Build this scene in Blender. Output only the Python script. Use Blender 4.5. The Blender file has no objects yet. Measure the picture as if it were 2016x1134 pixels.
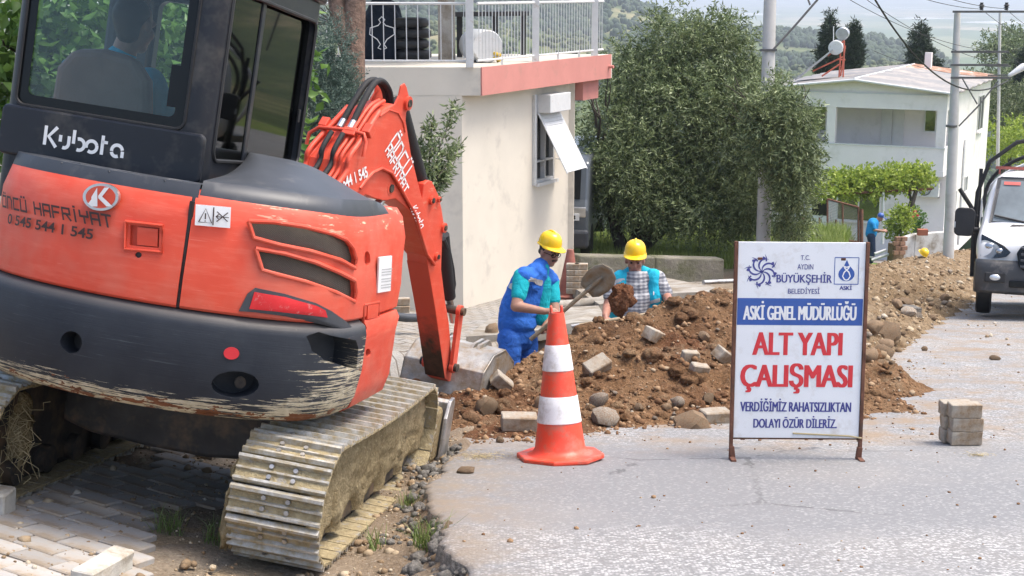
import bpy, bmesh, math, random
import numpy as np
from mathutils import Vector, Matrix, Euler, noise as mn

random.seed(7); np.random.seed(7)
SC = bpy.context.scene
COL = SC.collection
PI = math.pi
R = math.radians

# ------------------------------------------------------------------ camera
PITCH = math.atan(587 / 2800.0)
CAM = Vector((0, 0, 1.413))
cam_data = bpy.data.cameras.new('camera')
cam_data.sensor_width = 36.0
cam_data.lens = 2800 / 2016 * 36
cam_data.clip_start = 0.1
cam_data.clip_end = 40000
cam = bpy.data.objects.new('camera', cam_data)
COL.objects.link(cam)
cam.location = CAM
cam.rotation_euler = (PI / 2 - PITCH, 0, 0)
SC.camera = cam

# ------------------------------------------------------------------ light
SUN_DIR = Vector((0.52, 0.02, 1.15)).normalized()        # towards the sun
world = bpy.data.worlds.new('World')
SC.world = world
world.use_nodes = True
wn = world.node_tree
for n in list(wn.nodes):
    wn.nodes.remove(n)
sky = wn.nodes.new('ShaderNodeTexSky')
sky.sky_type = 'NISHITA'
sky.sun_disc = False
sky.sun_elevation = math.asin(SUN_DIR.z)
sky.sun_rotation = math.atan2(SUN_DIR.x, SUN_DIR.y)
sky.altitude = 200
sky.air_density = 1.0
sky.dust_density = 5.0
sky.ozone_density = 0.5
bg = wn.nodes.new('ShaderNodeBackground')
bg.inputs['Strength'].default_value = 0.15
wo = wn.nodes.new('ShaderNodeOutputWorld')
wn.links.new(sky.outputs[0], bg.inputs[0])
wn.links.new(bg.outputs[0], wo.inputs[0])
sd = bpy.data.lights.new('sun', 'SUN')
sd.energy = 1.5
sd.angle = R(24)
sd.color = (1.0, 0.95, 0.87)
sun = bpy.data.objects.new('sun', sd)
COL.objects.link(sun)
sun.rotation_euler = (-SUN_DIR).to_track_quat('-Z', 'Y').to_euler()
sun.location = (6, -4, 20)
SC.view_settings.view_transform = 'Standard'
SC.view_settings.look = 'None'
SC.view_settings.exposure = 1.13
SC.view_settings.gamma = 1.0
cy = SC.cycles
cy.max_bounces = 4; cy.diffuse_bounces = 2; cy.glossy_bounces = 2; cy.transmission_bounces = 3; cy.transparent_max_bounces = 6; cy.volume_bounces = 0
cy.caustics_reflective = False; cy.caustics_refractive = False

# ------------------------------------------------------------------ survey of the place
CP, SP = math.cos(PITCH), math.sin(PITCH)
VR, VU, VD = Vector((1, 0, 0)), Vector((0, SP, CP)), Vector((0, CP, -SP))
def ray(px, py):
    return VD + VR * ((px - 1008) / 2800) + VU * ((567 - py) / 2800)
def P(px, py, d):
    return CAM + ray(px, py) * d
def proj(p):
    q = Vector(p) - CAM
    z = q.dot(VD)
    return (1008 + 2800 * q.dot(VR) / z, 567 - 2800 * q.dot(VU) / z)
SLOPE = 0.1646
# the excavator stands on a plane of its own, tilted with the yard
MT = Vector((-1.64, 7.11, -1.13))
def rot_ypr(yaw, pitch, roll):
    cy, sy, cp, sp, cr, sr = math.cos(yaw), math.sin(yaw), math.cos(pitch), math.sin(pitch), math.cos(roll), math.sin(roll)
    return (Matrix(((cy, sy, 0), (-sy, cy, 0), (0, 0, 1))) @ Matrix(((1, 0, 0), (0, cp, -sp), (0, sp, cp)))
            @ Matrix(((cr, 0, sr), (0, 1, 0), (-sr, 0, cr))))
MR = rot_ypr(R(8.7), R(-7.8), R(7.8))
MN = MR @ Vector((0, 0, 1))
def sstep(a, b, t):
    t = min(1, max(0, (t - a) / (b - a)))
    return t * t * (3 - 2 * t)
def lerp(a, b, t):
    return a + (b - a) * t
def pl(xs, ys, t):
    return float(np.interp(t, xs, ys))
def mplane(x, y):
    return MT.z - (MN.x * (x - MT.x) + MN.y * (y - MT.y)) / MN.z
def road_z(y):
    return -SLOPE * y if y < 62 else -SLOPE * 62 - 0.22 * (y - 62)
TR = [(-0.7, 11.3), (-0.3, 12.2), (0.15, 13.1), (1.2, 14.3), (2.2, 15.8), (3.2, 17.5), (4.5, 20.0), (8.0, 30), (11.6, 44.5), (13.2, 50)]   # trench centre line
def seg_dist(pts, x, y):
    best = (1e9, 0, 0)
    acc = 0
    for (x0, y0), (x1, y1) in zip(pts[:-1], pts[1:]):
        dx, dy = x1 - x0, y1 - y0
        L = math.hypot(dx, dy)
        t = max(0, min(1, ((x - x0) * dx + (y - y0) * dy) / (L * L)))
        ex, ey = x - x0 - dx * t, y - y0 - dy * t
        d = math.hypot(ex, ey)
        if d < best[0]:
            side = 1 if (dx * ey - dy * ex) < 0 else -1     # +1 = right of the line
            best = (d, acc + t, side)
        acc += 1
    return best
def trench_x(y):
    return pl([p[1] for p in TR], [p[0] for p in TR], y)
def near_k(x, y):
    e = pl([0, 5.3, 6.8, 7.35, 8.15, 9.0, 10], [-.05, -.19, -.42, -.47, -.36, -.30, -.5], y)
    return 1 - sstep(e - .10, e + .08, x)
def ground_z(x, y, trench=True):
    zr = road_z(y)
    if y < 14:
        k = near_k(x, y)
    else:
        xe = trench_x(y)
        k = 1 - sstep(xe - 1.0, xe - 0.45, x)
    if 11 < y < 14:
        k = lerp(near_k(x, y), 1 - sstep(trench_x(y) - 1.0, trench_x(y) - .45, x), (y - 11) / 3)
    xm = max(x, -6.5)
    zm = mplane(min(xm, -0.55), min(y, 17))
    if y > 17:
        zm = zm + (y - 17) * -0.13
    yard = pl([20, 22.5, 30, 34, 46, 54, 62, 90], [-3.4, -3.62, -4.02, -4.45, -6.6, -8.9, -10.2, -15], y)
    zl = lerp(zm, max(yard, zr - .05), sstep(15, 22, y))
    z = lerp(zr, zl, k)
    if y > 62:
        z = min(z, lerp(z, road_z(y), 1))
    if trench and y < 55 and -2 < x < 15:
        d, s, _ = seg_dist(TR, x, y)
        hw_ = pl([0, 1, 3, 4.5, 6, 9], [.75, .95, 1.0, .75, .45, .42], s)
        dep = 0.55 * sstep(0, 0.7, s) if s < 3.5 else 0.7
        z -= dep * (1 - sstep(hw_ - .12, hw_ + .04, d))
    return z
def G(px, py, dz=0.0):
    r = ray(px, py)
    t = 1.0
    for _ in range(4000):
        p = CAM + r * t
        if p.z < ground_z(p.x, p.y, False) + dz:
            break
        t += max(0.004, 0.3 * (p.z - ground_z(p.x, p.y, False) - dz))
    return CAM + r * t

# ------------------------------------------------------------------ object helpers
def tag(o, label=None, cat=None, group=None, kind=None):
    if label: o['label'] = label
    if cat: o['category'] = cat
    if group: o['group'] = group
    if kind: o['kind'] = kind
    return o
def empty(name, loc=(0, 0, 0), rot=None, label=None, cat=None, group=None, parent=None):
    o = bpy.data.objects.new(name, None)
    COL.objects.link(o)
    o.empty_display_size = 0.1
    o.location = loc
    if rot is not None:
        if isinstance(rot, Matrix): o.rotation_euler = rot.to_euler()
        else: o.rotation_euler = rot
    if parent: o.parent = parent
    return tag(o, label, cat, group)
def link(name, me, mats=None, parent=None, loc=None, rot=None):
    o = bpy.data.objects.new(name, me)
    COL.objects.link(o)
    if mats is not None:
        for m in (mats if isinstance(mats, (list, tuple)) else [mats]):
            me.materials.append(m)
    if parent: o.parent = parent
    if loc is not None: o.location = loc
    if rot is not None: o.rotation_euler = rot
    return o
def copy_obj(o, parent=None, loc=None, rot=None, scale=None):
    c = o.copy()
    COL.objects.link(c)
    c.parent = parent
    if loc is not None: c.location = loc
    if rot is not None: c.rotation_euler = rot
    if scale is not None: c.scale = scale
    return c
def frame_mat(origin, xa, ya):
    xa, ya = Vector(xa).normalized(), Vector(ya)
    za = xa.cross(ya).normalized()
    ya = za.cross(xa)
    return Matrix((xa, ya, za)).transposed().to_4x4() if origin is None else Matrix.Translation(Vector(origin)) @ Matrix((xa, ya, za)).transposed().to_4x4()

class MB:
    """collects verts and faces, links them as one mesh object"""
    def __init__(s):
        s.v, s.f, s.m = [], [], []
        s.smooth = []
    def add(s, vs, fs, mi=0, M=None):
        b = len(s.v)
        s.v += [tuple(M @ Vector(v)) if M is not None else tuple(v) for v in vs]
        for f in fs:
            s.f.append(tuple(b + i for i in f)); s.m.append(mi)
        return s
    def box(s, c, d, mi=0, rot=None, M=None):
        hx, hy, hz = d[0] / 2, d[1] / 2, d[2] / 2
        vs = [Vector((x, y, z)) for z in (-hz, hz) for y in (-hy, hy) for x in (-hx, hx)]
        if rot is not None:
            rm = rot if isinstance(rot, Matrix) else Euler(rot).to_matrix()
            vs = [rm @ v for v in vs]
        vs = [v + Vector(c) for v in vs]
        return s.add(vs, [(0, 2, 3, 1), (4, 5, 7, 6), (0, 1, 5, 4), (2, 6, 7, 3), (0, 4, 6, 2), (1, 3, 7, 5)], mi, M)
    def box2(s, a, b, mi=0, M=None):
        return s.box([(a[i] + b[i]) / 2 for i in range(3)], [abs(b[i] - a[i]) for i in range(3)], mi, None, M)
    def prism(s, poly, fn, t0, t1, mi=0, M=None):
        n = len(poly)
        vs = [fn(a, b, t0) for a, b in poly] + [fn(a, b, t1) for a, b in poly]
        fs = [tuple(range(n))[::-1], tuple(range(n, 2 * n))] + [(i, (i + 1) % n, n + (i + 1) % n, n + i) for i in range(n)]
        return s.add(vs, fs, mi, M)
    def tube(s, path, r, n=8, mi=0, M=None, cap=True):
        path = [Vector(p) for p in path]
        rs = r if isinstance(r, (list, tuple)) else [r] * len(path)
        up = None
        vs = []
        for i, p in enumerate(path):
            d = (path[min(i + 1, len(path) - 1)] - path[max(i - 1, 0)])
            if d.length < 1e-9: d = Vector((0, 0, 1))
            d.normalize()
            if up is None:
                up = Vector((0, 0, 1)) if abs(d.z) < 0.9 else Vector((1, 0, 0))
            a = up - d * up.dot(d)
            if a.length < 1e-6: a = d.orthogonal()
            a.normalize(); up = a
            b = d.cross(a)
            for k in range(n):
                t = 2 * PI * k / n
                vs.append(p + (a * math.cos(t) + b * math.sin(t)) * rs[i])
        fs = []
        for i in range(len(path) - 1):
            for k in range(n):
                fs.append((i * n + k, i * n + (k + 1) % n, (i + 1) * n + (k + 1) % n, (i + 1) * n + k))
        if cap:
            fs.append(tuple(range(n))[::-1]); fs.append(tuple(range((len(path) - 1) * n, len(path) * n)))
        return s.add(vs, fs, mi, M)
    def cyl(s, p0, p1, r, n=16, mi=0, M=None):
        return s.tube([p0, p1], r, n, mi, M)
    def lathe(s, prof, n=24, mi=0, M=None, closed=False):
        vs = []
        for r, z in prof:
            for k in range(n):
                t = 2 * PI * k / n
                vs.append((r * math.cos(t), r * math.sin(t), z))
        fs = []
        for i in range(len(prof) - 1):
            for k in range(n):
                fs.append((i * n + k, i * n + (k + 1) % n, (i + 1) * n + (k + 1) % n, (i + 1) * n + k))
        if not closed:
            fs.append(tuple(range(n))[::-1]); fs.append(tuple(range((len(prof) - 1) * n, len(prof) * n)))
        else:
            q = (len(prof) - 1) * n
            for k in range(n):
                fs.append((q + k, q + (k + 1) % n, (k + 1) % n, k))
        return s.add(vs, fs, mi, M)
    def ball(s, c, r, n=12, mi=0, rot=None, M=None):
        rr = (r, r, r) if not isinstance(r, (list, tuple)) else r
        m = n // 2
        vs = [(0, 0, -1)]
        for i in range(1, m):
            p = PI * i / m - PI / 2
            for k in range(n):
                t = 2 * PI * k / n
                vs.append((math.cos(p) * math.cos(t), math.cos(p) * math.sin(t), math.sin(p)))
        vs.append((0, 0, 1))
        fs = [(0, 1 + (k + 1) % n, 1 + k) for k in range(n)]
        for i in range(m - 2):
            for k in range(n):
                fs.append((1 + i * n + k, 1 + i * n + (k + 1) % n, 1 + (i + 1) * n + (k + 1) % n, 1 + (i + 1) * n + k))
        last = len(vs) - 1
        q = 1 + (m - 2) * n
        fs += [(q + k, q + (k + 1) % n, last) for k in range(n)]
        rm = None
        if rot is not None: rm = rot if isinstance(rot, Matrix) else Euler(rot).to_matrix()
        out = []
        for v in vs:
            w = Vector((v[0] * rr[0], v[1] * rr[1], v[2] * rr[2]))
            if rm is not None: w = rm @ w
            out.append(w + Vector(c))
        return s.add(out, fs, mi, M)
    def cap(s, p0, p1, r0, r1, n=14, mi=0):
        """tapered capsule"""
        p0, p1 = Vector(p0), Vector(p1)
        d = (p1 - p0)
        L = d.length
        d = d / L if L > 1e-6 else Vector((0, 0, 1))
        path, rs = [], []
        for i in range(5):
            t = PI / 2 * (1 - i / 4)
            path.append(p0 - d * (r0 * math.sin(t))); rs.append(max(1e-4, r0 * math.cos(t)))
        for i in range(5):
            t = PI / 2 * (i / 4)
            path.append(p1 + d * (r1 * math.sin(t))); rs.append(max(1e-4, r1 * math.cos(t)))
        return s.tube(path, rs, n, mi)
    def mesh(s, name):
        me = bpy.data.meshes.new(name)
        me.from_pydata(s.v, [], s.f)
        me.polygons.foreach_set('material_index', s.m)
        me.update()
        return me
    def build(s, name, mats, parent=None, smooth=None, bevel=0, seg=2, loc=None, rot=None, fixn=True):
        me = s.mesh(name)
        if fixn:
            bm = bmesh.new(); bm.from_mesh(me)
            bmesh.ops.recalc_face_normals(bm, faces=bm.faces)
            bm.to_mesh(me); bm.free()
        if smooth is not None:
            me.shade_smooth()
            me.set_sharp_from_angle(angle=R(smooth))
        o = link(name, me, mats, parent, loc, rot)
        if bevel:
            m = o.modifiers.new('bevel', 'BEVEL')
            m.width = bevel; m.segments = seg; m.limit_method = 'ANGLE'; m.angle_limit = R(35)
            m.harden_normals = False
        return o

def evaluated(o):
    dg = bpy.context.evaluated_depsgraph_get()
    return bpy.data.meshes.new_from_object(o.evaluated_get(dg))
def carve(o, cutters):
    """boolean difference with cutter meshes, baked into the object's mesh"""
    objs = []
    for c in cutters:
        m = o.modifiers.new('cut', 'BOOLEAN')
        m.operation = 'DIFFERENCE'; m.solver = 'EXACT'; m.object = c
        objs.append(c)
    bpy.context.view_layer.update()
    me = evaluated(o)
    o.modifiers.clear()
    old = o.data
    o.data = me
    for c in objs:
        bpy.data.objects.remove(c)
    return o
def blob(name, fill, mat, parent, voxel=0.012, smooth=4, wr=0.0):
    """continuous organic surface grown from overlapping volumes"""
    mb = MB()
    fill(mb)
    o = mb.build(name, None, parent)
    m = o.modifiers.new('r', 'REMESH'); m.mode = 'VOXEL'; m.voxel_size = voxel
    m2 = o.modifiers.new('s', 'SMOOTH'); m2.factor = 0.5; m2.iterations = smooth
    bpy.context.view_layer.update()
    me = evaluated(o)
    o.modifiers.clear()
    o.data = me
    me.shade_smooth()
    if wr:
        cs_ = [v.co.copy() for v in me.vertices]; ns_ = [v.normal.copy() for v in me.vertices]
        out_ = []
        for c_, n_ in zip(cs_, ns_):
            w_ = Vector((c_.x * 5 + 1.2 * mn.noise(c_ * 3), c_.y * 5, c_.z * 13))
            out_ += list(c_ + n_ * wr * ((1 - 2.2 * abs(mn.noise(w_))) + .15 * mn.noise(c_ * 23)))
        me.vertices.foreach_set('co', out_); me.update()
    me.materials.clear()
    me.materials.append(mat)
    return o
def np_mesh(name, V, F):
    """fast mesh from arrays; F is (n,3) or (n,4)"""
    V = np.asarray(V, np.float32); F = np.asarray(F, np.int32)
    me = bpy.data.meshes.new(name)
    me.vertices.add(len(V)); me.vertices.foreach_set('co', V.ravel())
    k = F.shape[1]
    me.loops.add(F.size); me.loops.foreach_set('vertex_index', F.ravel())
    me.polygons.add(len(F))
    me.polygons.foreach_set('loop_start', np.arange(0, F.size, k, dtype=np.int32))
    me.polygons.foreach_set('loop_total', np.full(len(F), k, np.int32))
    me.update(calc_edges=True)
    return me

# ------------------------------------------------------------------ materials
class NT:
    def __init__(s, name):
        s.mat = bpy.data.materials.new(name); s.mat.use_nodes = True
        s.t = s.mat.node_tree
        s.b = s.t.nodes['Principled BSDF']
        s.out = s.t.nodes['Material Output']
        s.tc = s.t.nodes.new('ShaderNodeTexCoord')
        s.co = s.tc.outputs['Object']
    def n(s, typ, **kw):
        nd = s.t.nodes.new(typ)
        for k, v in kw.items(): setattr(nd, k, v)
        return nd
    def l(s, a, b): s.t.links.new(a, b)
    def mapping(s, scale=(1, 1, 1), loc=(0, 0, 0), rot=(0, 0, 0), src=None):
        m = s.n('ShaderNodeMapping')
        m.inputs['Scale'].default_value = scale; m.inputs['Location'].default_value = loc; m.inputs['Rotation'].default_value = rot
        s.l(src or s.co, m.inputs[0]); return m.outputs[0]
    def noise(s, scale, detail=4, rough=0.6, co=None, dist=0):
        nd = s.n('ShaderNodeTexNoise')
        nd.inputs['Scale'].default_value = scale; nd.inputs['Detail'].default_value = min(detail, 4)
        nd.inputs['Roughness'].default_value = rough; nd.inputs['Distortion'].default_value = dist
        s.l(co or s.co, nd.inputs['Vector']); return nd.outputs['Fac']
    def voro(s, scale, feature='F1', out='Distance', co=None, rnd=1.0):
        nd = s.n('ShaderNodeTexVoronoi'); nd.feature = feature
        nd.inputs['Scale'].default_value = scale
        nd.inputs['Randomness'].default_value = rnd
        s.l(co or s.co, nd.inputs['Vector']); return nd.outputs[out]
    def ramp(s, fac, stops, interp='LINEAR'):
        nd = s.n('ShaderNodeValToRGB'); nd.color_ramp.interpolation = interp
        e = nd.color_ramp.elements
        while len(e) < len(stops): e.new(0.5)
        for i, (p, c) in enumerate(stops):
            e[i].position = p; e[i].color = (c, c, c, 1) if not isinstance(c, (tuple, list)) else (*c[:3], 1)
        s.l(fac, nd.inputs[0]); return nd.outputs[0]
    def mix(s, fac, a, b, mode='MIX'):
        nd = s.n('ShaderNodeMix', data_type='RGBA', blend_type=mode)
        for v, i in ((fac, 0), (a, 6), (b, 7)):
            if isinstance(v, (int, float)) and i == 0: nd.inputs[0].default_value = v
            elif isinstance(v, (tuple, list)): nd.inputs[i].default_value = (*v[:3], 1)
            else: s.l(v, nd.inputs[i])
        return nd.outputs[2]
    def math(s, op, a, b=None, c=None, clamp=False):
        nd = s.n('ShaderNodeMath', operation=op, use_clamp=clamp)
        for i, v in enumerate((a, b, c)):
            if v is None: continue
            if isinstance(v, (int, float)): nd.inputs[i].default_value = v
            else: s.l(v, nd.inputs[i])
        return nd.outputs[0]
    def sep(s, co=None):
        nd = s.n('ShaderNodeSeparateXYZ'); s.l(co or s.co, nd.inputs[0]); return nd.outputs
    def maprange(s, v, a, b, c=0.0, d=1.0, smooth=True):
        nd = s.n('ShaderNodeMapRange')
        if smooth: nd.interpolation_type = 'SMOOTHSTEP'
        s.l(v, nd.inputs[0])
        for i, q in enumerate((a, b, c, d)): nd.inputs[i + 1].default_value = q
        return nd.outputs[0]
    def rand(s):
        return s.n('ShaderNodeObjectInfo').outputs['Random']
    def island(s):
        return s.n('ShaderNodeNewGeometry').outputs['Random Per Island']
    def bump(s, h, strength=0.3, dist=0.01, nrm=None):
        nd = s.n('ShaderNodeBump'); nd.inputs['Strength'].default_value = strength; nd.inputs['Distance'].default_value = dist
        s.l(h, nd.inputs['Height'])
        if nrm is not None: s.l(nrm, nd.inputs['Normal'])
        s.l(nd.outputs[0], s.b.inputs['Normal']); return nd.outputs[0]
    def set(s, color=None, rough=None, metal=None, spec=None):
        for v, k in ((color, 'Base Color'), (rough, 'Roughness'), (metal, 'Metallic'), (spec, 'Specular IOR Level')):
            if v is None: continue
            if isinstance(v, (int, float)): s.b.inputs[k].default_value = v
            elif isinstance(v, (tuple, list)): s.b.inputs[k].default_value = (*v[:3], 1)
            else: s.l(v, s.b.inputs[k])
        return s.mat
def sc(c, k): return tuple(min(1, x * k) for x in c)
def simple(name, col, rough=0.6, metal=0.0, var=0.15, scale=6, bump=0.15, bscale=60, dist=0.004, rnd=0.0, spec=0.5, dirt=None, dirt_amt=0.5, dscale=3):
    t = NT(name)
    c = t.ramp(t.noise(scale), [(0.3, sc(col, 1 - var)), (0.7, sc(col, 1 + var))])
    if dirt:
        m = t.ramp(t.noise(dscale, 6, 0.7), [(0.62 - dirt_amt * 0.25, 0), (0.80 - dirt_amt * 0.2, 1)])
        c = t.mix(m, c, dirt)
    if rnd:
        hv = t.n('ShaderNodeHueSaturation'); t.l(c, hv.inputs['Color'])
        t.l(t.maprange(t.rand(), 0, 1, 1 - rnd, 1 + rnd, False), hv.inputs['Value']); c = hv.outputs[0]
    if bump: t.bump(t.noise(bscale, 5, 0.65), bump, dist)
    return t.set(c, rough, metal, spec)
def leafmat(name, c0, c1, rough=0.5, trans=0.25):
    t = NT(name)
    c = t.ramp(t.island(), [(0.0, c0), (1.0, c1)])
    c = t.mix(t.ramp(t.noise(1.3, 2), [(0.35, 0.0), (0.7, 0.45)]), c, sc(c0, 0.75))
    t.set(c, rough, 0, 0.4)
    tr = t.n('ShaderNodeBsdfTranslucent'); t.l(c, tr.inputs[0])
    mx = t.n('ShaderNodeMixShader'); mx.inputs[0].default_value = trans
    t.l(t.b.outputs[0], mx.inputs[1]); t.l(tr.outputs[0], mx.inputs[2]); t.l(mx.outputs[0], t.out.inputs[0])
    return t.mat
def glassmat(name, tint=(0.8, 0.9, 0.88), refl=0.12, rough=0.02):
    t = NT(name)
    tr = t.n('ShaderNodeBsdfTransparent'); tr.inputs[0].default_value = (*tint, 1)
    gl = t.n('ShaderNodeBsdfGlossy'); gl.inputs['Roughness'].default_value = rough
    fr = t.n('ShaderNodeFresnel'); fr.inputs[0].default_value = 1.45
    k = t.math('ADD', t.math('MULTIPLY', fr.outputs[0], 0.8), refl, clamp=True)
    mx = t.n('ShaderNodeMixShader'); t.l(k, mx.inputs[0]); t.l(tr.outputs[0], mx.inputs[1]); t.l(gl.outputs[0], mx.inputs[2])
    t.l(mx.outputs[0], t.out.inputs[0])
    return t.mat

# ------------------------------------------------------------------ lettering
def text_polys(txt, bold=0.0, space=1.0):
    cu = bpy.data.curves.new('t', 'FONT'); cu.body = txt; cu.size = 1.0; cu.offset = bold; cu.space_character = space
    cu.resolution_u = 4
    o = bpy.data.objects.new('t', cu); COL.objects.link(o)
    bpy.context.view_layer.update()
    me = evaluated(o)
    vs = [v.co.copy() for v in me.vertices]; fs = [tuple(p.vertices) for p in me.polygons]
    bpy.data.objects.remove(o); bpy.data.meshes.remove(me); bpy.data.curves.remove(cu)
    x0, x1 = min(v.x for v in vs), max(v.x for v in vs); y0, y1 = min(v.y for v in vs), max(v.y for v in vs)
    return [((v.x - x0) / (x1 - x0), (v.y - y0) / (y1 - y0)) for v in vs], fs
def lettering(name, txt, fn, mat, parent, bold=0.0, space=1.0, thick=0.002, fat=0.0):
    """flat print laid on a surface: fn(u, v, t) with u, v in 0..1 over the word's box, t the thickness"""
    uv, fs = text_polys(txt, bold, space)
    mb = MB()
    for k, dx in enumerate((0,) if not fat else (0, -fat, fat, -fat / 2, fat / 2)):
        mb.add([fn(u + dx, v, thick + k * .0002) for u, v in uv], fs)
    return mb.build(name, mat, parent, fixn=False)
STROKES = {   # square stencil letters as poly-lines in a 1 x 1 box
 'O': [[(0, 0), (1, 0), (1, 1), (0, 1), (0, 0)]], 'N': [[(0, 0), (0, 1), (.7, 1), (1, .7), (1, 0)]], 'C': [[(1, 1), (0, 1), (0, 0), (1, 0)]],
 'U': [[(0, 1), (0, 0), (1, 0), (1, 1)]], 'H': [[(0, 0), (0, 1)], [(1, 0), (1, 1)], [(0, .5), (1, .5)]],
 'A': [[(0, 0), (0, 1), (1, 1), (1, 0)], [(0, .45), (1, .45)]], 'F': [[(0, 0), (0, 1), (1, 1)], [(0, .5), (.8, .5)]],
 'R': [[(0, 0), (0, 1), (1, 1), (1, .5), (0, .5)], [(.45, .5), (1, 0)]], 'I': [[(.5, 0), (.5, 1)]],
 'Y': [[(0, 1), (0, .55), (1, .55), (1, 1)], [(.5, .55), (.5, 0)]], 'T': [[(0, 1), (1, 1)], [(.5, 1), (.5, 0)]]}
def stroke_word(name, word, fn, mat, parent, w=0.17, gap=0.35, lw=0.75):
    mb = MB()
    x = 0.0
    total = sum((0.45 if c == 'i' else (0.5 if c == ' ' else lw)) + gap for c in word) - gap
    def quad(a, b, hw):
        a, b = Vector((*a, 0)), Vector((*b, 0)); d = (b - a)
        if d.length < 1e-6: return
        d.normalize(); n = Vector((-d.y, d.x, 0)) * hw; e = d * hw
        mb.add([fn(*(p.x / total, p.y), 0.0015) for p in (a - e - n, b + e - n, b + e + n, a - e + n)], [(0, 1, 2, 3)])
    for c in word:
        cw = 0.45 if c == 'i' else (0.5 if c == ' ' else lw)
        base = {'ö': 'O', 'ü': 'U', 'i': 'I'}.get(c, c.upper())
        for ln in STROKES.get(base, []):
            for a, b in zip(ln[:-1], ln[1:]):
                quad((x + a[0] * cw, a[1]), (x + b[0] * cw, b[1]), w / 2)
        if c in 'öü':
            for q in (0.25, 0.75): quad((x + q * cw - .04, 1.28), (x + q * cw + .04, 1.28), w / 2)
        if c == 'i': quad((x + .5 * cw - .04, 1.28), (x + .5 * cw + .04, 1.28), w / 2)
        x += cw + gap
    return mb.build(name, mat, parent, fixn=False)
def arc(cx, cy, r, a0, a1, n=10):
    return [(cx + r * math.cos(R(a0 + (a1 - a0) * i / n)), cy + r * math.sin(R(a0 + (a1 - a0) * i / n))) for i in range(n + 1)]
def ribbon(mb, pts, w, fn, t=0.0015, mi=0):
    """flat stroke of width w along pts, mapped by fn"""
    n = len(pts)
    ws = w if isinstance(w, (list, tuple)) else [w] * n
    L, Rr = [], []
    for i in range(n):
        a, b = pts[max(0, i - 1)], pts[min(n - 1, i + 1)]
        dx, dy = b[0] - a[0], b[1] - a[1]
        l = math.hypot(dx, dy) or 1
        L.append(fn(pts[i][0] - dy / l * ws[i] / 2, pts[i][1] + dx / l * ws[i] / 2, t)); Rr.append(fn(pts[i][0] + dy / l * ws[i] / 2, pts[i][1] - dx / l * ws[i] / 2, t))
    mb.add(L + Rr, [(i, i + 1, n + i + 1, n + i) for i in range(n - 1)], mi)
def kubota_word(name, fn, mat, parent):
    """maker's rounded stencil wordmark; box 5.0 x 1.0"""
    mb = MB(); w = 0.195
    g = lambda u, v, t: fn(u / 4.95, v, t)
    ribbon(mb, [(.1, .1), (.1, 1.2)], w, g)
    ribbon(mb, [(.78, 1.2), (.30, .62), (.80, .05)], w * 1.05, g)
    ribbon(mb, [(1.02, .8), (1.02, .42)], w, g); ribbon(mb, arc(1.28, .36, .26, 250, 360, 8) + [(1.54, .8)], w, g)
    ribbon(mb, [(1.82, 1.2), (1.82, .42)], w, g); ribbon(mb, arc(2.16, .42, .32, 250, 470, 14), w, g)
    ribbon(mb, arc(2.92, .42, .32, 20, 200, 12), w, g); ribbon(mb, arc(2.92, .42, .32, 235, 380, 10), w, g)
    ribbon(mb, [(3.55, 1.15), (3.55, .06)], w, g); ribbon(mb, [(3.5, .78), (3.86, .78)], w * .9, g)
    ribbon(mb, arc(4.45, .42, .32, 10, 190, 12) , w, g); ribbon(mb, [(4.78, .42), (4.78, .06)], w, g); ribbon(mb, arc(4.40, .36, .27, 190, 300, 8), w, g)
    return mb.build(name, mat, parent, fixn=False)
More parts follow.
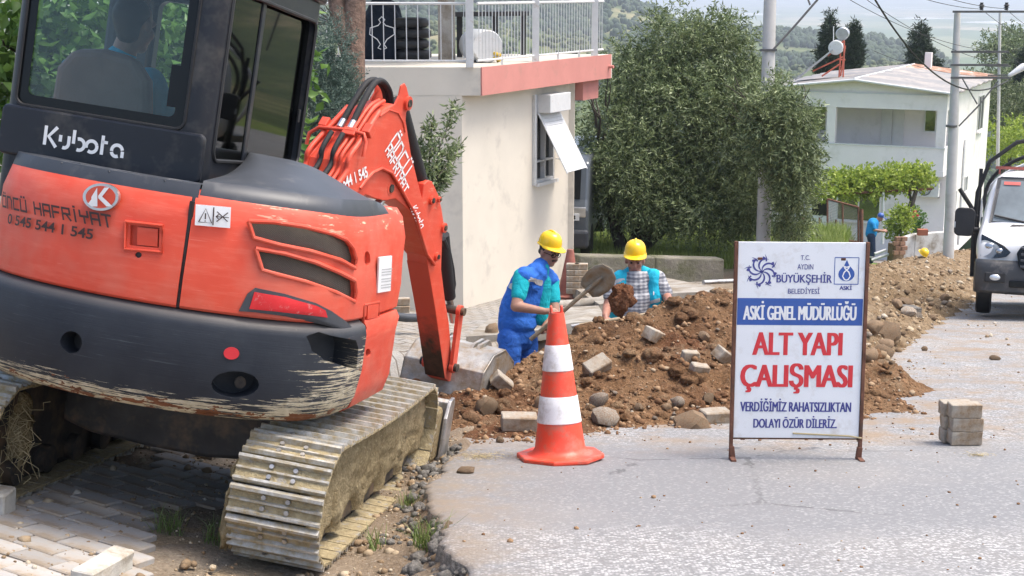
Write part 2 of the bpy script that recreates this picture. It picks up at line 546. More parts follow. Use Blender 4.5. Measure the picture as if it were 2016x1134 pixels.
# ================================================================== materials of the setting
def m_asphalt():
    t = NT('asphalt_chipseal')
    y = t.sep()[1]; x = t.sep()[0]
    warp = t.noise(0.9, 3)
    yy = t.math('ADD', y, t.math('MULTIPLY', t.math('SUBTRACT', warp, 0.5), 1.4))
    band = t.math('MULTIPLY', t.maprange(yy, 5.9, 6.3), t.maprange(yy, 9.2, 8.2))       # smoother worn patch across the lane
    band = t.math('MULTIPLY', band, t.maprange(x, 4.2, 2.6))
    fine = t.math('MAXIMUM', band, t.math('MULTIPLY', t.ramp(t.noise(1.7, 5, .7), [(0.52, 0), (0.70, 1)]), 0.7))
    st = t.mapping((1, 1, 1))
    chip = t.voro(68, 'F1', 'Color', st); chd = t.voro(68, 'F1', 'Distance', st)
    cs = t.n('ShaderNodeSeparateColor'); t.l(chip, cs.inputs[0])
    light = t.ramp(t.math('ADD', cs.outputs[0], t.math('MULTIPLY', t.noise(9, 3), 0.5)), [(0.42, (0.215, 0.213, 0.21)), (0.80, (0.275, 0.273, 0.268)), (1.08, (0.47, 0.466, 0.458))])
    dark = t.mix(t.ramp(chd, [(0.15, 0), (0.55, 1)]), (0.28, 0.278, 0.275), (0.20, 0.2, 0.2))
    joint = t.ramp(chd, [(0.42, 0), (0.68, 1)])
    c = t.mix(t.math('MULTIPLY', joint, .7), light, (0.18, 0.18, 0.18))
    c = t.mix(t.math('MULTIPLY', fine, 0.92), c, t.mix(t.ramp(t.math('ADD', cs.outputs[1], 0.0), [(0.80, 0), (0.9, 1)]), (0.20, 0.202, 0.207), (0.30, 0.30, 0.296)))
    st2 = t.ramp(t.noise(0.55, 6, 0.65), [(0.5, 0), (0.75, 0.35)])
    c = t.mix(st2, c, (0.36, 0.335, 0.30))
    trk = t.ramp(t.noise(0.9, 3, .6, t.mapping((1, .12, 1), rot=(0, 0, R(20)))), [(0.46, 0), (0.66, .45)])
    c = t.mix(trk, c, (0.20, 0.20, 0.205))
    soilm = t.math('MULTIPLY', t.ramp(t.noise(2.4, 6, .75), [(0.44, 0), (0.66, .85)]), t.math('MULTIPLY', t.maprange(yy, 7.9, 9.4), t.maprange(t.math('SUBTRACT', x, t.math('MULTIPLY', y, .36)), 1.6, -.4)))
    c = t.mix(soilm, c, (0.27, 0.195, 0.125))
    edge_d = t.math('MULTIPLY', t.maprange(x, .35, -.35), t.ramp(t.noise(3.2, 6, .75), [(0.35, 0), (0.62, .9)]))
    c = t.mix(edge_d, c, (0.25, 0.205, 0.155))
    crk = t.voro(0.55, 'DISTANCE_TO_EDGE', 'Distance', t.mapping((1, 1.6, 1), src=t.n('ShaderNodeVectorMath').outputs[0]) if False else None)
    cw = t.math('ADD', crk, t.math('MULTIPLY', t.math('SUBTRACT', t.noise(7, 4), 0.5), 0.09))
    ck = t.math('MULTIPLY', t.ramp(t.math('ABSOLUTE', cw), [(0.002, 1), (0.008, 0)]), t.math('MULTIPLY', t.ramp(t.noise(0.8, 2), [(0.45, 0), (0.6, 0.8)]), band))
    c = t.mix(ck, c, (0.09, 0.09, 0.09))
    t.bump(t.math('ADD', t.math('MULTIPLY', chd, t.math('SUBTRACT', -1.0, t.math('MULTIPLY', fine, -0.7))), t.math('MULTIPLY', t.noise(300, 2), 0.3)), 0.45, 0.006)
    return t.set(c, 0.8, 0, 0.25)
def m_dirt(name, a, b, c3, bs=0.5):
    t = NT(name)
    c = t.ramp(t.noise(1.1, 7, 0.65), [(0.32, a), (0.52, b), (0.72, c3)])
    c = t.mix(t.ramp(t.noise(26, 6, 0.75), [(0.35, 0.55), (0.65, 0)]), c, sc(a, 0.6))
    c = t.mix(t.ramp(t.voro(38, 'F1', 'Distance'), [(0.12, 0.6), (0.3, 0)]), c, sc(c3, 1.25))
    t.bump(t.math('ADD', t.noise(22, 7, 0.75), t.math('MULTIPLY', t.noise(90, 4, 0.7), 0.4)), bs, 0.03)
    return t.set(c, 0.95, 0, 0.15)
M = {}
M['asphalt'] = m_asphalt()
M['asphalt_side'] = simple('broken_asphalt', (0.15, 0.14, 0.125), 0.95, var=0.5, scale=30, bump=0.8, bscale=50, dist=0.02)
M['soil'] = m_dirt('fresh_soil', (0.13, 0.075, 0.042), (0.235, 0.145, 0.082), (0.32, 0.21, 0.125), 0.8)
M['soil_red'] = m_dirt('reddish_soil', (0.15, 0.062, 0.032), (0.22, 0.10, 0.052), (0.29, 0.16, 0.09), 0.8)
M['soil_pale'] = m_dirt('dry_pale_soil', (0.25, 0.185, 0.115), (0.35, 0.27, 0.175), (0.44, 0.35, 0.24), 0.8)
M['rock'] = simple('rough_stone', (0.30, 0.225, 0.15), 0.95, var=0.35, scale=9, bump=0.8, bscale=25, dist=0.02, rnd=0.3, dirt=(0.22, 0.135, 0.08), dirt_amt=0.8, dscale=9, spec=.15)
M['rock_grey'] = simple('grey_stone', (0.29, 0.265, 0.225), 0.95, var=0.3, scale=12, bump=0.7, bscale=30, dist=0.015, rnd=0.25, dirt=(0.22, 0.145, 0.09), dirt_amt=0.8, dscale=9, spec=.15)
M['paver'] = simple('concrete_paver', (0.40, 0.36, 0.30), 0.95, var=0.22, scale=14, bump=0.5, bscale=90, dist=0.006, rnd=0.12, dirt=(0.27, 0.195, 0.125), dirt_amt=0.85, dscale=8, spec=.15)
M['paver_yard'] = simple('yard_paver', (0.40, 0.395, 0.385), 0.92, var=0.22, scale=9, bump=0.4, bscale=110, dist=0.004, rnd=0.2, dirt=(0.29, 0.235, 0.175), dirt_amt=1.05, dscale=4.5)
M['kerb'] = simple('pale_kerb_stone', (0.50, 0.48, 0.43), .95, var=.12, scale=14, bump=.5, bscale=70, dist=.006, dirt=(.36, .31, .24), dirt_amt=.5, dscale=9, spec=.15)
M['concrete'] = simple('weathered_concrete', (0.34, 0.32, 0.285), 0.95, var=0.22, scale=3, bump=0.5, bscale=30, dist=0.01, dirt=(0.22, 0.185, 0.14), dirt_amt=0.85, dscale=2.5, spec=.15)
def m_ground():
    t = NT('ground_earth')
    n1 = t.noise(0.9, 7, 0.7)
    c = t.ramp(n1, [(0.3, (0.17, 0.125, 0.085)), (0.5, (0.27, 0.215, 0.155)), (0.7, (0.37, 0.315, 0.245))])
    c = t.mix(t.ramp(t.voro(34, 'F1', 'Distance'), [(0.10, 0.7), (0.28, 0)]), c, (0.43, 0.39, 0.33))
    c = t.mix(t.ramp(t.noise(40, 5, 0.75), [(0.35, 0.6), (0.6, 0)]), c, (0.11, 0.08, 0.055))
    y = t.sep()[1]
    gr = t.math('MULTIPLY', t.maprange(y, 26, 29), t.ramp(t.noise(0.5, 5, .7), [(0.36, 0), (0.46, 1)]))
    c = t.mix(gr, c, t.ramp(t.noise(3.5, 6, .8), [(0.3, (0.10, 0.16, 0.035)), (0.7, (0.22, 0.29, 0.07))]))
    pav = t.math('MULTIPLY', t.maprange(y, 11.0, 11.6), t.maprange(y, 27, 25))
    br = t.n('ShaderNodeTexBrick'); br.inputs['Scale'].default_value = 1.0
    br.inputs['Color1'].default_value = (0.30, 0.29, 0.27, 1); br.inputs['Color2'].default_value = (0.36, 0.345, 0.32, 1); br.inputs['Mortar'].default_value = (0.16, 0.14, 0.12, 1)
    br.inputs['Brick Width'].default_value = 0.22; br.inputs['Row Height'].default_value = 0.16; br.inputs['Mortar Size'].default_value = 0.012
    t.l(t.mapping(rot=(0, 0, 0.5)), br.inputs[0])
    pc = t.mix(t.ramp(t.noise(1.4, 5, .7), [(0.42, 0), (0.62, 0.75)]), br.outputs[0], (0.30, 0.25, 0.19))
    x = t.sep()[0]
    c = t.mix(t.math('MULTIPLY', pav, t.maprange(t.math('SUBTRACT', x, t.math('MULTIPLY', y, 0.2)), -1.2, -1.6)), c, pc)
    t.bump(t.math('ADD', t.noise(18, 7, 0.75), t.math('MULTIPLY', t.noise(80, 4, 0.7), 0.4)), 0.7, 0.03)
    return t.set(c, 0.95, 0, 0.15)
M['ground'] = m_ground()

# ================================================================== ground
def spaced(parts):
    out = []
    for a, b, st in parts:
        n = max(1, int(round((b - a) / st)))
        out += [a + (b - a) * i / n for i in range(n)]
    out.append(parts[-1][1])
    return out
def road_left(y):
    xl = pl([0, 5.3, 6.8, 7.35, 8.15, 9.0, 10, 11, 12, 13.8, 15.6, 18], [-.05, -.19, -.42, -.47, -.36, -.30, -.1, .45, 1.1, 2.3, 3.3, trench_x(18) + .75], y) if y < 18 else trench_x(y) + .75
    if y < 9.8:
        xl += 0.07 * mn.noise(Vector((y * 2.3, 2, 0))) + 0.035 * mn.noise(Vector((y * 9, 5, 0))) + 0.03 * mn.noise(Vector((y * 27, 5, 0)))
    return xl
def verge(x, y):
    e_ = road_left(y)
    return .085 * sstep(e_ - .6, e_ - .02, x) * (1 - sstep(e_ + .02, e_ + .05, x)) * (.75 + .6 * mn.noise(Vector((x * 4, y * 4, 6))))
gx = spaced([(-60, -8, 4), (-8, -3, 0.25), (-3, 3, 0.06), (3, 14, 0.25), (14, 40, 2), (40, 80, 8)])
gy = spaced([(-6, 3, 0.5), (3, 9.3, 0.1), (9.3, 12.5, 0.05), (12.5, 20, 0.15), (20, 55, 0.6), (55, 110, 2.5)])
V, F = [], []
for j, y in enumerate(gy):
    for i, x in enumerate(gx):
        z = ground_z(x, y) - 0.03
        if y < 9.5 and -1.1 < x < 0.1:
            z += verge(x, y)
        if y < 14 and x < 0.6:
            z += 0.018 * mn.noise(Vector((x * 3, y * 3, 0))) + 0.012 * mn.noise(Vector((x * 9, y * 9, 3)))
        elif y < 55:
            z += 0.03 * mn.noise(Vector((x * 2, y * 2, 0))) * (1 if x < trench_x(y) + .6 else 0)
        V.append((x, y, z))
nx = len(gx)
for j in range(len(gy) - 1):
    for i in range(nx - 1):
        a = j * nx + i
        F.append((a, a + 1, a + nx + 1, a + nx))
gme = np_mesh('ground', V, F); gme.shade_smooth()
ground = link('ground', gme, M['ground']); ground['kind'] = 'structure'

# road sheet with a broken left edge
ry = spaced([(-3, 4, 0.25), (4, 9.6, 0.04), (9.6, 30, 0.3), (30, 66, 1.0)])
V, F = [], []
us = [0, 0.004, 0.02, 0.1, 0.25, 0.5, 0.75, 1.0]
for y in ry:
    xl = road_left(y); xr = max(trench_x(y) + 8.5, 7)
    V.append((xl - 0.03, y, road_z(y) - 0.16))
    for k, u in enumerate(us):
        x = lerp(xl, xr, u)
        V.append((x, y, road_z(y) - (0.012 if k == 0 else 0.0)))
k = len(us) + 1
mi = []
for j in range(len(ry) - 1):
    for i in range(k - 1):
        F.append((j * k + i, j * k + i + 1, (j + 1) * k + i + 1, (j + 1) * k + i)); mi.append(1 if i == 0 else 0)
rme = np_mesh('road', V, F)
road = link('road', rme, [M['asphalt'], M['asphalt_side']]); road['kind'] = 'structure'
rme.polygons.foreach_set('material_index', mi)

# ---------------------------------------------------------------- paved yard under the excavator
MW = Matrix.Translation(MT) @ MR.to_4x4()
yard_bed = MB()
a = [(-5.5, 3.2), (-1.0, 3.2), (-1.05, 11.2), (-5.5, 11.2)]
yard_bed.add([(x, y, mplane(x, y) - 0.045) for x, y in a], [(0, 1, 2, 3)])
yard = yard_bed.build('paved_yard', M['soil_pale']); yard['kind'] = 'structure'
yard.location = (0, 0, 0.008)
pm = MB(); pm.box((0, 0, 0), (0.208, 0.138, 0.06))
pme = pm.mesh('paver')
pbm = bmesh.new(); pbm.from_mesh(pme)
bmesh.ops.bevel(pbm, geom=[e for e in pbm.edges if all(v.co.z > 0 for v in e.verts)], offset=0.006, segments=1, affect='EDGES')
pbm.to_mesh(pme); pbm.free()
pme.materials.append(M['paver_yard'])
yaw = R(-24)
cnt = 0
tilt = MN.to_track_quat('Z', 'Y').to_euler()
mrot = Vector((0, 0, 1)).rotation_difference(MN).to_matrix()
cand = []
for i in range(-30, 30):
    for j in range(-40, 40):
        u = i * 0.215 + (0.1075 if j % 2 else 0); v = j * 0.145
        x = -2.3 + u * math.cos(yaw) - v * math.sin(yaw); y = 7 + u * math.sin(yaw) + v * math.cos(yaw)
        if not (-5 < x < -0.7 and 4.0 < y < 11): continue
        z = mplane(x, y)
        px, py = proj((x, y, z))
        if px < -60 or py > 1180 or px > 560 or py < 800: continue
        n = mn.noise(Vector((x * 1.1, y * 1.1, 8))) + 0.35 * mn.noise(Vector((x * 4, y * 4, 2)))
        if n > 0.18 + (0.5 if px < 220 else -0.05) * 0.6: continue
        if px > 300 and py > 985: continue
        cand.append((x, y, z))
random.shuffle(cand)
for x, y, z in cand[:298]:
    o = link('paver', pme, None, yard)
    e = (mrot @ Euler((random.gauss(0, .012), random.gauss(0, .012), yaw + random.gauss(0, .012))).to_matrix()).to_euler()
    o.location = (x, y, z - 0.045 + random.gauss(0, .004)); o.rotation_euler = e

# ================================================================== soil heap
RIDGE = [((800, 772, 10.7), .8), ((930, 778, 10.5), 1.2), ((1010, 738, 10.9), 1.6), ((1070, 705, 11.2), 1.85), ((1125, 672, 11.5), 2.1), ((1195, 634, 11.8), 2.4), ((1238, 652, 12.1), 2.5), ((1292, 608, 12.4), 2.5), ((1380, 588, 12.8), 2.1),
         ((1470, 580, 14.2), 1.25), ((1580, 556, 18.5), 1.5), ((1720, 526, 30), 2.3), ((1800, 508, 38), 2.5), ((1892, 494, 46), 2.2)]
RP = []
for (px, py, d), wf in RIDGE:
    p = P(px, py, d); RP.append((p.x, p.y, max(0.12, p.z - ground_z(p.x, p.y, False)), wf))
RXY = [(p[0], p[1]) for p in RP]
def heap_h(x, y):
    if y < 7.8 or y > 50 or x < -2: return -1
    d, s, side = seg_dist(RXY, x, y)
    i = min(int(s), len(RP) - 2); t = s - i
    h = lerp(RP[i][2], RP[i + 1][2], t); wf = lerp(RP[i][3], RP[i + 1][3], t)
    w = wf if side > 0 else min(0.75, wf)
    n = mn.noise(Vector((x * 1.7, y * 1.7, 1))) * 0.5 + mn.noise(Vector((x * 4.2, y * 4.2, 4))) * 0.3
    w *= 1 + 0.22 * n
    k = d / w
    if k > 1.35: return -1
    prof = 1 - k if k > 0.3 else 1 - 0.3 - (k * k - 0.09) * 1.6 - 0.0
    if k <= 0.3: prof = 0.7 + (0.09 - k * k) * 1.9
    hh = h * prof * (1.0 / 0.87)
    nn = 0.055 * mn.noise(Vector((x * 5, y * 5, 2))) + 0.035 * mn.noise(Vector((x * 11, y * 11, 5))) + 0.022 * abs(mn.noise(Vector((x * 23, y * 23, 7)))) + 0.012 * mn.noise(Vector((x * 47, y * 47, 9)))
    return hh + nn * (1 if hh > 0.02 else 0.6) * (1.4 if y > 12 else 1.0) * (0.35 + sstep(-.1, .25, hh))
def surf_z(x, y):
    g = ground_z(x, y)
    h = heap_h(x, y)
    return max(g, ground_z(x, y, False) + h) if h > 0 else g
def HP(px, py):
    r = ray(px, py); t = 5.0
    for _ in range(3000):
        p = CAM + r * t
        e = p.z - surf_z(p.x, p.y)
        if e < 0.003: break
        t += max(0.004, 0.25 * e)
    return CAM + r * t
def heap_mesh(xs, ys):
    V, idx, F = [], {}, []
    H = {}
    for j, y in enumerate(ys):
        for i, x in enumerate(xs):
            H[i, j] = heap_h(x, y)
    def vid(i, j):
        if (i, j) not in idx:
            x, y = xs[i], ys[j]
            idx[i, j] = len(V); V.append((x, y, ground_z(x, y, False) + max(H[i, j], -0.05)))
        return idx[i, j]
    for j in range(len(ys) - 1):
        for i in range(len(xs) - 1):
            if max(H[i, j], H[i + 1, j], H[i, j + 1], H[i + 1, j + 1]) > -0.03:
                F.append((vid(i, j), vid(i + 1, j), vid(i + 1, j + 1), vid(i, j + 1)))
    return np_mesh('soil_heap', V, F)
def m_heap():
    t = NT('spoil_heap')
    a = t.ramp(t.noise(1.6, 7, 0.65), [(0.30, (0.165, 0.085, 0.043)), (0.50, (0.285, 0.162, 0.084)), (0.72, (0.37, 0.23, 0.128))])
    red = t.ramp(t.noise(0.9, 4, 0.6, t.mapping(loc=(3.1, 1.0, 0))), [(0.50, 0), (0.64, 0.85)])
    a = t.mix(red, a, t.ramp(t.noise(9, 5, .7), [(0.3, (0.13, 0.05, 0.026)), (0.7, (0.25, 0.115, 0.06))]))
    y = t.sep()[1]
    far = t.maprange(y, 11.5, 16)
    b = t.ramp(t.noise(1.3, 7, 0.7), [(0.3, (0.24, 0.165, 0.09)), (0.5, (0.36, 0.262, 0.158)), (0.72, (0.46, 0.355, 0.235))])
    c = t.mix(far, a, b)
    c = t.mix(t.ramp(t.noise(30, 6, 0.75), [(0.36, 0.6), (0.6, 0)]), c, (0.07, 0.042, 0.025))
    c = t.mix(t.ramp(t.voro(45, 'F1', 'Distance'), [(0.10, 0.5), (0.26, 0)]), c, (0.40, 0.30, 0.20))
    wet = t.ramp(t.noise(2.6, 4, .7, t.mapping(loc=(9, 4, 0))), [(0.52, 0), (0.64, .4)])
    c = t.mix(wet, c, (0.11, 0.062, 0.036))
    dry = t.ramp(t.noise(2.1, 4, .7, t.mapping(loc=(1, 7, 2))), [(0.55, 0), (0.70, .6)])
    c = t.mix(dry, c, (0.36, 0.27, 0.17))
    t.bump(t.math('ADD', t.noise(20, 8, 0.8), t.math('MULTIPLY', t.noise(85, 4, 0.75), 0.5)), 1.0, 0.045)
    return t.set(c, 0.97, 0, 0.1)
M['heap'] = m_heap()
hx0 = heap_mesh(spaced([(-1.6, 5.0, 0.034)]), spaced([(8.1, 14.0, 0.034)]))
hx0.shade_smooth()
heap = link('soil_heap', hx0, M['heap'])
tag(heap, 'tall mound of freshly dug brown soil and rubble in front of the two workers', 'soil heap', kind='stuff')
hx1 = heap_mesh(spaced([(0.8, 8.5, 0.06), (8.5, 16, 0.14)]), spaced([(14.0, 20, 0.06), (20, 49, 0.16)]))
hx1.shade_smooth()
heap2 = link('soil_bank', hx1, M['heap'])
tag(heap2, 'long bank of pale dug soil along the roadside behind the sign', 'soil bank', kind='stuff')

# ---------------------------------------------------------------- stones and rubble
def rock_mesh(seed, sub=2, rough=0.35):
    bm = bmesh.new(); bmesh.ops.create_icosphere(bm, subdivisions=sub, radius=1)
    rg = random.Random(seed)
    pl_ = [Vector((rg.gauss(0, 1), rg.gauss(0, 1), rg.gauss(0, 1))).normalized() for _ in range(7)]
    offs = [rg.uniform(0.55, 0.9) for _ in pl_]
    for v in bm.verts:
        n = v.co.normalized()
        r = 1.0
        for q, o in zip(pl_, offs):
            c = n.dot(q)
            if c > 0.05: r = min(r, o / c)
        v.co = n * (r + rough * 0.3 * mn.noise(n * 2.2 + Vector((seed, 0, 0))))
    me = bpy.data.meshes.new('stone'); bm.to_mesh(me); bm.free()
    me.shade_smooth(); me.set_sharp_from_angle(angle=R(38))
    return me
ROCKS = []
for k in range(8):
    me = rock_mesh(k + 3); me.materials.append(M['rock'] if k % 3 else M['rock_grey']); ROCKS.append(me)
def stone(px, py, wpx, hpx=None, k=0, label=None, name='stone', group=None, p=None):
    p = p or HP(px, py)
    d = (p - CAM).dot(VD)
    w = wpx / 2800 * d / 2; h = (hpx or wpx * 0.7) / 2800 * d / 2
    o = link(name, ROCKS[k % 8], None)
    o.location = (p.x, p.y, p.z + h * 0.35)
    o.scale = (w, w * random.uniform(.75, 1), h)
    o.rotation_euler = (random.uniform(-.2, .2), random.uniform(-.2, .2), random.uniform(0, 6.28))
    return tag(o, label, 'stone', group)
for a in [
    (958, 812, 56, 50, 1, 'rusty brown boulder at the left foot of the near soil heap'),
    (1366, 840, 92, 46, 4, 'broad tan boulder at the heap foot just left of the sign'),
    (1192, 832, 66, 46, 0, 'squat grey boulder at the heap foot right of the traffic cone'),
    (1180, 795, 44, 40, 3, 'upright grey rock standing behind the squat grey boulder'),
    (1332, 798, 36, 30, 6, 'dark grey rock on the heap front below the tilted paver'),
    (1312, 806, 26, 20, 1, 'small rusty rock touching the dark grey rock'),
    (1395, 790, 34, 26, 2, 'ochre rock on the heap close to the sign edge'),
    (1258, 806, 24, 20, 5, 'brown rock halfway along the heap foot'),
    (1385, 668, 32, 26, 1, 'orange brown stone high on the heap left of the sign'),
    (1062, 800, 26, 36, 7, 'pale stone peeking out behind the traffic cone'),
    (968, 660, 34, 42, 7, 'whitish rubble lump beside the bucket and worker'),
    (1752, 660, 66, 44, 4, 'big rounded tan boulder at the road edge right of the sign'),
    (1738, 700, 44, 34, 2, 'slanted tan rock beside the sign at the road edge'),
    (1712, 704, 40, 32, 7, 'wedge shaped tan rock closest to the sign edge'),
    (1722, 648, 44, 28, 1, 'flat brown rock above the big tan boulder'),
    (1742, 682, 40, 24, 5, 'pale lumpy rock under the big tan boulder'),
    (1786, 618, 44, 22, 0, 'dark grey slab on the edge of the roadside bank'),
    (1806, 625, 20, 18, 3, 'small dark rock beside the dark grey slab'),
    (1860, 592, 26, 22, 1, 'square brown clod on the road beside the truck'),
    (1778, 597, 40, 18, 2, 'flat tan stone on the middle of the roadside bank'),
    (1763, 602, 28, 22, 5, 'round pale stone on the middle of the roadside bank'),
    (1958, 708, 24, 14, 2, 'lone brown clod lying out on the road'),
    (1836, 627, 20, 12, 1, 'tan stone strayed onto the road by the bank'),
    (1820, 690, 14, 14, 1, 'small round brown clod on the road left of the lone clod'),
    (918, 930, 40, 18, 1, 'dried mud clod on the asphalt beside the dozer blade'),
    (985, 930 - 60, 22, 18, 5, 'brown clod on the asphalt left of the cone'),
]:
    stone(*a[:5], label=a[5])
rg = random.Random(11)
for i in range(40):
    px = rg.uniform(905, 1435); py = rg.uniform(760, 862) if rg.random() < .7 else rg.uniform(650, 760)
    if 1030 < px < 1180 and py > 620: continue
    if py < 905 - (px - 900) * 0.55 and px < 1150 and py < 770: continue
    stone(px, py, rg.uniform(8, 17), None, rg.randrange(8), 'small stone among the rubble on the near soil heap', group='small stones on the near heap')
for i in range(45):
    px = rg.uniform(1695, 1880); py = rg.uniform(530, 735)
    p = HP(px, py)
    if heap_h(p.x, p.y) < -0.02: continue
    stone(px, py, rg.uniform(8, 18), None, rg.randrange(8), 'small stone on the roadside soil bank', group='small stones on the roadside bank', p=p)

def scatter(name, pts, sizes, mat, label, cat, sub=1):
    """countless small clods as one mass"""
    base = []
    for k in range(5):
        bm = bmesh.new(); bmesh.ops.create_icosphere(bm, subdivisions=sub, radius=1)
        rr = random.Random(k + 50)
        for v in bm.verts: v.co *= rr.uniform(0.65, 1.15) if sub < 3 else 1 + .35 * mn.noise(v.co * 1.7 + Vector((k * 7, 0, 0))) + .22 * mn.noise(v.co * 4.5 + Vector((0, k * 7, 0))) + rr.uniform(-.05, .05)
        bm.verts.index_update()
        base.append((np.array([v.co[:] for v in bm.verts]), np.array([[v.index for v in f.verts] for f in bm.faces]))); bm.free()
    Vs, Fs, off = [], [], 0
    for p, s in zip(pts, sizes):
        v, f = base[random.randrange(5)]
        a = random.uniform(0, 6.28); c, q = math.cos(a), math.sin(a)
        rm = np.array([[c, -q, 0], [q, c, 0], [0, 0, random.uniform(.55, .95)]])
        Vs.append(v @ rm.T * s + np.array([p[0], p[1], p[2] + s * .25])); Fs.append(f + off); off += len(v)
    me = np_mesh(name, np.concatenate(Vs), np.concatenate(Fs))
    o = link(name, me, mat)
    return tag(o, label, cat, kind='stuff')
def m_clods():
    t = NT('loose_clods')
    c = t.ramp(t.island(), [(0.0, (0.15, 0.082, 0.045)), (0.5, (0.255, 0.15, 0.082)), (0.85, (0.33, 0.22, 0.13)), (0.96, (0.37, 0.29, 0.20)), (1.0, (0.40, 0.36, 0.29))])
    t.bump(t.noise(70, 4), 0.5, 0.01)
    return t.set(c, 0.95, 0, 0.12)
def m_clods_pale():
    t = NT('loose_pale_clods')
    c = t.ramp(t.island(), [(0.0, (0.20, 0.135, 0.08)), (0.5, (0.33, 0.245, 0.155)), (0.9, (0.46, 0.38, 0.27)), (1.0, (0.5, 0.46, 0.39))])
    t.bump(t.noise(70, 4), 0.5, 0.01)
    return t.set(c, 0.95, 0, 0.12)
M['clods'] = m_clods(); M['clods_pale'] = m_clods_pale()
pts, sz = [], []
rg = random.Random(5)
while len(pts) < 7500:
    x, y = rg.uniform(-1.2, 3.4), rg.uniform(8.35, 13.2)
    h = heap_h(x, y)
    if h < -0.02:
        if rg.random() > 0.02 or x < -0.3: continue
    pts.append((x, y, max(surf_z(x, y), road_z(y) if x > 0 and y < 9.4 else -99))); sz.append(min(0.034, rg.paretovariate(2.2) * 0.006))
scatter('soil_clods', pts, sz, M['clods'], 'loose crumbs and clods of soil covering the near heap', 'soil')
pts, sz = [], []
while len(pts) < 420:
    x, y = rg.uniform(-1.1, 3.2), rg.uniform(8.5, 12.9)
    if heap_h(x, y) < .03: continue
    pts.append((x, y, surf_z(x, y) - .01)); sz.append(min(0.085, rg.paretovariate(2.2) * 0.024))
scatter('soil_lumps', pts, sz, M['heap'], 'bigger lumps of sticky soil strewn over the near heap', 'soil', 3)
pts, sz = [], []
while len(pts) < 4200:
    y = 13.0 + 33 * rg.random() ** 1.7
    x = trench_x(y) + rg.uniform(-.2, 3.6)
    h = heap_h(x, y)
    if h < -0.02 and rg.random() > 0.03: continue
    pts.append((x, y, surf_z(x, y))); sz.append(min(0.07, rg.paretovariate(2.2) * 0.012))
scatter('bank_clods', pts, sz, M['clods_pale'], 'loose clods and gravel covering the roadside bank', 'soil')
# gravel in the yard and along the broken asphalt edge
pts, sz = [], []
while len(pts) < 4600:
    x, y = rg.uniform(-3.2, -0.1), rg.uniform(4.3, 9.0)
    if rg.random() < 0.25: x = rg.uniform(-1.0, -0.35)
    if x > road_left(y) - 0.02: continue
    px, py = proj((x, y, mplane(x, y)))
    if px < 330 and rg.random() < 0.35: continue
    pts.append((x, y, ground_z(x, y) - 0.028 + (verge(x, y) if x > -1.1 else .018))); sz.append(min(0.03, rg.paretovariate(2.0) * 0.0038))
scatter('yard_gravel', pts, sz, M['clods_pale'], 'loose gravel and dirt between the paving and the asphalt', 'gravel')
pts, sz = [], []
for i in range(300):
    px, py = rg.uniform(900, 2016), rg.uniform(650, 1130)
    if rg.random() < 0.55: px, py = rg.gauss(1760, 60), rg.gauss(740, 45)
    p = G(px, py)
    if p.x < road_left(p.y) + .05 or heap_h(p.x, p.y) > -0.02: continue
    pts.append((p.x, p.y, road_z(p.y))); sz.append(min(0.016, rg.paretovariate(2.2) * 0.004))
scatter('road_pebbles', pts, sz, M['clods'], 'scattered crumbs of soil and pebbles on the asphalt', 'pebbles')

# broken crumbs of the asphalt edge
pts, sz = [], []
while len(pts) < 260:
    y = rg.uniform(5.0, 8.6); x = road_left(y) - abs(rg.gauss(0, .10)) - .01
    pts.append((x, y, ground_z(x, y) - .03 + verge(x, y))); sz.append(min(.05, rg.paretovariate(2.2) * .013))
scatter('asphalt_crumbs', pts, sz, M['asphalt_side'], 'dark broken crumbs along the asphalt edge', 'rubble')
# ---------------------------------------------------------------- loose paving blocks
bl = MB(); bl.box((0, 0, 0), (1, 1, 1))
def block(name, size, p, rot, mat, label, group=None, cat='paving block', chip=0.012):
    mb = MB(); mb.box((0, 0, 0), size)
    me = mb.mesh(name)
    bm = bmesh.new(); bm.from_mesh(me)
    bmesh.ops.bevel(bm, geom=list(bm.edges), offset=chip * .6, segments=1, affect='EDGES')
    bmesh.ops.subdivide_edges(bm, edges=list(bm.edges), cuts=2, use_grid_fill=True)
    sd_ = random.uniform(0, 99)
    for v in bm.verts: v.co += v.normal * 0.006 * mn.noise(v.co * 26 + Vector((sd_, 0, 0)))
    bm.to_mesh(me); bm.free()
    o = link(name, me, mat)
    o.location = p; o.rotation_euler = rot
    return tag(o, label, cat, group)
for px, py, sx, rot, lab in [
    (1175, 730, .20, (0.5, -0.35, 0.5), 'tilted grey paving block in the middle of the near soil heap'),
    (988, 762, .17, (0.3, 0.75, 0.3), 'grey paving block tipped on end beside the bucket'),
    (1285, 668, .17, (0.3, 0.4, 0.9), 'broken paver near the crest of the soil heap'),
    (1022, 840, .24, (0.03, 0.05, 0.08), 'long paving block lying at the heap foot left of the cone'),
    (1408, 830, .21, (0.05, 0.03, 0.3), 'pale paving block at the heap foot touching the sign'),
    (1376, 738, .14, (0.2, 0.2, 0.3), 'half buried paver on the heap below the orange stone'),
    (1422, 708, .16, (0.5, 0.5, 0.9), 'grey paver leaning by the upper left of the sign'),
    (1358, 712, .13, (0.1, 0.1, 0.2), 'flat half buried paver beside the leaning one'),
    (1790, 600 + 14, .30, (0.1, 0.15, 0.5), 'large slab of broken asphalt on the roadside bank')]:
    p = HP(px, py)
    block('paving_block', (sx, sx * .62, .10), p + Vector((0, 0, .035)), rot, M['paver'] if 'asphalt' not in lab else M['asphalt_side'], lab)
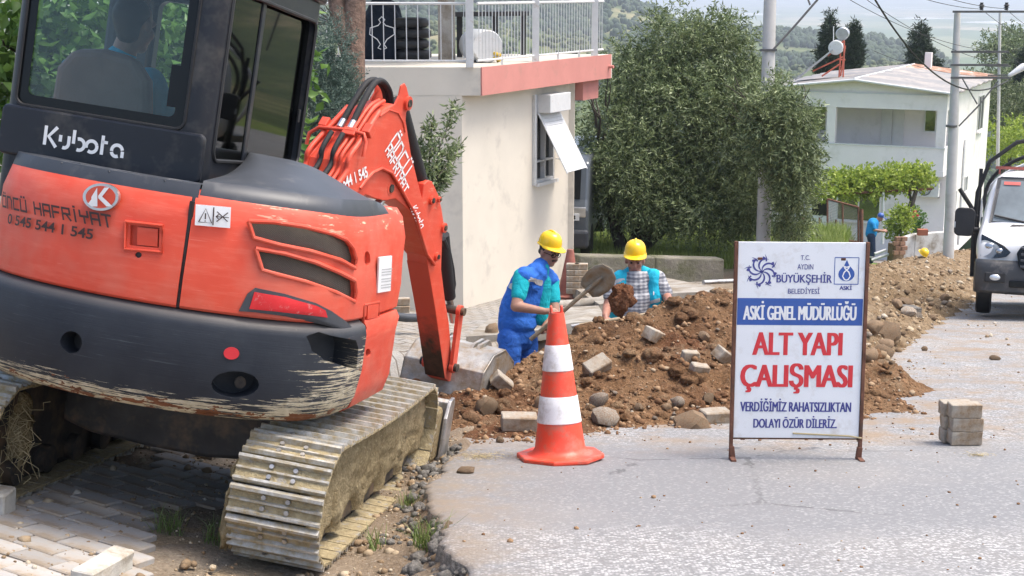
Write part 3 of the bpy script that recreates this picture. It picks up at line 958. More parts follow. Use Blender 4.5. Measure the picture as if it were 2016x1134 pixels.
# the small stack on the road
p = G(1903, 878)
for lev, (off, ya, nm) in enumerate([(0.0, 0.03, 'lowest'), (0.003, 0.02, 'middle'), (-0.012, 0.035, 'topmost')]):
    for q, wd in ((0, 'front'), (1, 'rear')):
        block('paving_block', (.20, .095, .088), (p.x + off - q * .022, p.y + .05 + q * .10, p.z + .046 + lev * .0895 - 0.0165 * q), (0, 0, ya + random.gauss(0, .01)), M['paver'],
              f'{nm} {wd} paving block in the small stack on the road', 'blocks stacked on the road', chip=.008)
block('kerb_stone', (.5, .13, .13), G(5, 1008) + Vector((-.22, .06, .05)), (0, .1, -.12), M['kerb'], 'pale kerb stone lying by the left track at the picture edge', cat='kerb stone')
block('kerb_stone', (.10, .34, .11), G(222, 1120) + Vector((-.02, -.08, .02)), (-.1, .12, -.25), M['kerb'], 'pale kerb stone lying in the foreground below the excavator', cat='kerb stone')

# ---------------------------------------------------------------- grass tufts and straw
def blades(n, spread, h, w, rg, lean=0.5):
    V, F = [], []
    for i in range(n):
        a = rg.uniform(0, 6.28); r = spread * math.sqrt(rg.random())
        x, y = r * math.cos(a), r * math.sin(a)
        hh = h * rg.uniform(.5, 1.1); dx, dy = rg.gauss(0, lean) * hh, rg.gauss(0, lean) * hh
        b = rg.uniform(0, 6.28); wx, wy = w * math.cos(b), w * math.sin(b)
        k = len(V)
        V += [(x - wx, y - wy, -.01), (x + wx, y + wy, -.01), (x + dx * .45 + wx * .7, y + dy * .45 + wy * .7, hh * .62), (x + dx * .45 - wx * .7, y + dy * .45 - wy * .7, hh * .62), (x + dx, y + dy, hh)]
        F += [(k, k + 1, k + 2), (k, k + 2, k + 3), (k + 3, k + 2, k + 4)]
    return V, F
M['grass'] = leafmat('grass_blades', (0.10, 0.17, 0.035), (0.26, 0.33, 0.10))
M['straw'] = leafmat('dry_straw', (0.42, 0.34, 0.18), (0.62, 0.53, 0.33))
for px, py, s, n, lab in [(848, 1085, .085, 130, 'tuft of fresh grass at the broken asphalt edge'), (805, 1010, .07, 50, 'thin grass tuft beside the lower track run'), (335, 1035, .07, 60, 'low dark grass tuft under the excavator'), (430, 1055, .08, 70, 'grass tuft against the near end of the right track'), (740, 1085, .05, 30, 'sparse grass sprig near the bottom of the right track')]:
    p = G(px, py)
    v, f = blades(n, s, .13, .0022, rg)
    tag(link('grass_tuft', np_mesh('grass_tuft', v, f), M['grass'], None, (p.x, p.y, ground_z(p.x, p.y) - .03 + (verge(p.x, p.y) if p.x > -1.1 else 0))), lab, 'grass tuft')
for px, py, s, n, lab in [(945, 900, .20, 420, 'patch of spilled straw on the asphalt beside the blade'), (1925, 897, .10, 130, 'small patch of straw on the road by the block stack')]:
    p = G(px, py); V, F = [], []
    for i in range(n):
        a, b = rg.uniform(0, 6.28), rg.uniform(0, 6.28); r = s * abs(rg.gauss(0, .6)); L = rg.uniform(.015, .045)
        x, y = p.x + r * math.cos(a), p.y + r * math.sin(a)
        z = road_z(y) + .004 + rg.random() * .01
        dx, dy = L * math.cos(b), L * math.sin(b); k = len(V)
        V += [(x, y, z), (x + dx, y + dy, road_z(y + dy) + .004), (x + dx - dy * .08, y + dy + dx * .08, road_z(y + dy) + .006)]; F.append((k, k + 1, k + 2))
    tag(link('straw', np_mesh('straw', V, F), M['straw']), lab, 'straw', kind='stuff')
# ================================================================== excavator
def m_red():
    t = NT('orange_red_paint')
    c = t.ramp(t.noise(2.5, 5), [(0.3, (0.62, 0.062, 0.030)), (0.7, (0.72, 0.088, 0.044))])
    st = t.mapping((1.2, 1.2, 9))
    fade = t.ramp(t.noise(3.0, 6, .7, st), [(0.50, 0), (0.80, 0.45)])
    c = t.mix(fade, c, (0.78, 0.21, 0.14))
    z = t.sep()[2]
    chip = t.math('MULTIPLY', t.ramp(t.noise(5, 8, .72, t.mapping((1, 1, 7))), [(0.60, 0), (0.63, 1)]), t.maprange(z, 1.46, 1.54))
    chip = t.math('MULTIPLY', chip, t.maprange(t.sep()[0], 0.40, 0.62))
    c = t.mix(chip, c, (0.60, 0.47, 0.32))
    sm = t.ramp(t.noise(11, 6, .75, t.mapping((1, 1, 2.5))), [(0.66, 0), (0.74, 0.75)])
    c = t.mix(t.math('MULTIPLY', sm, t.maprange(z, 1.0, 0.7)), c, (0.05, 0.035, 0.03))
    dust = t.ramp(t.noise(1.7, 4, .75, t.mapping(loc=(5, 1, 2))), [(0.48, 0), (0.75, .28)])
    c = t.mix(dust, c, (0.52, 0.30, 0.22))
    fine_ = t.ramp(t.noise(2.6, 4, .8, t.mapping((2, 2, 70))), [(0.64, 0), (0.72, .5)])
    c = t.mix(fine_, c, (0.83, 0.36, 0.27))
    t.bump(t.math('ADD', t.noise(2.2, 2), t.math('MULTIPLY', t.noise(14, 3), .08)), 0.35, 0.03)
    return t.set(c, t.ramp(t.noise(4, 4), [(0.3, 0.36), (0.7, 0.60)]), 0, 0.4)
def m_cw():
    t = NT('scuffed_charcoal_casting')
    x, y, z = t.sep()
    c = t.ramp(t.noise(3, 5), [(0.3, (0.020, 0.024, 0.032)), (0.7, (0.036, 0.041, 0.05))])
    st = t.mapping((1.0, 1.0, 26))
    n = t.noise(4.5, 8, .72, st)
    scr = t.ramp(t.noise(2.2, 6, .8, t.mapping((1.5, 1.5, 60))), [(0.60, 0), (0.72, 0.30)])
    c = t.mix(scr, c, (0.19, 0.20, 0.21))
    low = t.math('ADD', t.maprange(z, 0.80, 0.66), t.math('MULTIPLY', t.maprange(x, 0.52, 0.92), t.maprange(z, 1.10, 0.85, 0.25, 0.9)), clamp=True)
    thr = t.math('SUBTRACT', n, t.math('MULTIPLY', low, 0.31))
    cream = t.math('LESS_THAN', thr, 0.215)
    n2 = t.noise(5.5, 6, .7, t.mapping((1, 1, 3.0), loc=(4, 2, 1)))
    rust = t.math('LESS_THAN', t.math('SUBTRACT', n2, t.math('MULTIPLY', t.math('ADD', t.maprange(z, 0.74, 0.65), t.math('MULTIPLY', t.maprange(x, .8, .92), .5), clamp=True), 0.20)), 0.265)
    c = t.mix(cream, c, t.ramp(t.noise(30, 4), [(0.3, (0.40, 0.34, 0.23)), (0.7, (0.62, 0.56, 0.42))]))
    c = t.mix(rust, c, t.ramp(t.noise(24, 4), [(0.3, (0.12, 0.045, 0.022)), (0.7, (0.23, 0.095, 0.045))]))
    dust = t.math('MULTIPLY', t.maprange(z, 1.03, 1.08), 0.35)
    c = t.mix(dust, c, (0.25, 0.22, 0.19))
    t.bump(t.math('ADD', t.noise(7, 5), t.math('MULTIPLY', n, 0.6)), 0.22, 0.01)
    return t.set(c, t.mix(cream, (0.45, 0.45, 0.45), (0.85, 0.85, 0.85)), 0, 0.22)
M['red'] = m_red()
M['cw'] = m_cw()
M['cabpaint'] = simple('cab_charcoal_paint', (0.017, 0.020, 0.027), 0.34, var=0.2, scale=3, bump=0.05, bscale=8, dist=.01, dirt=(0.07, 0.066, 0.062), dirt_amt=0.35, dscale=4, spec=.32)
M['plastic'] = simple('charcoal_plastic', (0.048, 0.053, 0.062), 0.45, var=0.14, scale=5, bump=0.18, bscale=300, dist=0.001, dirt=(0.10, 0.10, 0.10), dirt_amt=0.15, dscale=7)
M['rubber'] = simple('black_rubber', (0.018, 0.018, 0.019), 0.55, var=0.2, bump=0.1)
M['frit'] = simple('black_glass_border', (0.008, 0.009, 0.010), 0.16, var=0.1, bump=0, spec=.25)
M['white'] = simple('white_print', (0.82, 0.82, 0.81), 0.5, var=0.05, bump=0)
M['print_black'] = simple('dark_brown_print', (0.045, 0.022, 0.02), 0.5, var=0.1, bump=0)
M['steel'] = simple('worn_steel', (0.42, 0.41, 0.40), 0.42, 0.75, var=0.3, scale=12, bump=0.25, bscale=50, dist=0.004, dirt=(0.28, 0.22, 0.14), dirt_amt=0.45, dscale=8)
M['mud'] = m_dirt('caked_mud', (0.22, 0.165, 0.085), (0.33, 0.26, 0.145), (0.42, 0.345, 0.21), 0.9)
M['dark_steel'] = simple('dark_grimy_steel', (0.035, 0.032, 0.03), 0.6, 0.2, var=0.4, scale=7, bump=0.3, bscale=40, dist=0.006, dirt=(0.15, 0.10, 0.06), dirt_amt=0.42, dscale=4)
M['bucket'] = simple('bare_bucket_steel', (0.36, 0.35, 0.33), 0.5, 0.45, var=0.3, scale=6, bump=0.5, bscale=22, dist=0.012, dirt=(0.27, 0.20, 0.125), dirt_amt=0.95, dscale=5)
M['hose'] = simple('black_hose', (0.014, 0.014, 0.015), 0.7, var=0.2, bump=0.6, bscale=160, dist=0.004)
M['chrome'] = simple('zinc_fitting', (0.6, 0.6, 0.6), 0.3, 0.9, var=0.1, bump=0.1)
M['grille'] = None
def m_grille():
    t = NT('dusty_mesh')
    a = t.sep()
    br = t.n('ShaderNodeTexBrick'); br.inputs['Scale'].default_value = 60; br.inputs['Mortar Size'].default_value = 0.06
    br.inputs['Color1'].default_value = (0.032, 0.028, 0.024, 1); br.inputs['Color2'].default_value = (0.045, 0.038, 0.03, 1); br.inputs['Mortar'].default_value = (0.12, 0.105, 0.08, 1)
    t.l(t.mapping((1, 1, 1), rot=(R(90), 0, 0)), br.inputs[0])
    c = t.mix(t.ramp(t.noise(3, 5, .7), [(0.4, 0), (0.8, 0.7)]), br.outputs[0], (0.14, 0.115, 0.085))
    t.bump(br.outputs['Fac'], 0.6, 0.004)
    return t.set(c, 0.7)
M['grille'] = m_grille()
M['reflector'] = simple('red_reflector', (0.62, 0.02, 0.025), 0.2, var=0.1, bump=0.4, bscale=200, dist=0.002, dirt=(0.5, 0.3, 0.28), dirt_amt=0.1, dscale=30)
M['oper_glass'] = glassmat('cab_glass', (0.84, 0.92, 0.90), 0.015)
M['side_glass'] = glassmat('dark_side_glass', (0.13, 0.15, 0.155), 0.03)

EX = empty('excavator', MT, MR, 'orange red crawler excavator with charcoal cab and counterweight, digging beside the road', 'excavator')
# ---- sweep helpers in machine coordinates (x right, y forward, z up)
def rho(a, R0=1.30, S=0.895):
    s = abs(math.sin(a))
    return (R0 ** -10 + (s / S) ** 10) ** -0.1
def SURF(a, z, off=0.0):
    r = rho(a)
    p = Vector((r * math.sin(a), -r * math.cos(a), z))
    e = 0.01
    r2 = rho(a + e)
    tn = Vector((r2 * math.sin(a + e), -r2 * math.cos(a + e), z)) - p
    n = Vector((-tn.y, tn.x, 0)).normalized() * -1
    return p + n * off
MRi = MR.inverted()
O_M = MRi @ (CAM - MT)
def hit(px, py, off=0.0):
    """where the line of sight meets the tail surface -> (angle, z)"""
    d = MRi @ ray(px, py)
    t = 3.0
    while t < 9:
        q = O_M + d * t
        a = math.atan2(q.x, -q.y)
        if math.hypot(q.x, q.y) < rho(a) + off: return a, q.z
        t += 0.003
    return a, q.z
def on_plane(px, py, axis, val):
    d = MRi @ ray(px, py)
    return O_M + d * ((val - O_M[axis]) / d[axis])
def sweep(name, a0, a1, prof_out, thick, mats, da=2.5, smooth=40, mi=0):
    """solid shell following the tail outline; prof_out = [(z, inset)]"""
    n = max(2, int(abs(math.degrees(a1 - a0)) / da))
    vs, fs = [], []
    k = len(prof_out)
    for i in range(n + 1):
        a = a0 + (a1 - a0) * i / n
        for z, ins in prof_out: vs.append(SURF(a, z, -ins))
        for z, ins in reversed(prof_out):
            q = SURF(a, z, -max(ins, 0)); f_ = 1 - thick / math.hypot(q.x, q.y); vs.append(Vector((q.x * f_, q.y * f_, z)))
    w = 2 * k
    for i in range(n):
        for j in range(w):
            fs.append((i * w + j, i * w + (j + 1) % w, (i + 1) * w + (j + 1) % w, (i + 1) * w + j))
    fs.append(tuple(range(w))); fs.append(tuple(range(n * w, n * w + w))[::-1])
    mb = MB(); mb.add(vs, fs)
    return mb.build(name, mats, EX, smooth)
def cutter_px(poly, off_out, depth, surf=True):
    """prism cutting inwards through the tail surface along its normals, outline given on the photo survey"""
    hs = [hit(*p) for p in poly]
    vs = [SURF(a, z, off_out) for a, z in hs] + [SURF(a, z, -depth) for a, z in hs]
    n = len(poly)
    mb = MB(); mb.add(vs, [tuple(range(n)), tuple(range(n, 2 * n))[::-1]] + [(i, n + i, n + (i + 1) % n, (i + 1) % n) for i in range(n)])
    return mb.build('cutter', None, EX)
def ring_px(cx, cy, rx, ry, n=20):
    return [(cx + rx * math.cos(2 * PI * i / n), cy + ry * math.sin(2 * PI * i / n)) for i in range(n)]
def inlay(name, poly, off, mat, thick=0.006, grid=6):
    """thin plate lying on or in the tail surface"""
    hs = [hit(*p) for p in poly]
    n = len(hs)
    mb = MB()
    ca = sum(h[0] for h in hs) / n; cz = sum(h[1] for h in hs) / n
    vs, fs = [], []
    rings = grid
    for k in range(rings):
        f = 1 - k / rings
        vs += [SURF(ca + (a - ca) * f, cz + (z - cz) * f, off) for a, z in hs]
    vs.append(SURF(ca, cz, off))
    for k in range(rings - 1):
        fs += [(k * n + i, k * n + (i + 1) % n, (k + 1) * n + (i + 1) % n, (k + 1) * n + i) for i in range(n)]
    fs += [((rings - 1) * n + i, (rings - 1) * n + (i + 1) % n, rings * n) for i in range(n)]
    b = len(vs)
    vs += [SURF(a, z, off - thick) for a, z in hs]
    fs += [(i, b + i, b + (i + 1) % n, (i + 1) % n) for i in range(n)]
    mb.add(vs, fs)
    return mb.build(name, mat, EX, 40)

A_SEAM = hit(366, 480)[0]
# counterweight
cw_prof = [(0.615, 0.14), (0.63, 0.06), (0.66, 0.015), (0.72, -0.012), (0.85, -0.03), (1.02, -0.028), (1.06, -0.015), (1.082, 0.02)]
A_CW = hit(704, 700)[0]
cw = sweep('counterweight', R(-82), A_CW, cw_prof, 0.30, M['cw'])
cuts = [cutter_px(ring_px(148, 673, 21, 22), .1, .10), cutter_px(ring_px(462, 755, 46, 27), .1, .10),
        cutter_px([(597, 660), (622, 652), (690, 668), (694, 682), (690, 724), (672, 722), (628, 706), (606, 688)], .1, .09)]
carve(cw, cuts)
cw.data.shade_smooth(); cw.data.set_sharp_from_angle(angle=R(40))
inlay('bolt_recess', ring_px(148, 673, 19, 20), -.06, M['rubber'])
inlay('tow_pin', ring_px(475, 757, 12, 12), -.045, M['dark_steel'])
inlay('paint_dot', ring_px(455, 693, 15, 12), .034, simple('red_dot_paint', (0.62, 0.03, 0.04), .4, bump=0), .004)
sp = sweep('side_panel', A_CW + R(.6), R(93), [(0.63, 0.05), (0.66, 0.01), (0.75, -0.012), (0.98, -0.012), (1.05, -0.02), (1.082, 0.0)], 0.05, M['red'])
carve(sp, [cutter_px(ring_px(720, 693, 5, 8, 10), .1, .04)])
# hood panels
hood_prof = [(1.088, 0.012), (1.10, 0.0), (1.22, -0.004), (1.34, 0.006), (1.46, 0.010), (1.50, 0.022), (1.56, 0.04), (1.60, 0.075)]
hl = sweep('rear_door', R(-84), A_SEAM - R(.35), hood_prof, 0.05, M['red'])
hr = sweep('radiator_panel', A_SEAM + R(.35), R(93), hood_prof, 0.055, M['red'])
v1 = [(489, 435), (540, 437), (600, 446), (655, 460), (682, 472), (695, 488), (701, 510), (699, 528), (670, 512), (610, 494), (550, 482), (500, 468)]
v2 = [(503, 489), (560, 499), (620, 516), (670, 537), (698, 552), (700, 575), (698, 594), (660, 575), (600, 554), (545, 540), (516, 531)]
carve(hl, [cutter_px([(255, 443), (313, 449), (312, 488), (254, 483)], .1, .03), cutter_px(ring_px(272, 502, 7, 6, 10), .1, .03)])
carve(hr, [cutter_px(v1, .1, .035), cutter_px(v2, .1, .035), cutter_px(ring_px(726, 510, 6, 15, 12), .1, .03)])
for o in (hl, hr, sp):
    o.data.shade_smooth(); o.data.set_sharp_from_angle(angle=R(40))
for v in (v1, v2):
    g = inlay('vent_grille', v, -.024, M['grille'], .01)
def vent_rim(poly, w):
    hs = [hit(*p) for p in poly] ; hs.append(hs[0])
    mb = MB()
    mb.tube([SURF(a, z, .001) for a, z in hs], w, 8)
    return mb.build('vent_rim', M['red'], EX, 40)
vent_rim(v1, .010); vent_rim(v2, .010)
inlay('door_latch', [(270, 447), (310, 451), (309, 486), (269, 482)], -.006, M['red'], .012)
vent_rim([(247, 436), (320, 444), (319, 496), (246, 490)], .007)
inlay('key_lock', ring_px(271, 502, 6, 6, 12), -.01, M['rubber'])
inlay('panel_latch', [(722, 602), (743, 598), (742, 624), (721, 628)], .006, M['red'], .012)
vent_rim([(716, 600), (746, 594), (745, 632), (715, 638)], .006)
# seam gasket, emblem, stickers
mb = MB(); mb.tube([SURF(A_SEAM, z, -.02) for z in (1.09, 1.2, 1.3, 1.4, 1.5, 1.55)], .012, 6); mb.build('door_seal', M['rubber'], EX, 40)
ll = inlay('lamp_housing', [(470, 612), (487, 578), (502, 566), (560, 578), (620, 596), (650, 612), (678, 632), (698, 652), (694, 660), (640, 640), (560, 622), (500, 614)], .010, M['plastic'], .02)
inlay('reflector', [(490, 607), (500, 574), (560, 584), (620, 601), (636, 610), (640, 624), (600, 619), (540, 612)], .016, M['reflector'], .008)
def surf_box(p00, p10, p01, off):
    """maps (u, v) in a box on the tail surface: lower left, lower right, upper left corners"""
    a, b, c = hit(*p00), hit(*p10), hit(*p01)
    def fn(u, v, t):
        aa = a[0] + (b[0] - a[0]) * u + (c[0] - a[0]) * v; zz = a[1] + (b[1] - a[1]) * u + (c[1] - a[1]) * v
        return SURF(aa, zz, off + t)
    return fn
stroke_word('lettering', 'önCü HAFRiYAT', surf_box((8, 406), (222, 447), (8, 385), .004), M['print_black'], EX, w=0.20, gap=0.34, lw=.8)
lettering('lettering', '0 545 544 1 545', surf_box((17, 440), (184, 472), (19, 420), .004), M['print_black'], EX, bold=0.02)
inlay('emblem', ring_px(201, 388, 35, 27, 28), .010, M['chrome'], .02)
inlay('emblem_field', ring_px(201, 388, 29, 22, 28), .0115, M['red'], .004)
ef = surf_box((172, 410), (230, 410), (172, 366), .014)
mb = MB()
mb.add([ef(*p, .001) for p in [(.22, .08), (.22, .5), (.42, .92), (.42, .08)]], [(0, 1, 2, 3)])
mb.add([ef(*p, .001) for p in [(.45, .55), (.66, .92), (.82, .92), (.58, .52), (.92, .08), (.72, .08), (.45, .45)]], [tuple(range(7))])
mb.add([ef(*p, .001) for p in [(.10, .2), (.22, .08), (.22, .40)]], [(0, 1, 2)])
mb.build('emblem_letter', M['white'], EX, fixn=False)
st = inlay('warning_sticker', [(386, 402), (455, 408), (453, 449), (384, 443)], .006, M['white'], .003)
sf = surf_box((386, 442), (453, 448), (388, 403), .0085)
mb = MB()
for ln in ([(.08, .15), (.27, .85), (.46, .15), (.08, .15)], [(.27, .32), (.27, .62)], [(.27, .2), (.27, .25)], [(.5, .05), (.5, .95)], [(.60, .25), (.92, .75)], [(.60, .75), (.92, .3)], [(.58, .5), (.95, .5)], [(.66, .38), (.58, .5), (.66, .62)]):
    ribbon(mb, ln, .035, sf, .0005)
mb.build('warning_symbol', M['print_black'], EX, fixn=False)
sk = inlay('paper_sticker', [(743, 506), (768, 503), (765, 572), (740, 576)], .010, M['white'], .008)
sf2 = surf_box((741, 575), (767, 571), (744, 507), .0115)
mb = MB()
for q in (.12, .2, .3, .38, .5, .58, .66):
    ribbon(mb, [(.12, q), (.88, q)], .03, sf2, .0005)
mb.build('sticker_print', simple('grey_print', (.45, .45, .45), bump=0), EX, fixn=False)

# ---- top covers
def top_cover(name, a0, a1, z_edge, rise, r_in, ins, mat, n=26, m=10, skirt=0.05, front=None):
    vs, fs = [], []
    for i in range(n + 1):
        a = a0 + (a1 - a0) * i / n
        ro = rho(a) - ins
        vs.append(Vector((ro * math.sin(a), -ro * math.cos(a), z_edge - skirt)))
        for j in range(m + 1):
            t = j / m
            r = ro - (ro - r_in) * (t ** 1.15)
            x, y = r * math.sin(a), -r * math.cos(a)
            z = z_edge + rise(a, t)
            vs.append(Vector((x, y, z)))
    k = m + 2
    for i in range(n):
        for j in range(k - 1):
            fs.append((i * k + j, i * k + j + 1, (i + 1) * k + j + 1, (i + 1) * k + j))
    mb = MB(); mb.add(vs, fs)
    return mb.build(name, mat, EX, 50)
def rise_r(a, t):
    u = (a - A_SEAM) / (R(100) - A_SEAM)
    env = sstep(-0.02, 0.16, u) * (1 - 0.55 * sstep(0.35, 1.0, u))
    edge = 0.055 * sstep(0, 0.05, t) * (1 - .85 * sstep(.50, .92, u)) - .03 * sstep(.6, 1, u)
    return edge + 0.125 * sstep(0.02, 0.75, t) * env * (1 - .6 * sstep(.6, 1, u))
top_cover('engine_cover', A_SEAM + R(1), R(92), 1.585, rise_r, 0.22, 0.055, M['plastic'], n=40, m=16)
def rise_l(a, t):
    return 0.052 * sstep(0, 0.12, t) - .03 * sstep(.8, 1, t)
lid = top_cover('rear_lid', R(-44), A_SEAM + R(.8), 1.57, rise_l, 1.02, 0.045, M['plastic'], n=24, m=8)
for a in (-20, -8, 4):
    mb = MB(); mb.tube([SURF(R(a), 1.612, -.062), SURF(R(a + .6), 1.621, -.10), SURF(R(a + 3.2), 1.621, -.105), SURF(R(a + 3.8), 1.620, -.16)], .006, 6)
    mb.build('lid_rib', M['plastic'], EX, 40)
mb = MB(); mb.box2((-.86, -.80, 0.66), (.70, .55, 1.08)); mb.box2((-.78, -.78, 1.08), (.74, -.1, 1.54)); mb.box2((-.86, .0, 1.0), (.30, .85, 1.12))
mb.build('engine_bay', M['dark_steel'], EX, bevel=.03)
mb = MB(); mb.cyl((0, 0, .52), (0, 0, .68), .46, 32); mb.build('slew_ring', M['dark_steel'], EX, 40)

# ---- cab
def rrect(x0, x1, y0, y1, r, n=6):
    pts = []
    for cx, cy, a0 in ((x1 - r, y0 + r, -90), (x1 - r, y1 - r, 0), (x0 + r, y1 - r, 90), (x0 + r, y0 + r, 180)):
        for i in range(n + 1):
            a = R(a0 + 90 * i / n); pts.append((cx + r * math.cos(a), cy + r * math.sin(a)))
    return pts
CX0, CX1, CY0, CY1, CZ0, CZ1 = -.88, .12, -.89, .60, 1.40, 2.60
outer = rrect(CX0, CX1, CY0, CY1, .09); inner = rrect(CX0 + .055, CX1 - .055, CY0 + .055, CY1 - .055, .05)
n = len(outer)
mb = MB()
vs = [(x, y, CZ0) for x, y in outer] + [(x, y, CZ1) for x, y in outer] + [(x, y, CZ0) for x, y in inner] + [(x, y, CZ1) for x, y in inner]
fs = []
for i in range(n):
    j = (i + 1) % n
    fs += [(i, j, n + j, n + i), (2 * n + i, 3 * n + i, 3 * n + j, 2 * n + j), (i, 2 * n + i, 2 * n + j, j), (n + i, n + j, 3 * n + j, 3 * n + i)]
mb.add(vs, fs)
cab = mb.build('cab_frame', M['cabpaint'], EX)
def cut_rr(u0, u1, v0, v1, r, axis, t0, t1):
    pts = rrect(u0, u1, v0, v1, r)
    f = (lambda a, b, t: (a, t, b)) if axis == 1 else (lambda a, b, t: (t, a, b))
    mb = MB(); mb.prism(pts, f, t0, t1)
    return mb.build('cutter', None, EX)
carve(cab, [cut_rr(-.815, .005, 1.835, 2.52, .045, 1, -1.1, -.7), cut_rr(-.80, .50, 1.715, 2.50, .055, 0, -.05, .3), cut_rr(-.78, .50, 1.6, 2.50, .055, 0, -1.1, -.7), cut_rr(-.80, .04, 1.55, 2.5, .05, 1, .45, .8)])
cab.data.shade_smooth(); cab.data.set_sharp_from_angle(angle=R(35))
mb = MB(); mb.prism(rrect(CX0 - .02, CX1 + .02, CY0 - .03, CY1 + .06, .1), lambda a, b, t: (a, b, t), 2.605, 2.68)
mb.build('roof', M['cabpaint'], EX, bevel=.02)
mb = MB(); mb.prism(rrect(CX0 + .01, CX1 - .005, 1.60, 1.83, .03), lambda a, b, t: (a, t, b), CY0 - .018, CY0 + .02)
mb.build('rear_sill', M['cabpaint'], EX, bevel=.012)
kubota_word('maker_name', lambda u, v, t: (-.648 + .40 * u, CY0 - .0195 - t, 1.662 + .080 * v), M['white'], EX)
# panes
mb = MB(); mb.box2((-.812, CY0 + .012, 1.838), (.002, CY0 + .018, 2.517)); mb.build('rear_window', M['oper_glass'], EX)
op, ip = rrect(-.813, .003, 1.837, 2.518, .04), rrect(-.765, -.052, 1.885, 2.518 - .03, .03)
mb = MB(); k = len(op)
mb.add([(x, CY0 + .008, z) for x, z in op] + [(x, CY0 + .008, z) for x, z in ip], [(i, (i + 1) % k, k + (i + 1) % k, k + i) for i in range(k)])
mb.box2((-.095, CY0 + .0075, 1.93), (-.05, CY0 + .0095, 2.12))
mb.build('window_border', M['frit'], EX)
mb = MB(); mb.box2((CX1 - .026, -.797, 1.718), (CX1 - .020, -.315, 2.497)); mb.build('side_window', M['side_glass'], EX)
mb = MB(); mb.box2((CX1 - .040, -.315, 1.718), (CX1 - .034, .497, 2.497)); mb.build('side_window', M['side_glass'], EX)
mb = MB(); mb.box2((CX1 - .045, -.345, 1.717), (CX1 - .012, -.295, 2.498)); mb.build('window_divider', M['cabpaint'], EX, bevel=.006)
mb = MB(); mb.box2((CX1 - .018, -.775, 1.93), (CX1 - .008, -.755, 1.99)); mb.box2((CX1 - .018, .44, 1.95), (CX1 - .006, .47, 2.02)); mb.build('window_latch', M['rubber'], EX, bevel=.004)
rim = [(CX1 + .002, y, z) for y, z in rrect(-.80, .50, 1.715, 2.50, .055)]; rim.append(rim[0])
mb = MB(); mb.tube(rim, .010, 6); rr_ = [(x, CY0 - .002, z) for x, z in rrect(-.815, .005, 1.835, 2.52, .045)]; rr_.append(rr_[0]); mb.tube(rr_, .008, 6)
mb.build('window_seal', M['rubber'], EX, 40)
mb = MB(); mb.box2((-.87, .56, 1.5), (-.83, .598, 2.55)); mb.build('front_post', M['cabpaint'], EX, bevel=.01)
mb = MB(); mb.box2((-.80, .42, 1.42), (.05, .54, 1.62)); mb.box2((-.80, -.8, 1.42), (.05, .5, 1.465)); mb.build('console', M['plastic'], EX, bevel=.02)
mb = MB(); mb.box2((-.80, -.35, 1.47), (-.71, .1, 1.90)); mb.box2((-.80, -.1, 1.90), (-.73, -.04, 2.5)); mb.build('control_box', M['plastic'], EX, bevel=.02)
# seat: rounded backrest and cushion
SEATX = on_plane(208, 150, 1, -.42).x; SEATZ = on_plane(208, 96, 1, -.45).z
mb = MB()
sb = [(-.215, 0), (.215, 0), (.245, .3), (.225, .50), (.15, .59), (0, .61), (-.15, .59), (-.225, .50), (-.245, .3)]
mb.prism([(SEATX + x * 1.05, 1.50 + z * (SEATZ - 1.5) / .61) for x, z in sb], lambda a, b, t: (a, t + (b - 1.5) * -.12, b), -.42, -.30)
mb.box2((SEATX - .22, -.36, 1.47), (SEATX + .22, .12, 1.60))
mb.build('seat', simple('brown_seat', (0.19, 0.115, 0.10), .7, var=.15, bump=.2), EX, bevel=.045, seg=3)

# ---- boom, arm and bucket: a vertical plane swung to the right of the machine
PHI = R(13); PIV = Vector((.1, 1.1, 0))
BH = Vector((math.sin(PHI), math.cos(PHI), 0)); BN = Vector((math.cos(PHI), -math.sin(PHI), 0))
def B(s, z, o):
    if o < 0 and z > .8: o = o * lerp(2.3, 1.0, sstep(.12, .72, s))          # the boom foot flares to the left
    return PIV + BH * s + BN * o + Vector((0, 0, z))
def bpl(px, py, o):
    d = MRi @ ray(px, py); p0 = PIV + BN * o
    q = O_M + d * ((p0 - O_M).dot(BN) / d.dot(BN))
    return ((q - p0).dot(BH), q.z)
HW = .09
side = [bpl(x, y, HW) for x, y in [(678, 355), (687, 321), (709, 288), (747, 229), (761, 215), (778, 205), (786, 188), (790, 169), (797, 164), (801, 171), (806, 193), (806, 212), (800, 222), (799, 238), (809, 302), (828, 379), (838, 414), (847, 453), (857, 487), (861, 508), (856, 522), (840, 500), (816, 420), (799, 390), (785, 364), (770, 340), (751, 331), (733, 340), (718, 357), (708, 371)]]
lug_free = [p for i, p in enumerate(side) if i not in (6, 7, 8, 9, 10, 11, 12)]
base = [(.12, 1.35), (.10, 1.0), (.02, .86), (-.1, .86), (-.16, .98), (-.10, 1.35)]
arch = [bpl(x, y, HW) for x, y in [(782, 392), (762, 396), (742, 392), (722, 384)]]
boom_out = lug_free[:16] + arch + base
mb = MB(); mb.prism(boom_out, B, -HW + .012, HW - .012)
mb.build('boom', M['red'], EX, 30, bevel=.006)
for s_ in (1, -1):
    mb = MB(); mb.prism(side + base, B, s_ * HW - .012 * s_ if s_ > 0 else -HW, s_ * HW if s_ > 0 else -HW + .012)
    mb.build('boom_plate', M['red'], EX, bevel=.004)
rimp = [bpl(x, y, HW) for x, y in [(708, 371), (718, 357), (733, 340), (751, 331), (770, 340), (785, 364), (799, 390), (816, 420), (840, 500), (855, 521)]]
mb = MB(); mb.tube([B(s, z, HW + .002) for s, z in rimp], .011, 8); 
rim2 = [bpl(x, y, HW) for x, y in [(747, 229), (765, 216), (783, 222), (793, 240), (797, 260)]]
mb.tube([B(s, z, HW + .002) for s, z in rim2], .006, 8)
mb.build('boom_rim', M['red'], EX, 40)
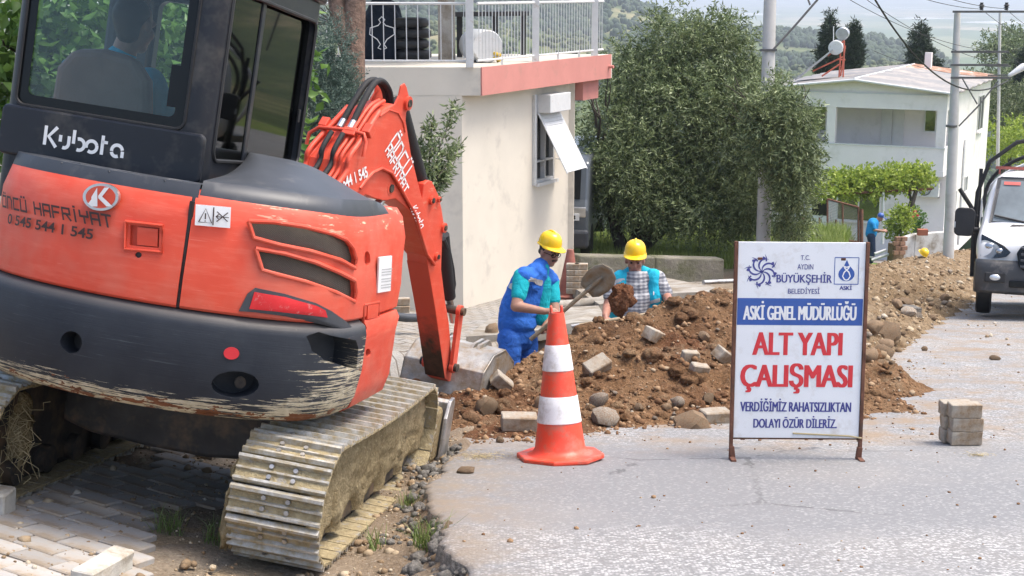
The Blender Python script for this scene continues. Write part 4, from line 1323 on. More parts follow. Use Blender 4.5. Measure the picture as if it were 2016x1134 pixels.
def pin(px, py, o, r, L=.02, name='pin', mat=None, both=True):
    s, z = bpl(px, py, o)
    mb = MB(); mb.cyl(B(s, z, o - .02), B(s, z, o + L), r, 18); mb.cyl(B(s, z, o + L), B(s, z, o + L + .008), r * .55, 14, 1)
    return mb.build(name, [mat or M['red'], M['dark_steel']], EX, 40)
pin(801, 203, HW, .045); pin(765, 370, HW - .03, .05); pin(858, 505, HW, .03)
# arm (stick)
SW = .08
st_side = [bpl(x, y, SW) for x, y in [(842, 520), (838, 470), (830, 400), (835, 362), (844, 355), (851, 357), (863, 383), (870, 412), (874, 440), (871, 470), (869, 530), (877, 594), (884, 634), (888, 681), (890, 720), (891, 744), (885, 752), (876, 745), (858, 615)]]
mb = MB(); mb.prism(st_side, B, -SW, SW); mb.build('arm', M['red'], EX, bevel=.006)
def m_grease_shade():
    t = NT('greasy_shaded_paint'); z = t.sep()[2]
    k = t.math('ADD', z, t.math('MULTIPLY', t.noise(9, 6, .7), .5))
    c = t.mix(t.ramp(k, [(0.72, 1), (0.98, 0)]), (0.60, .066, .034), t.ramp(t.noise(15, 5), [(.3, (.03, .018, .012)), (.7, (.10, .05, .03))]))  # lower back face darkened: grease plus underside shade put into the colour
    t.bump(t.noise(40, 4), .3, .004)
    return t.set(c, .6)
back = [(842, 520), (858, 615), (876, 745)]
mb = MB()
bp = [bpl(x, y, SW) for x, y in back]
for (s0, z0), (s1, z1) in zip(bp[:-1], bp[1:]):
    mb.add([B(s0 - .004, z0, -SW), B(s0 - .004, z0, SW), B(s1 - .004, z1, SW), B(s1 - .004, z1, -SW)], [(0, 1, 2, 3)])
mb.build('arm_back_sheet', m_grease_shade(), EX)
pin(848, 394, SW, .032); pin(872, 448, SW, .035); pin(862, 392, SW, .02)
for zz in (585, 628):
    s, z = bpl(876, zz, SW); mb = MB(); mb.box2((0, 0, 0), (.01, .05, .02)); 
# cylinders and rods
def rod(name, a, b, r, mat, n=16):
    mb = MB(); mb.cyl(a, b, r, n); return mb.build(name, mat, EX, 40)
s0, z0 = bpl(801, 203, 0); s1, z1 = bpl(838, 392, 0)
s0 -= .15
rod('arm_cylinder', B(s0 + .02, z0, 0), B(s1 - .1, z1 + .08, 0), .058, M['hose']); rod('arm_cylinder_rod', B(s1 - .12, z1 + .1, 0), B(s1, z1, 0), .03, M['chrome'])
c0, c1, c2 = bpl(871, 462, 0), bpl(884, 585, 0), bpl(892, 632, 0)
rod('bucket_cylinder', B(c0[0], c0[1], 0), B(c1[0], c1[1], 0), .05, M['hose']); rod('bucket_cylinder_rod', B(c1[0], c1[1], 0), B(c2[0], c2[1], 0), .028, M['chrome'])
mb = MB()
hp = [bpl(*q, .03) for q in [(872, 470), (884, 500), (890, 530), (893, 560), (890, 580)]]
mb.tube([B(s, z, .03) for s, z in hp], .02, 8); mb.build('cylinder_hose', M['hose'], EX, 40)
lk0, lk1, lk2 = bpl(903, 612, .1), bpl(889, 722, .1), bpl(893, 650, 0)
for o in (-.11, .11):
    mb = MB(); mb.cyl(B(*lk0, o - .015), B(*lk0, o + .015), .045); mb.cyl(B(*lk1, o - .015), B(*lk1, o + .015), .045)
    d_ = Vector((lk1[0] - lk0[0], lk1[1] - lk0[1])); d_.normalize(); nn_ = Vector((-d_.y, d_.x)) * .038
    mb.prism([(lk0[0] + nn_.x, lk0[1] + nn_.y), (lk1[0] + nn_.x, lk1[1] + nn_.y), (lk1[0] - nn_.x, lk1[1] - nn_.y), (lk0[0] - nn_.x, lk0[1] - nn_.y)], B, o - .014, o + .014)
    mb.build('bucket_link', M['red'], EX, 40)
for l_ in (lk0, lk1):
    mb = MB(); mb.cyl(B(*l_, -.15), B(*l_, .15), .03); mb.build('link_pin', M['dark_steel'], EX, 40)
h0 = lk1
# bucket shell
bs, bz = bpl(884, 735, 0)
prof = [(-.16, -.13), (-.13, .08), (.03, .20), (.25, .23), (.47, .12), (.58, -.10), (.55, -.36), (.38, -.52), (.16, -.58)]
BW = .33
vs, fs = [], []
k = len(prof)
inn = [(-.13, -.13), (-.10, .06), (.045, .17), (.245, .20), (.445, .10), (.55, -.10), (.52, -.345), (.365, -.49), (.16, -.55)]
for o in (-BW, BW):
    vs += [B(bs + s, bz + z, o) for s, z in prof]
    vs += [B(bs + s, bz + z, o) for s, z in inn]
for i in range(k - 1):
    fs += [(i, i + 1, 2 * k + i + 1, 2 * k + i), (k + i, 3 * k + i, 3 * k + i + 1, k + i + 1)]
    fs += [(i, k + i, k + i + 1, i + 1), (2 * k + i, 2 * k + i + 1, 3 * k + i + 1, 3 * k + i)]
fs += [(0, 2 * k, 3 * k, k), (k - 1, 2 * k - 1, 4 * k - 1, 3 * k - 1)]
mb = MB(); mb.add(vs, fs); mb.build('bucket', M['bucket'], EX, 30, bevel=.006)
for o in (-BW, BW - .02):
    mb = MB(); mb.prism([(bs + s, bz + z) for s, z in prof], B, o, o + .02)
    mb.build('bucket_side', M['bucket'], EX, bevel=.005)
for o in (-.16, -.11, .11, .16):
    mb = MB(); mb.prism([(bs - .10, bz - .10), (bs - .08, bz + .03), (bs + .02, bz + .10), (bs + .12, bz + .24), (bs + .30, bz + .27), (bs + .42, bz + .16), (bs + .25, bz + .19), (bs + .03, bz + .15)], B, o - .012, o + .012)
    mb.cyl(B(bs - .03, bz - .02, o - .02), B(bs - .03, bz - .02, o + .02), .062, 18); mb.cyl(B(bs + .1, bz + .13, o - .02), B(bs + .1, bz + .13, o + .02), .05, 18)
    mb.build('bucket_ear', M['bucket'], EX, 40)
for q in range(5):
    o = -BW + .06 + q * (2 * BW - .12) / 4
    mb = MB(); mb.prism([(bs + .20, bz - .59), (bs + .02, bz - .66), (bs + .0, bz - .65), (bs + .14, bz - .54)], B, o - .03, o + .03); mb.build('bucket_tooth', M['bucket'], EX)
# pipes and hoses on the boom
def tpl(px, py, o, lift=0.0):
    s, z = bpl(px, py, o); return B(s, z + lift, o)
def top_path(o, lift, pts):
    """points along the boom's back: (s along, extra height)"""
    out = []
    for (s, z) in pts: out.append(B(s, z + lift, o))
    return out
crest = [bpl(x, y, HW) for x, y in [(678, 355), (687, 321), (709, 288), (747, 229), (770, 212)]]
crest = [(crest[0][0] - .28, crest[0][1] - .22)] + crest
def spline(pts, n=5):
    out = []
    for i in range(len(pts) - 1):
        a, b, c, d = pts[max(0, i - 1)], pts[i], pts[i + 1], pts[min(len(pts) - 1, i + 2)]
        for k in range(n):
            t = k / n
            out.append(tuple(.5 * (2 * b[q] + (c[q] - a[q]) * t + (2 * a[q] - 5 * b[q] + 4 * c[q] - d[q]) * t * t + (3 * b[q] - a[q] - 3 * c[q] + d[q]) * t ** 3) for q in range(len(b))))
    return out + [tuple(pts[-1])]
for o in (-.085, -.05, .0, .035, .085):
    hi = .035 if abs(o) < .08 else .03
    end = 6 if o in (.0, .035) else (5 if abs(o) > .08 else 4)
    mb = MB(); mb.tube(spline([tuple(v) for v in top_path(o, hi, crest[:end])]), .017 if abs(o) > .08 else .013, 10); mb.build('hydraulic_pipe', M['red'], EX, 40)
for o, q in ((-.045, 0), (-.01, 1)):
    pth = top_path(o, .06, [crest[0], crest[1], crest[2]]) + [B(crest[3][0] - .03, crest[3][1] + .06, o)]
    mb = MB(); mb.tube(spline([tuple(v) for v in pth]), .0165, 10); mb.build('hydraulic_hose', M['hose'], EX, 40)
    a_ = crest[3]; b_ = crest[4]
    mb = MB(); mb.tube(spline([tuple(v) for v in [B(lerp(a_[0], b_[0], .40), lerp(a_[1], b_[1], .40) + .065, o), B(lerp(a_[0], b_[0], .72), lerp(a_[1], b_[1], .72) + .10, o), B(b_[0] + .06, b_[1] + .19, o), B(b_[0] + .17, b_[1] + .22, o), B(b_[0] + .27, b_[1] + .16, o + .01), B(b_[0] + .32, b_[1] + .02, o + .02)]]), .020, 12); mb.build('hydraulic_hose', M['hose'], EX, 50)
    mb = MB(); mb.tube([B(lerp(a_[0], b_[0], .22), lerp(a_[1], b_[1], .22) + .05, o), B(lerp(a_[0], b_[0], .42), lerp(a_[1], b_[1], .42) + .065, o)], .02, 10); mb.build('hose_fitting', M['chrome'], EX, 40)
c_ = crest[3]
mb = MB(); mb.tube([B(c_[0] - .01, c_[1] - .06, .125), B(c_[0], c_[1] + .03, .125), B(c_[0] + .01, c_[1] + .075, .10), B(c_[0] + .01, c_[1] + .085, 0), B(c_[0] + .01, c_[1] + .075, -.10), B(c_[0], c_[1] + .03, -.125), B(c_[0] - .01, c_[1] - .04, -.125)], .012, 10); mb.build('pipe_guard', M['red'], EX, 40)
for o in (-.10, .10):
    q = (lerp(crest[3][0], crest[4][0], .3), lerp(crest[3][1], crest[4][1], .3))
    mb = MB(); mb.box(B(q[0], q[1] + .04, o), (.055, .07, .06), rot=Euler((R(50), 0, -PHI))); mb.build('pipe_clamp', M['red'], EX, bevel=.005)
mb = MB(); mb.box(B(c_[0] + .01, c_[1] + .075, 0), (.09, .06, .03), rot=Euler((R(50), 0, -PHI))); mb.build('pipe_bracket', M['red'], EX, bevel=.005)
# boom lettering on the right plate
def side_box(p00, p10, p01):
    a, b, c = bpl(*p00, HW), bpl(*p10, HW), bpl(*p01, HW)
    return lambda u, v, t: B(a[0] + (b[0] - a[0]) * u + (c[0] - a[0]) * v, a[1] + (b[1] - a[1]) * u + (c[1] - a[1]) * v, HW + .002 + t)
stroke_word('lettering', 'önCü', side_box((768, 281), (796, 347), (782, 261)), M['white'], EX, w=.17, gap=.32, lw=.8)
stroke_word('lettering', 'HAFRiYAT', side_box((758, 297), (795, 382), (767, 284)), M['white'], EX, w=.22, gap=.36, lw=.75)
lettering('lettering', '544 1 545', side_box((676, 372), (724, 348), (672, 350)), M['white'], EX, bold=.025)
kubota_word('maker_name', side_box((806, 411), (826, 452), (817, 404)), M['white'], EX)
# swing post at the boom foot
mb = MB(); mb.box2((-.12, .85, .62), (.32, 1.2, .98)); mb.cyl((.1, 1.12, .55), (.1, 1.12, 1.05), .13, 20); mb.build('swing_post', M['dark_steel'], EX, bevel=.02)
bc0, bc1 = (-.02, .74), bpl(765, 370, 0)
rod('boom_cylinder', B(bc0[0], bc0[1], 0), B(lerp(bc0[0], bc1[0], .6), lerp(bc0[1], bc1[1], .6), 0), .055, M['dark_steel'])
rod('boom_cylinder_rod', B(lerp(bc0[0], bc1[0], .55), lerp(bc0[1], bc1[1], .55), 0), B(bc1[0], bc1[1], 0), .03, M['chrome'])

# ---- undercarriage
mb = MB()
mb.prism([(-.55, .60), (-.55, .34), (-.40, .30), (-.1, .285), (.2, .285), (.40, .31), (.58, .34), (.58, .60)], lambda a, b, t: (a, t, b), -.56, .56)
mb.build('track_bridge', M['dark_steel'], EX, bevel=.02)
TL, TRAD, TZ = .945, .265, .285
def track_point(q):
    """q = arc length along the loop -> (y, z, angle of outward normal)"""
    Ls = 2 * TL; La = PI * TRAD; tot = 2 * Ls + 2 * La
    q %= tot
    if q < Ls: return (TL - q, TZ + TRAD + .0, PI / 2)                         # top run, going to the rear
    q -= Ls
    if q < La:
        a = PI / 2 + q / TRAD
        return (-TL + TRAD * math.cos(a), TZ + TRAD * math.sin(a), a)
    q -= La
    if q < Ls: return (-TL + q, TZ - TRAD, -PI / 2)
    q -= Ls
    a = -PI / 2 + q / TRAD
    return (TL + TRAD * math.cos(a), TZ + TRAD * math.sin(a), a)
tot = 4 * TL + 2 * PI * TRAD
NS = 41
pitch_ = tot / NS
SHW = .21
# one shoe: plate with three grouser bars, mud between, bolts
sm_ = MB()
hp_ = pitch_ / 2
sm_.box2((-SHW, -hp_ + .005, -.006), (SHW, hp_ - .004, .006), 1)
for yy, hh, ww in ((-hp_ + .018, .024, .008), (.002, .017, .006), (hp_ - .014, .030, .010)):
    sm_.prism([(yy - ww * 1.5, .006), (yy + ww * 1.5, .006), (yy + ww * .7, hh), (yy - ww * .7, hh)], lambda a, b, t: (t, a, b), -SHW, SHW, 0)
for bx in (-.055, .055):
    for by in (-.022, .026): sm_.cyl((bx, by, .004), (bx, by, .018), .011, 8, 2)
for bx in (-.06, .06): sm_.box2((bx - .02, -hp_ - .01, -.05), (bx + .02, hp_ - .02, -.006), 3)
shoe_me = sm_.mesh('shoe')
bm = bmesh.new(); bm.from_mesh(shoe_me); bmesh.ops.recalc_face_normals(bm, faces=bm.faces); bm.to_mesh(shoe_me); bm.free()
def m_shoemud():
    t = NT('shoe_mud')
    w = t.n('ShaderNodeNewGeometry').outputs['Position']
    n = t.noise(13, 7, .7, w)
    c = t.ramp(t.noise(30, 5, .7, w), [(.3, (.24, .185, .095)), (.7, (.42, .345, .20))])
    c = t.mix(t.ramp(n, [(0.36, 0.85), (0.44, 0)]), c, (.30, .285, .26))
    t.bump(t.math('ADD', n, t.math('MULTIPLY', t.noise(70, 5, .7, w), .5)), .8, .02)
    return t.set(c, .85)
def m_shoebar():
    t = NT('grouser_steel')
    w = t.n('ShaderNodeNewGeometry').outputs['Position']
    c = t.ramp(t.noise(18, 6, .7, w), [(.36, (.33, .265, .155)), (.55, (.42, .40, .35)), (.78, (.60, .60, .59))])
    t.bump(t.noise(60, 5, .7, w), .4, .006)
    return t.set(c, .48, .35)
for m in (m_shoebar(), m_shoemud(), M['steel'], M['dark_steel']): shoe_me.materials.append(m)
for side_, x0 in (('r', .77), ('l', -.77)):
    tk = empty('track', parent=EX)
    tk.location = (x0, 0, 0)
    for i in range(NS):
        y, z, a = track_point(i * pitch_ + .03)
        if a == PI / 2: z -= .022 * math.sin(PI * (y + TL) / (2 * TL))        # the top run sags a little
        o = link('shoe', shoe_me, None, tk)
        o.location = (0, y, z); o.rotation_euler = (a - PI / 2, 0, 0)
    # side frame with caked mud
    mb = MB()
    fp = []
    for i in range(40):
        y, z, a = track_point(i * tot / 40)
        fp.append((y - .045 * math.cos(a), z - .045 * math.sin(a)))
    mb.prism(fp, lambda a, b, t: (t, a, b), -.10, .10)
    mb.build('track_frame', M['dark_steel'], tk)
    sgn = 1 if side_ == 'r' else -1
    V, F = [], []
    nu, nv = 110, 26
    for j in range(nv + 1):
        for i in range(nu + 1):
            yy = -1.17 + 2.34 * i / nu; zz = .07 + .44 * j / nv
            n1 = mn.noise(Vector((yy * 3.1, zz * 4, side_ == 'r'))); n2 = mn.noise(Vector((yy * 11, zz * 13, 4))); n3 = mn.noise(Vector((yy * 31, zz * 35, 8)))
            d = .135 + .03 * n1 + .018 * n2 + .010 * n3
            if zz < .17: d -= .05 * (1 - sstep(.07, .17, zz)) * (1 + math.sin(yy * 14))
            if .62 < yy < .66 or -.78 < yy < -.74: d -= .018
            # stay inside the chain loop
            edge = TRAD - .03 - math.hypot(max(0, abs(yy) - TL), zz - TZ)
            if edge < 0.0: d = .09
            V.append((sgn * d, yy, zz)); 
    for j in range(nv):
        for i in range(nu):
            a = j * (nu + 1) + i
            yy = -1.17 + 2.34 * (i + .5) / nu; zz = .07 + .44 * (j + .5) / nv
            if math.hypot(max(0, abs(yy) - TL), zz - TZ) < TRAD - .02:
                F.append((a, a + 1, a + nu + 2, a + nu + 1))
    me = np_mesh('caked_mud', V, F); me.shade_smooth()
    mo = link('caked_mud', me, M['mud'], tk)
    for i in range(6):
        mb = MB(); yy = -.8 + i * .32
        mb.cyl((-sgn * .15, yy, .11), (sgn * .06, yy, .11), .07, 16); mb.build('roller', M['dark_steel'], tk, 40)
# a lump of dried mud and roots on each track end
def lump(c, s, seed, parent):
    bm = bmesh.new(); bmesh.ops.create_icosphere(bm, subdivisions=4, radius=1)
    for v in bm.verts:
        n = v.co.normalized()
        k = 1 + .35 * mn.noise(n * 1.6 + Vector((seed, 0, 0))) + .25 * mn.noise(n * 4.5 + Vector((0, seed, 0))) + .12 * mn.noise(n * 11)
        v.co = Vector((n.x * s[0] * k, n.y * s[1] * k, n.z * s[2] * k))
    me = bpy.data.meshes.new('mud_lump'); bm.to_mesh(me); bm.free(); me.shade_smooth()
    o = link('mud_lump', me, M['mud'], parent, c); return o
lump((.55, -1.12, .20), (.04, .07, .15), 3, EX); lump((.555, -1.10, .40), (.03, .05, .05), 5, EX)
lump(tuple(on_plane(12, 845, 1, -.75)), (.12, .12, .2), 7, EX)
mb = MB(); rgx = random.Random(3)
c0 = on_plane(18, 870, 1, -.9)
for i in range(60):
    p0 = c0 + Vector((rgx.gauss(0, .06), rgx.gauss(0, .03), rgx.gauss(.05, .1)))
    pts_ = [p0]
    for q in range(4): pts_.append(pts_[-1] + Vector((rgx.gauss(0, .035), rgx.gauss(0, .02), rgx.gauss(-.02, .035))))
    mb.tube(pts_, .0016, 3)
mb.build('dry_roots', M['straw'], EX)
# dozer blade
mb = MB()
mb.prism([(1.50, .02), (1.53, .0), (1.60, .05), (1.585, .2), (1.60, .36), (1.57, .40), (1.54, .38), (1.54, .2)], lambda a, b, t: (t, a, b), -.98, .98)
mb.build('dozer_blade', M['steel'], EX, bevel=.008)
for s_ in (-1, 1):
    mb = MB(); mb.prism([(1.42, .0), (1.62, -.02), (1.63, .38), (1.60, .41), (1.50, .40), (1.43, .3)], lambda a, b, t: (t, a, b), s_ * .98, s_ * 1.005); mb.build('blade_end', M['steel'], EX, bevel=.006)
    mb = MB(); mb.box((s_ * .42, 1.1, .22), (.10, .9, .12)); mb.build('blade_arm', M['dark_steel'], EX, bevel=.01)
mb = MB(); mb.prism([(.70, .03), (.97, .03), (.97, .37), (.70, .37)], lambda a, b, t: (a, t, b), 1.28, 1.47); mb.build('mud_pack', M['mud'], EX, bevel=.03)
# ================================================================== traffic cone
M['cone'] = simple('orange_red_cone', (0.80, 0.075, 0.035), 0.45, var=0.08, scale=5, bump=0.1, dirt=(0.50, 0.15, 0.10), dirt_amt=0.55, dscale=9)
M['coneband'] = simple('white_cone_band', (0.80, 0.79, 0.80), 0.5, var=0.05, scale=8, bump=0.1, dirt=(0.56, 0.53, 0.50), dirt_amt=0.6, dscale=12)
cb = G(1103, 903)
CONE = empty('traffic_cone', (cb.x, cb.y, road_z(cb.y)), (math.atan(-SLOPE) * .85, 0, R(12)), 'red and white striped traffic cone standing in front of the soil heap', 'traffic cone')
mb = MB()
oct_ = [(.265 * (1 if abs(c) > .9 else .93) * math.cos(R(a)) * 1.08, .265 * math.sin(R(a)) * 1.08) for a, c in [(22.5 + 45 * i, 0) for i in range(8)]]
mb.prism(oct_, lambda a, b, t: (a, b, t), 0.004, .035)
mb.build('base', M['cone'], CONE, bevel=.01)
prof = [(.205, .03), (.165, .045), (.15, .075)]
H = .92
def cr(z): return lerp(.150, .040, (z - .075) / (H - .075))
mb = MB()
zs = [.075, .15, .22, .30, .42, .54, .62, .70, .80, .88]
mb.lathe([(.205, .033), (.17, .045), (.152, .07)] + [(cr(z), z) for z in zs[1:]] + [(.030, .88), (.028, .80)], 40)
cone_b = mb.build('cone_body', M['cone'], CONE, 40)
for z0, z1 in ((.225, .385), (.535, .69)):
    mb = MB(); mb.lathe([(cr(z0) + .001, z0), (cr(z0) + .004, z0 + .004), (cr((z0 + z1) / 2) + .004, (z0 + z1) / 2), (cr(z1) + .004, z1 - .004), (cr(z1) + .001, z1)], 40, closed=True)
    mb.build('reflective_band', M['coneband'], CONE, 40)
for s_ in (-1, 1):
    mb = MB(); mb.prism([(-.02, .87), (.02, .87), (.016, .915), (0, .925), (-.016, .915)], lambda a, b, t: (t, a, b), s_ * .026, s_ * .038); mb.build('top_lug', M['cone'], CONE, bevel=.003)
# faded old cone by the house wall
q = P(1119, 584, 21)
OC = empty('traffic_cone', q, (0, R(2), 0), 'faded rusty red cone without stripes by the beige house wall', 'traffic cone')
m_ = simple('faded_cone', (0.27, 0.09, 0.065), .8, var=.2, bump=.1, dirt=(.22, .14, .1), dirt_amt=.5)
mb = MB(); mb.lathe([(.19, .03), (.16, .05), (.05, .70), (.045, .71)], 28); mb.build('cone_body', m_, OC, 40)
mb = MB(); mb.prism(rrect(-.23, .23, -.23, .23, .05), lambda a, b, t: (a, b, t), 0, .035); mb.build('base', m_, OC)

# ================================================================== road works sign
M['signwhite'] = simple('white_sign_sheet', (0.78, 0.80, 0.82), 0.35, var=0.03, scale=2, bump=0.03, dirt=(0.64, 0.63, 0.61), dirt_amt=0.35, dscale=7)
M['signblue'] = simple('sign_blue', (0.035, 0.10, 0.36), 0.4, var=0.08, bump=0)
M['signnavy'] = simple('sign_navy', (0.055, 0.06, 0.26), 0.4, var=0.08, bump=0)
M['signred'] = simple('sign_red', (0.66, 0.035, 0.045), 0.4, var=0.08, bump=0)
M['rust'] = simple('rusty_steel', (0.15, 0.065, 0.04), 0.85, 0.1, var=0.35, scale=14, bump=0.4, bscale=60, dist=0.004, dirt=(0.09, 0.055, 0.04), dirt_amt=0.5, dscale=8)
SB = (P(1443, 860, 8.5) + P(1690, 864, 8.5)) / 2
W = 247 / 2800 * 8.5; HS = 1.175
SIGN = empty('road_works_sign', SB, (R(-4.5), R(.4), R(0)), 'white standing board sign with red ALT YAPI ÇALIŞMASI lettering on the road', 'sign')
mb = MB(); mb.box2((-W / 2, -.006, .0), (W / 2, .006, HS)); mb.build('board', M['signwhite'], SIGN, bevel=.003)
mb = MB()
for s_ in (-1, 1): mb.box2((s_ * (W / 2 + .001), -.016, -.135), (s_ * (W / 2 + .021), .016, HS + .002))
mb.box2((-W / 2, .008, -.012), (W / 2, .03, .014))
mb.box2((-W / 2, .008, HS - .03), (W / 2, .03, HS - .004))
mb.build('frame', M['rust'], SIGN, bevel=.002)
for s_ in (-1, 1):
    mb = MB(); mb.box((s_ * (W / 2 + .004), -.008, -.09), (.030, .030, .075), rot=(0, s_ * .12, 0)); mb.box((s_ * (W / 2 + .006), -.05, -.125), (.03, .10, .026)); mb.build('foot', M['rust'], SIGN, bevel=.002)
    mb = MB(); mb.box((s_ * (W / 2 - .13), .22, HS / 2 - .10), (.028, .028, HS + .10), rot=(R(20), 0, 0)); mb.build('back_leg', M['rust'], SIGN, bevel=.002)
mb = MB(); mb.tube([(-.02, -.009, .03), (W / 2 - .06, -.012, .016), (W / 2 + .012, -.018, .005), (W / 2 + .022, .02, -.03), (W / 2 - .02, .02, .0)], .005, 6); mb.build('rope', M['straw'], SIGN)
def sgn(px, py):   # photo position on the board -> local x, z
    return ((px - 1445) / 250 - .5) * W, HS * (1 - (py - 480) / 381)
def sbox(x0, x1, y0, y1, off=.0068):
    (a, b), (c, d) = sgn(x0, y1), sgn(x1, y0)
    return lambda u, v, t: (lerp(a, c, u), -off - t, lerp(b, d, v))
f = sbox(1446.2, 1693, 588, 640, .0064); mb = MB(); mb.add([f(0, 0, 0), f(1, 0, 0), f(1, 1, 0), f(0, 1, 0)], [(0, 1, 2, 3)]); mb.build('blue_band', M['signblue'], SIGN, fixn=False)
for txt, box, mt, bold in [('T.C.', (1568, 1586, 505, 514), 'signnavy', .01), ('AYDIN', (1562, 1593, 522, 532), 'signnavy', .01), ('BÜYÜKŞEHİR', (1522, 1630, 537, 562), 'signnavy', .10),
                           ('BELEDİYESİ', (1545, 1607, 566, 579), 'signnavy', .04), ('ASKİ', (1646, 1670, 561, 571), 'signnavy', .16), ('ASKİ GENEL MÜDÜRLÜĞÜ', (1459, 1680, 593, 630), 'white', .22),
                           ('ALT YAPI', (1480, 1654, 654, 698), 'signred', .20), ('ÇALIŞMASI', (1458, 1676, 714, 773), 'signred', .20),
                           ('VERDİĞİMİZ RAHATSIZLIKTAN', (1458, 1677, 783, 809), 'signnavy', .18), ('DOLAYI ÖZÜR DİLERİZ.', (1485, 1650, 817, 841), 'signnavy', .18)]:
    lettering('lettering', txt, sbox(*box), M[mt], SIGN, bold=0, thick=.0004, fat=bold * .5 / max(3, len(txt)))
# round emblem: eight interlaced sickles with leaf buds
cx, cz = sgn(1492, 537); r0 = 33 / 250 * W
g = lambda u, v, t: (cx + u * r0, -.0068 - t, cz + v * r0)
mb = MB()
for k in range(8):
    a = 45 * k
    ca, sa = math.cos(R(a)), math.sin(R(a))
    rt = lambda p: (p[0] * ca - p[1] * sa, p[0] * sa + p[1] * ca)
    ribbon(mb, [rt(p) for p in arc(.42, .10, .40, 200, 20, 10)], [.02 + .09 * math.sin(PI * i / 10) for i in range(11)], g, .0004)
    ribbon(mb, [rt(p) for p in [(.62, .25), (.78, .42), (.86, .62)]], [.10, .06, .01], g, .0004)
    mb.add([g(*rt(p), .0005) for p in [(.55, .42), (.66, .36), (.74, .46), (.70, .60), (.58, .56)]], [(0, 1, 2, 3, 4)])
mb.add([g(*p, .0004) for p in [(-.12, -.05), (.12, -.05), (.12, .05), (-.12, .05)]], [(0, 1, 2, 3)])
mb.build('round_emblem', M['signnavy'], SIGN, fixn=False)
f = sbox(1635, 1682, 509, 560)
mb = MB()
for ln in ([(0, 0), (1, 0)], [(1, 0), (1, 1)], [(1, 1), (0, 1)], [(0, 1), (0, 0)]): ribbon(mb, ln, .03, f, .0003)
dr = [(.5 + .34 * math.sin(R(a)), .38 - .27 * math.cos(R(a))) for a in range(-130, 131, 20)]
drop = dr + [(.60, .72), (.5, .92), (.40, .72)]
mb.add([f(*p, .0004) for p in drop], [tuple(range(len(drop)))])
mb.build('drop_emblem', M['signblue'], SIGN, fixn=False)
mb = MB()
ribbon(mb, [(.36, .72), (.42, .60), (.60, .45), (.66, .30), (.58, .18), (.5, .15)], [.05] * 6, f, .0010); ribbon(mb, [(.64, .72), (.58, .60), (.40, .45), (.34, .30), (.42, .18), (.5, .15)], [.05] * 6, f, .0011)
mb.add([f(*p, .0012) for p in [(.38, .70), (.44, .62), (.56, .62), (.62, .70), (.5, .66)]], [(0, 1, 2, 3, 4)])
mb.build('emblem_swirl', M['white'], SIGN, fixn=False)

# ================================================================== people
M['skin'] = simple('skin', (0.36, 0.19, 0.13), .5, var=.12, scale=14, bump=.08, bscale=120, dist=.002)
M['skin_red'] = simple('sunburnt_skin', (0.38, 0.175, 0.12), .5, var=.12, scale=14, bump=.08, bscale=120, dist=.002)
M['hair'] = simple('dark_hair', (0.018, 0.014, 0.012), .6, var=.3, scale=60, bump=.5, bscale=160, dist=.004)
M['helmet'] = simple('yellow_helmet', (0.83, 0.53, 0.015), .25, var=.04, bump=.02)
def m_cloth(name, col, var=.2, wr=9):
    t = NT(name)
    n = t.noise(wr, 4, .6, None, 1.2)
    c = t.ramp(n, [(0.3, sc(col, 1 - var)), (0.7, sc(col, 1 + var))])
    t.bump(t.math('ADD', n, t.math('MULTIPLY', t.noise(wr * 3, 4, .6), .35)), .55, .03)
    return t.set(c, .8, 0, .2)
M['vest_blue'] = m_cloth('royal_blue_nylon', (0.030, 0.135, 0.50))
M['trouser_blue'] = m_cloth('royal_blue_twill', (0.028, 0.115, 0.43), .25, 12)
M['polo'] = m_cloth('turquoise_polo', (0.01, 0.36, 0.42), .12)
M['vest_turq'] = m_cloth('turquoise_nylon', (0.02, 0.40, 0.56), .15)
M['jeans'] = m_cloth('denim', (0.06, 0.15, 0.30), .25, 14)
M['jeans_dark'] = m_cloth('dark_denim', (0.025, 0.04, 0.08), .25, 14)
M['cyan_shirt'] = m_cloth('cyan_shirt', (0.02, 0.33, 0.50), .15)
M['tape'] = simple('silver_tape', (0.50, 0.50, 0.50), .35, .3, var=.1, bump=.1)
def m_plaid():
    t = NT('grey_plaid'); co = t.mapping((1, 1, 1))
    x, y, z = t.sep()
    w1 = t.math('SINE', t.math('MULTIPLY', z, 190)); w2 = t.math('SINE', t.math('MULTIPLY', x, 130)); w3 = t.math('SINE', t.math('MULTIPLY', z, 61))
    k = t.math('ADD', t.math('MULTIPLY', w1, .5), t.math('ADD', t.math('MULTIPLY', w2, .3), t.math('MULTIPLY', w3, .45)))
    c = t.ramp(t.maprange(k, -1.2, 1.2, 0, 1, False), [(0.2, (.11, .115, .14)), (.5, (.25, .255, .28)), (.85, (.47, .47, .48))])
    t.bump(t.noise(11, 4, .6, None, 1.0), .5, .03)
    return t.set(c, .85, 0, .2)
M['plaid'] = m_plaid()
M['boot'] = simple('dark_boot', (.03, .028, .025), .7)
M['lens'] = glassmat('spectacle_lens', (.75, .75, .75), .08)
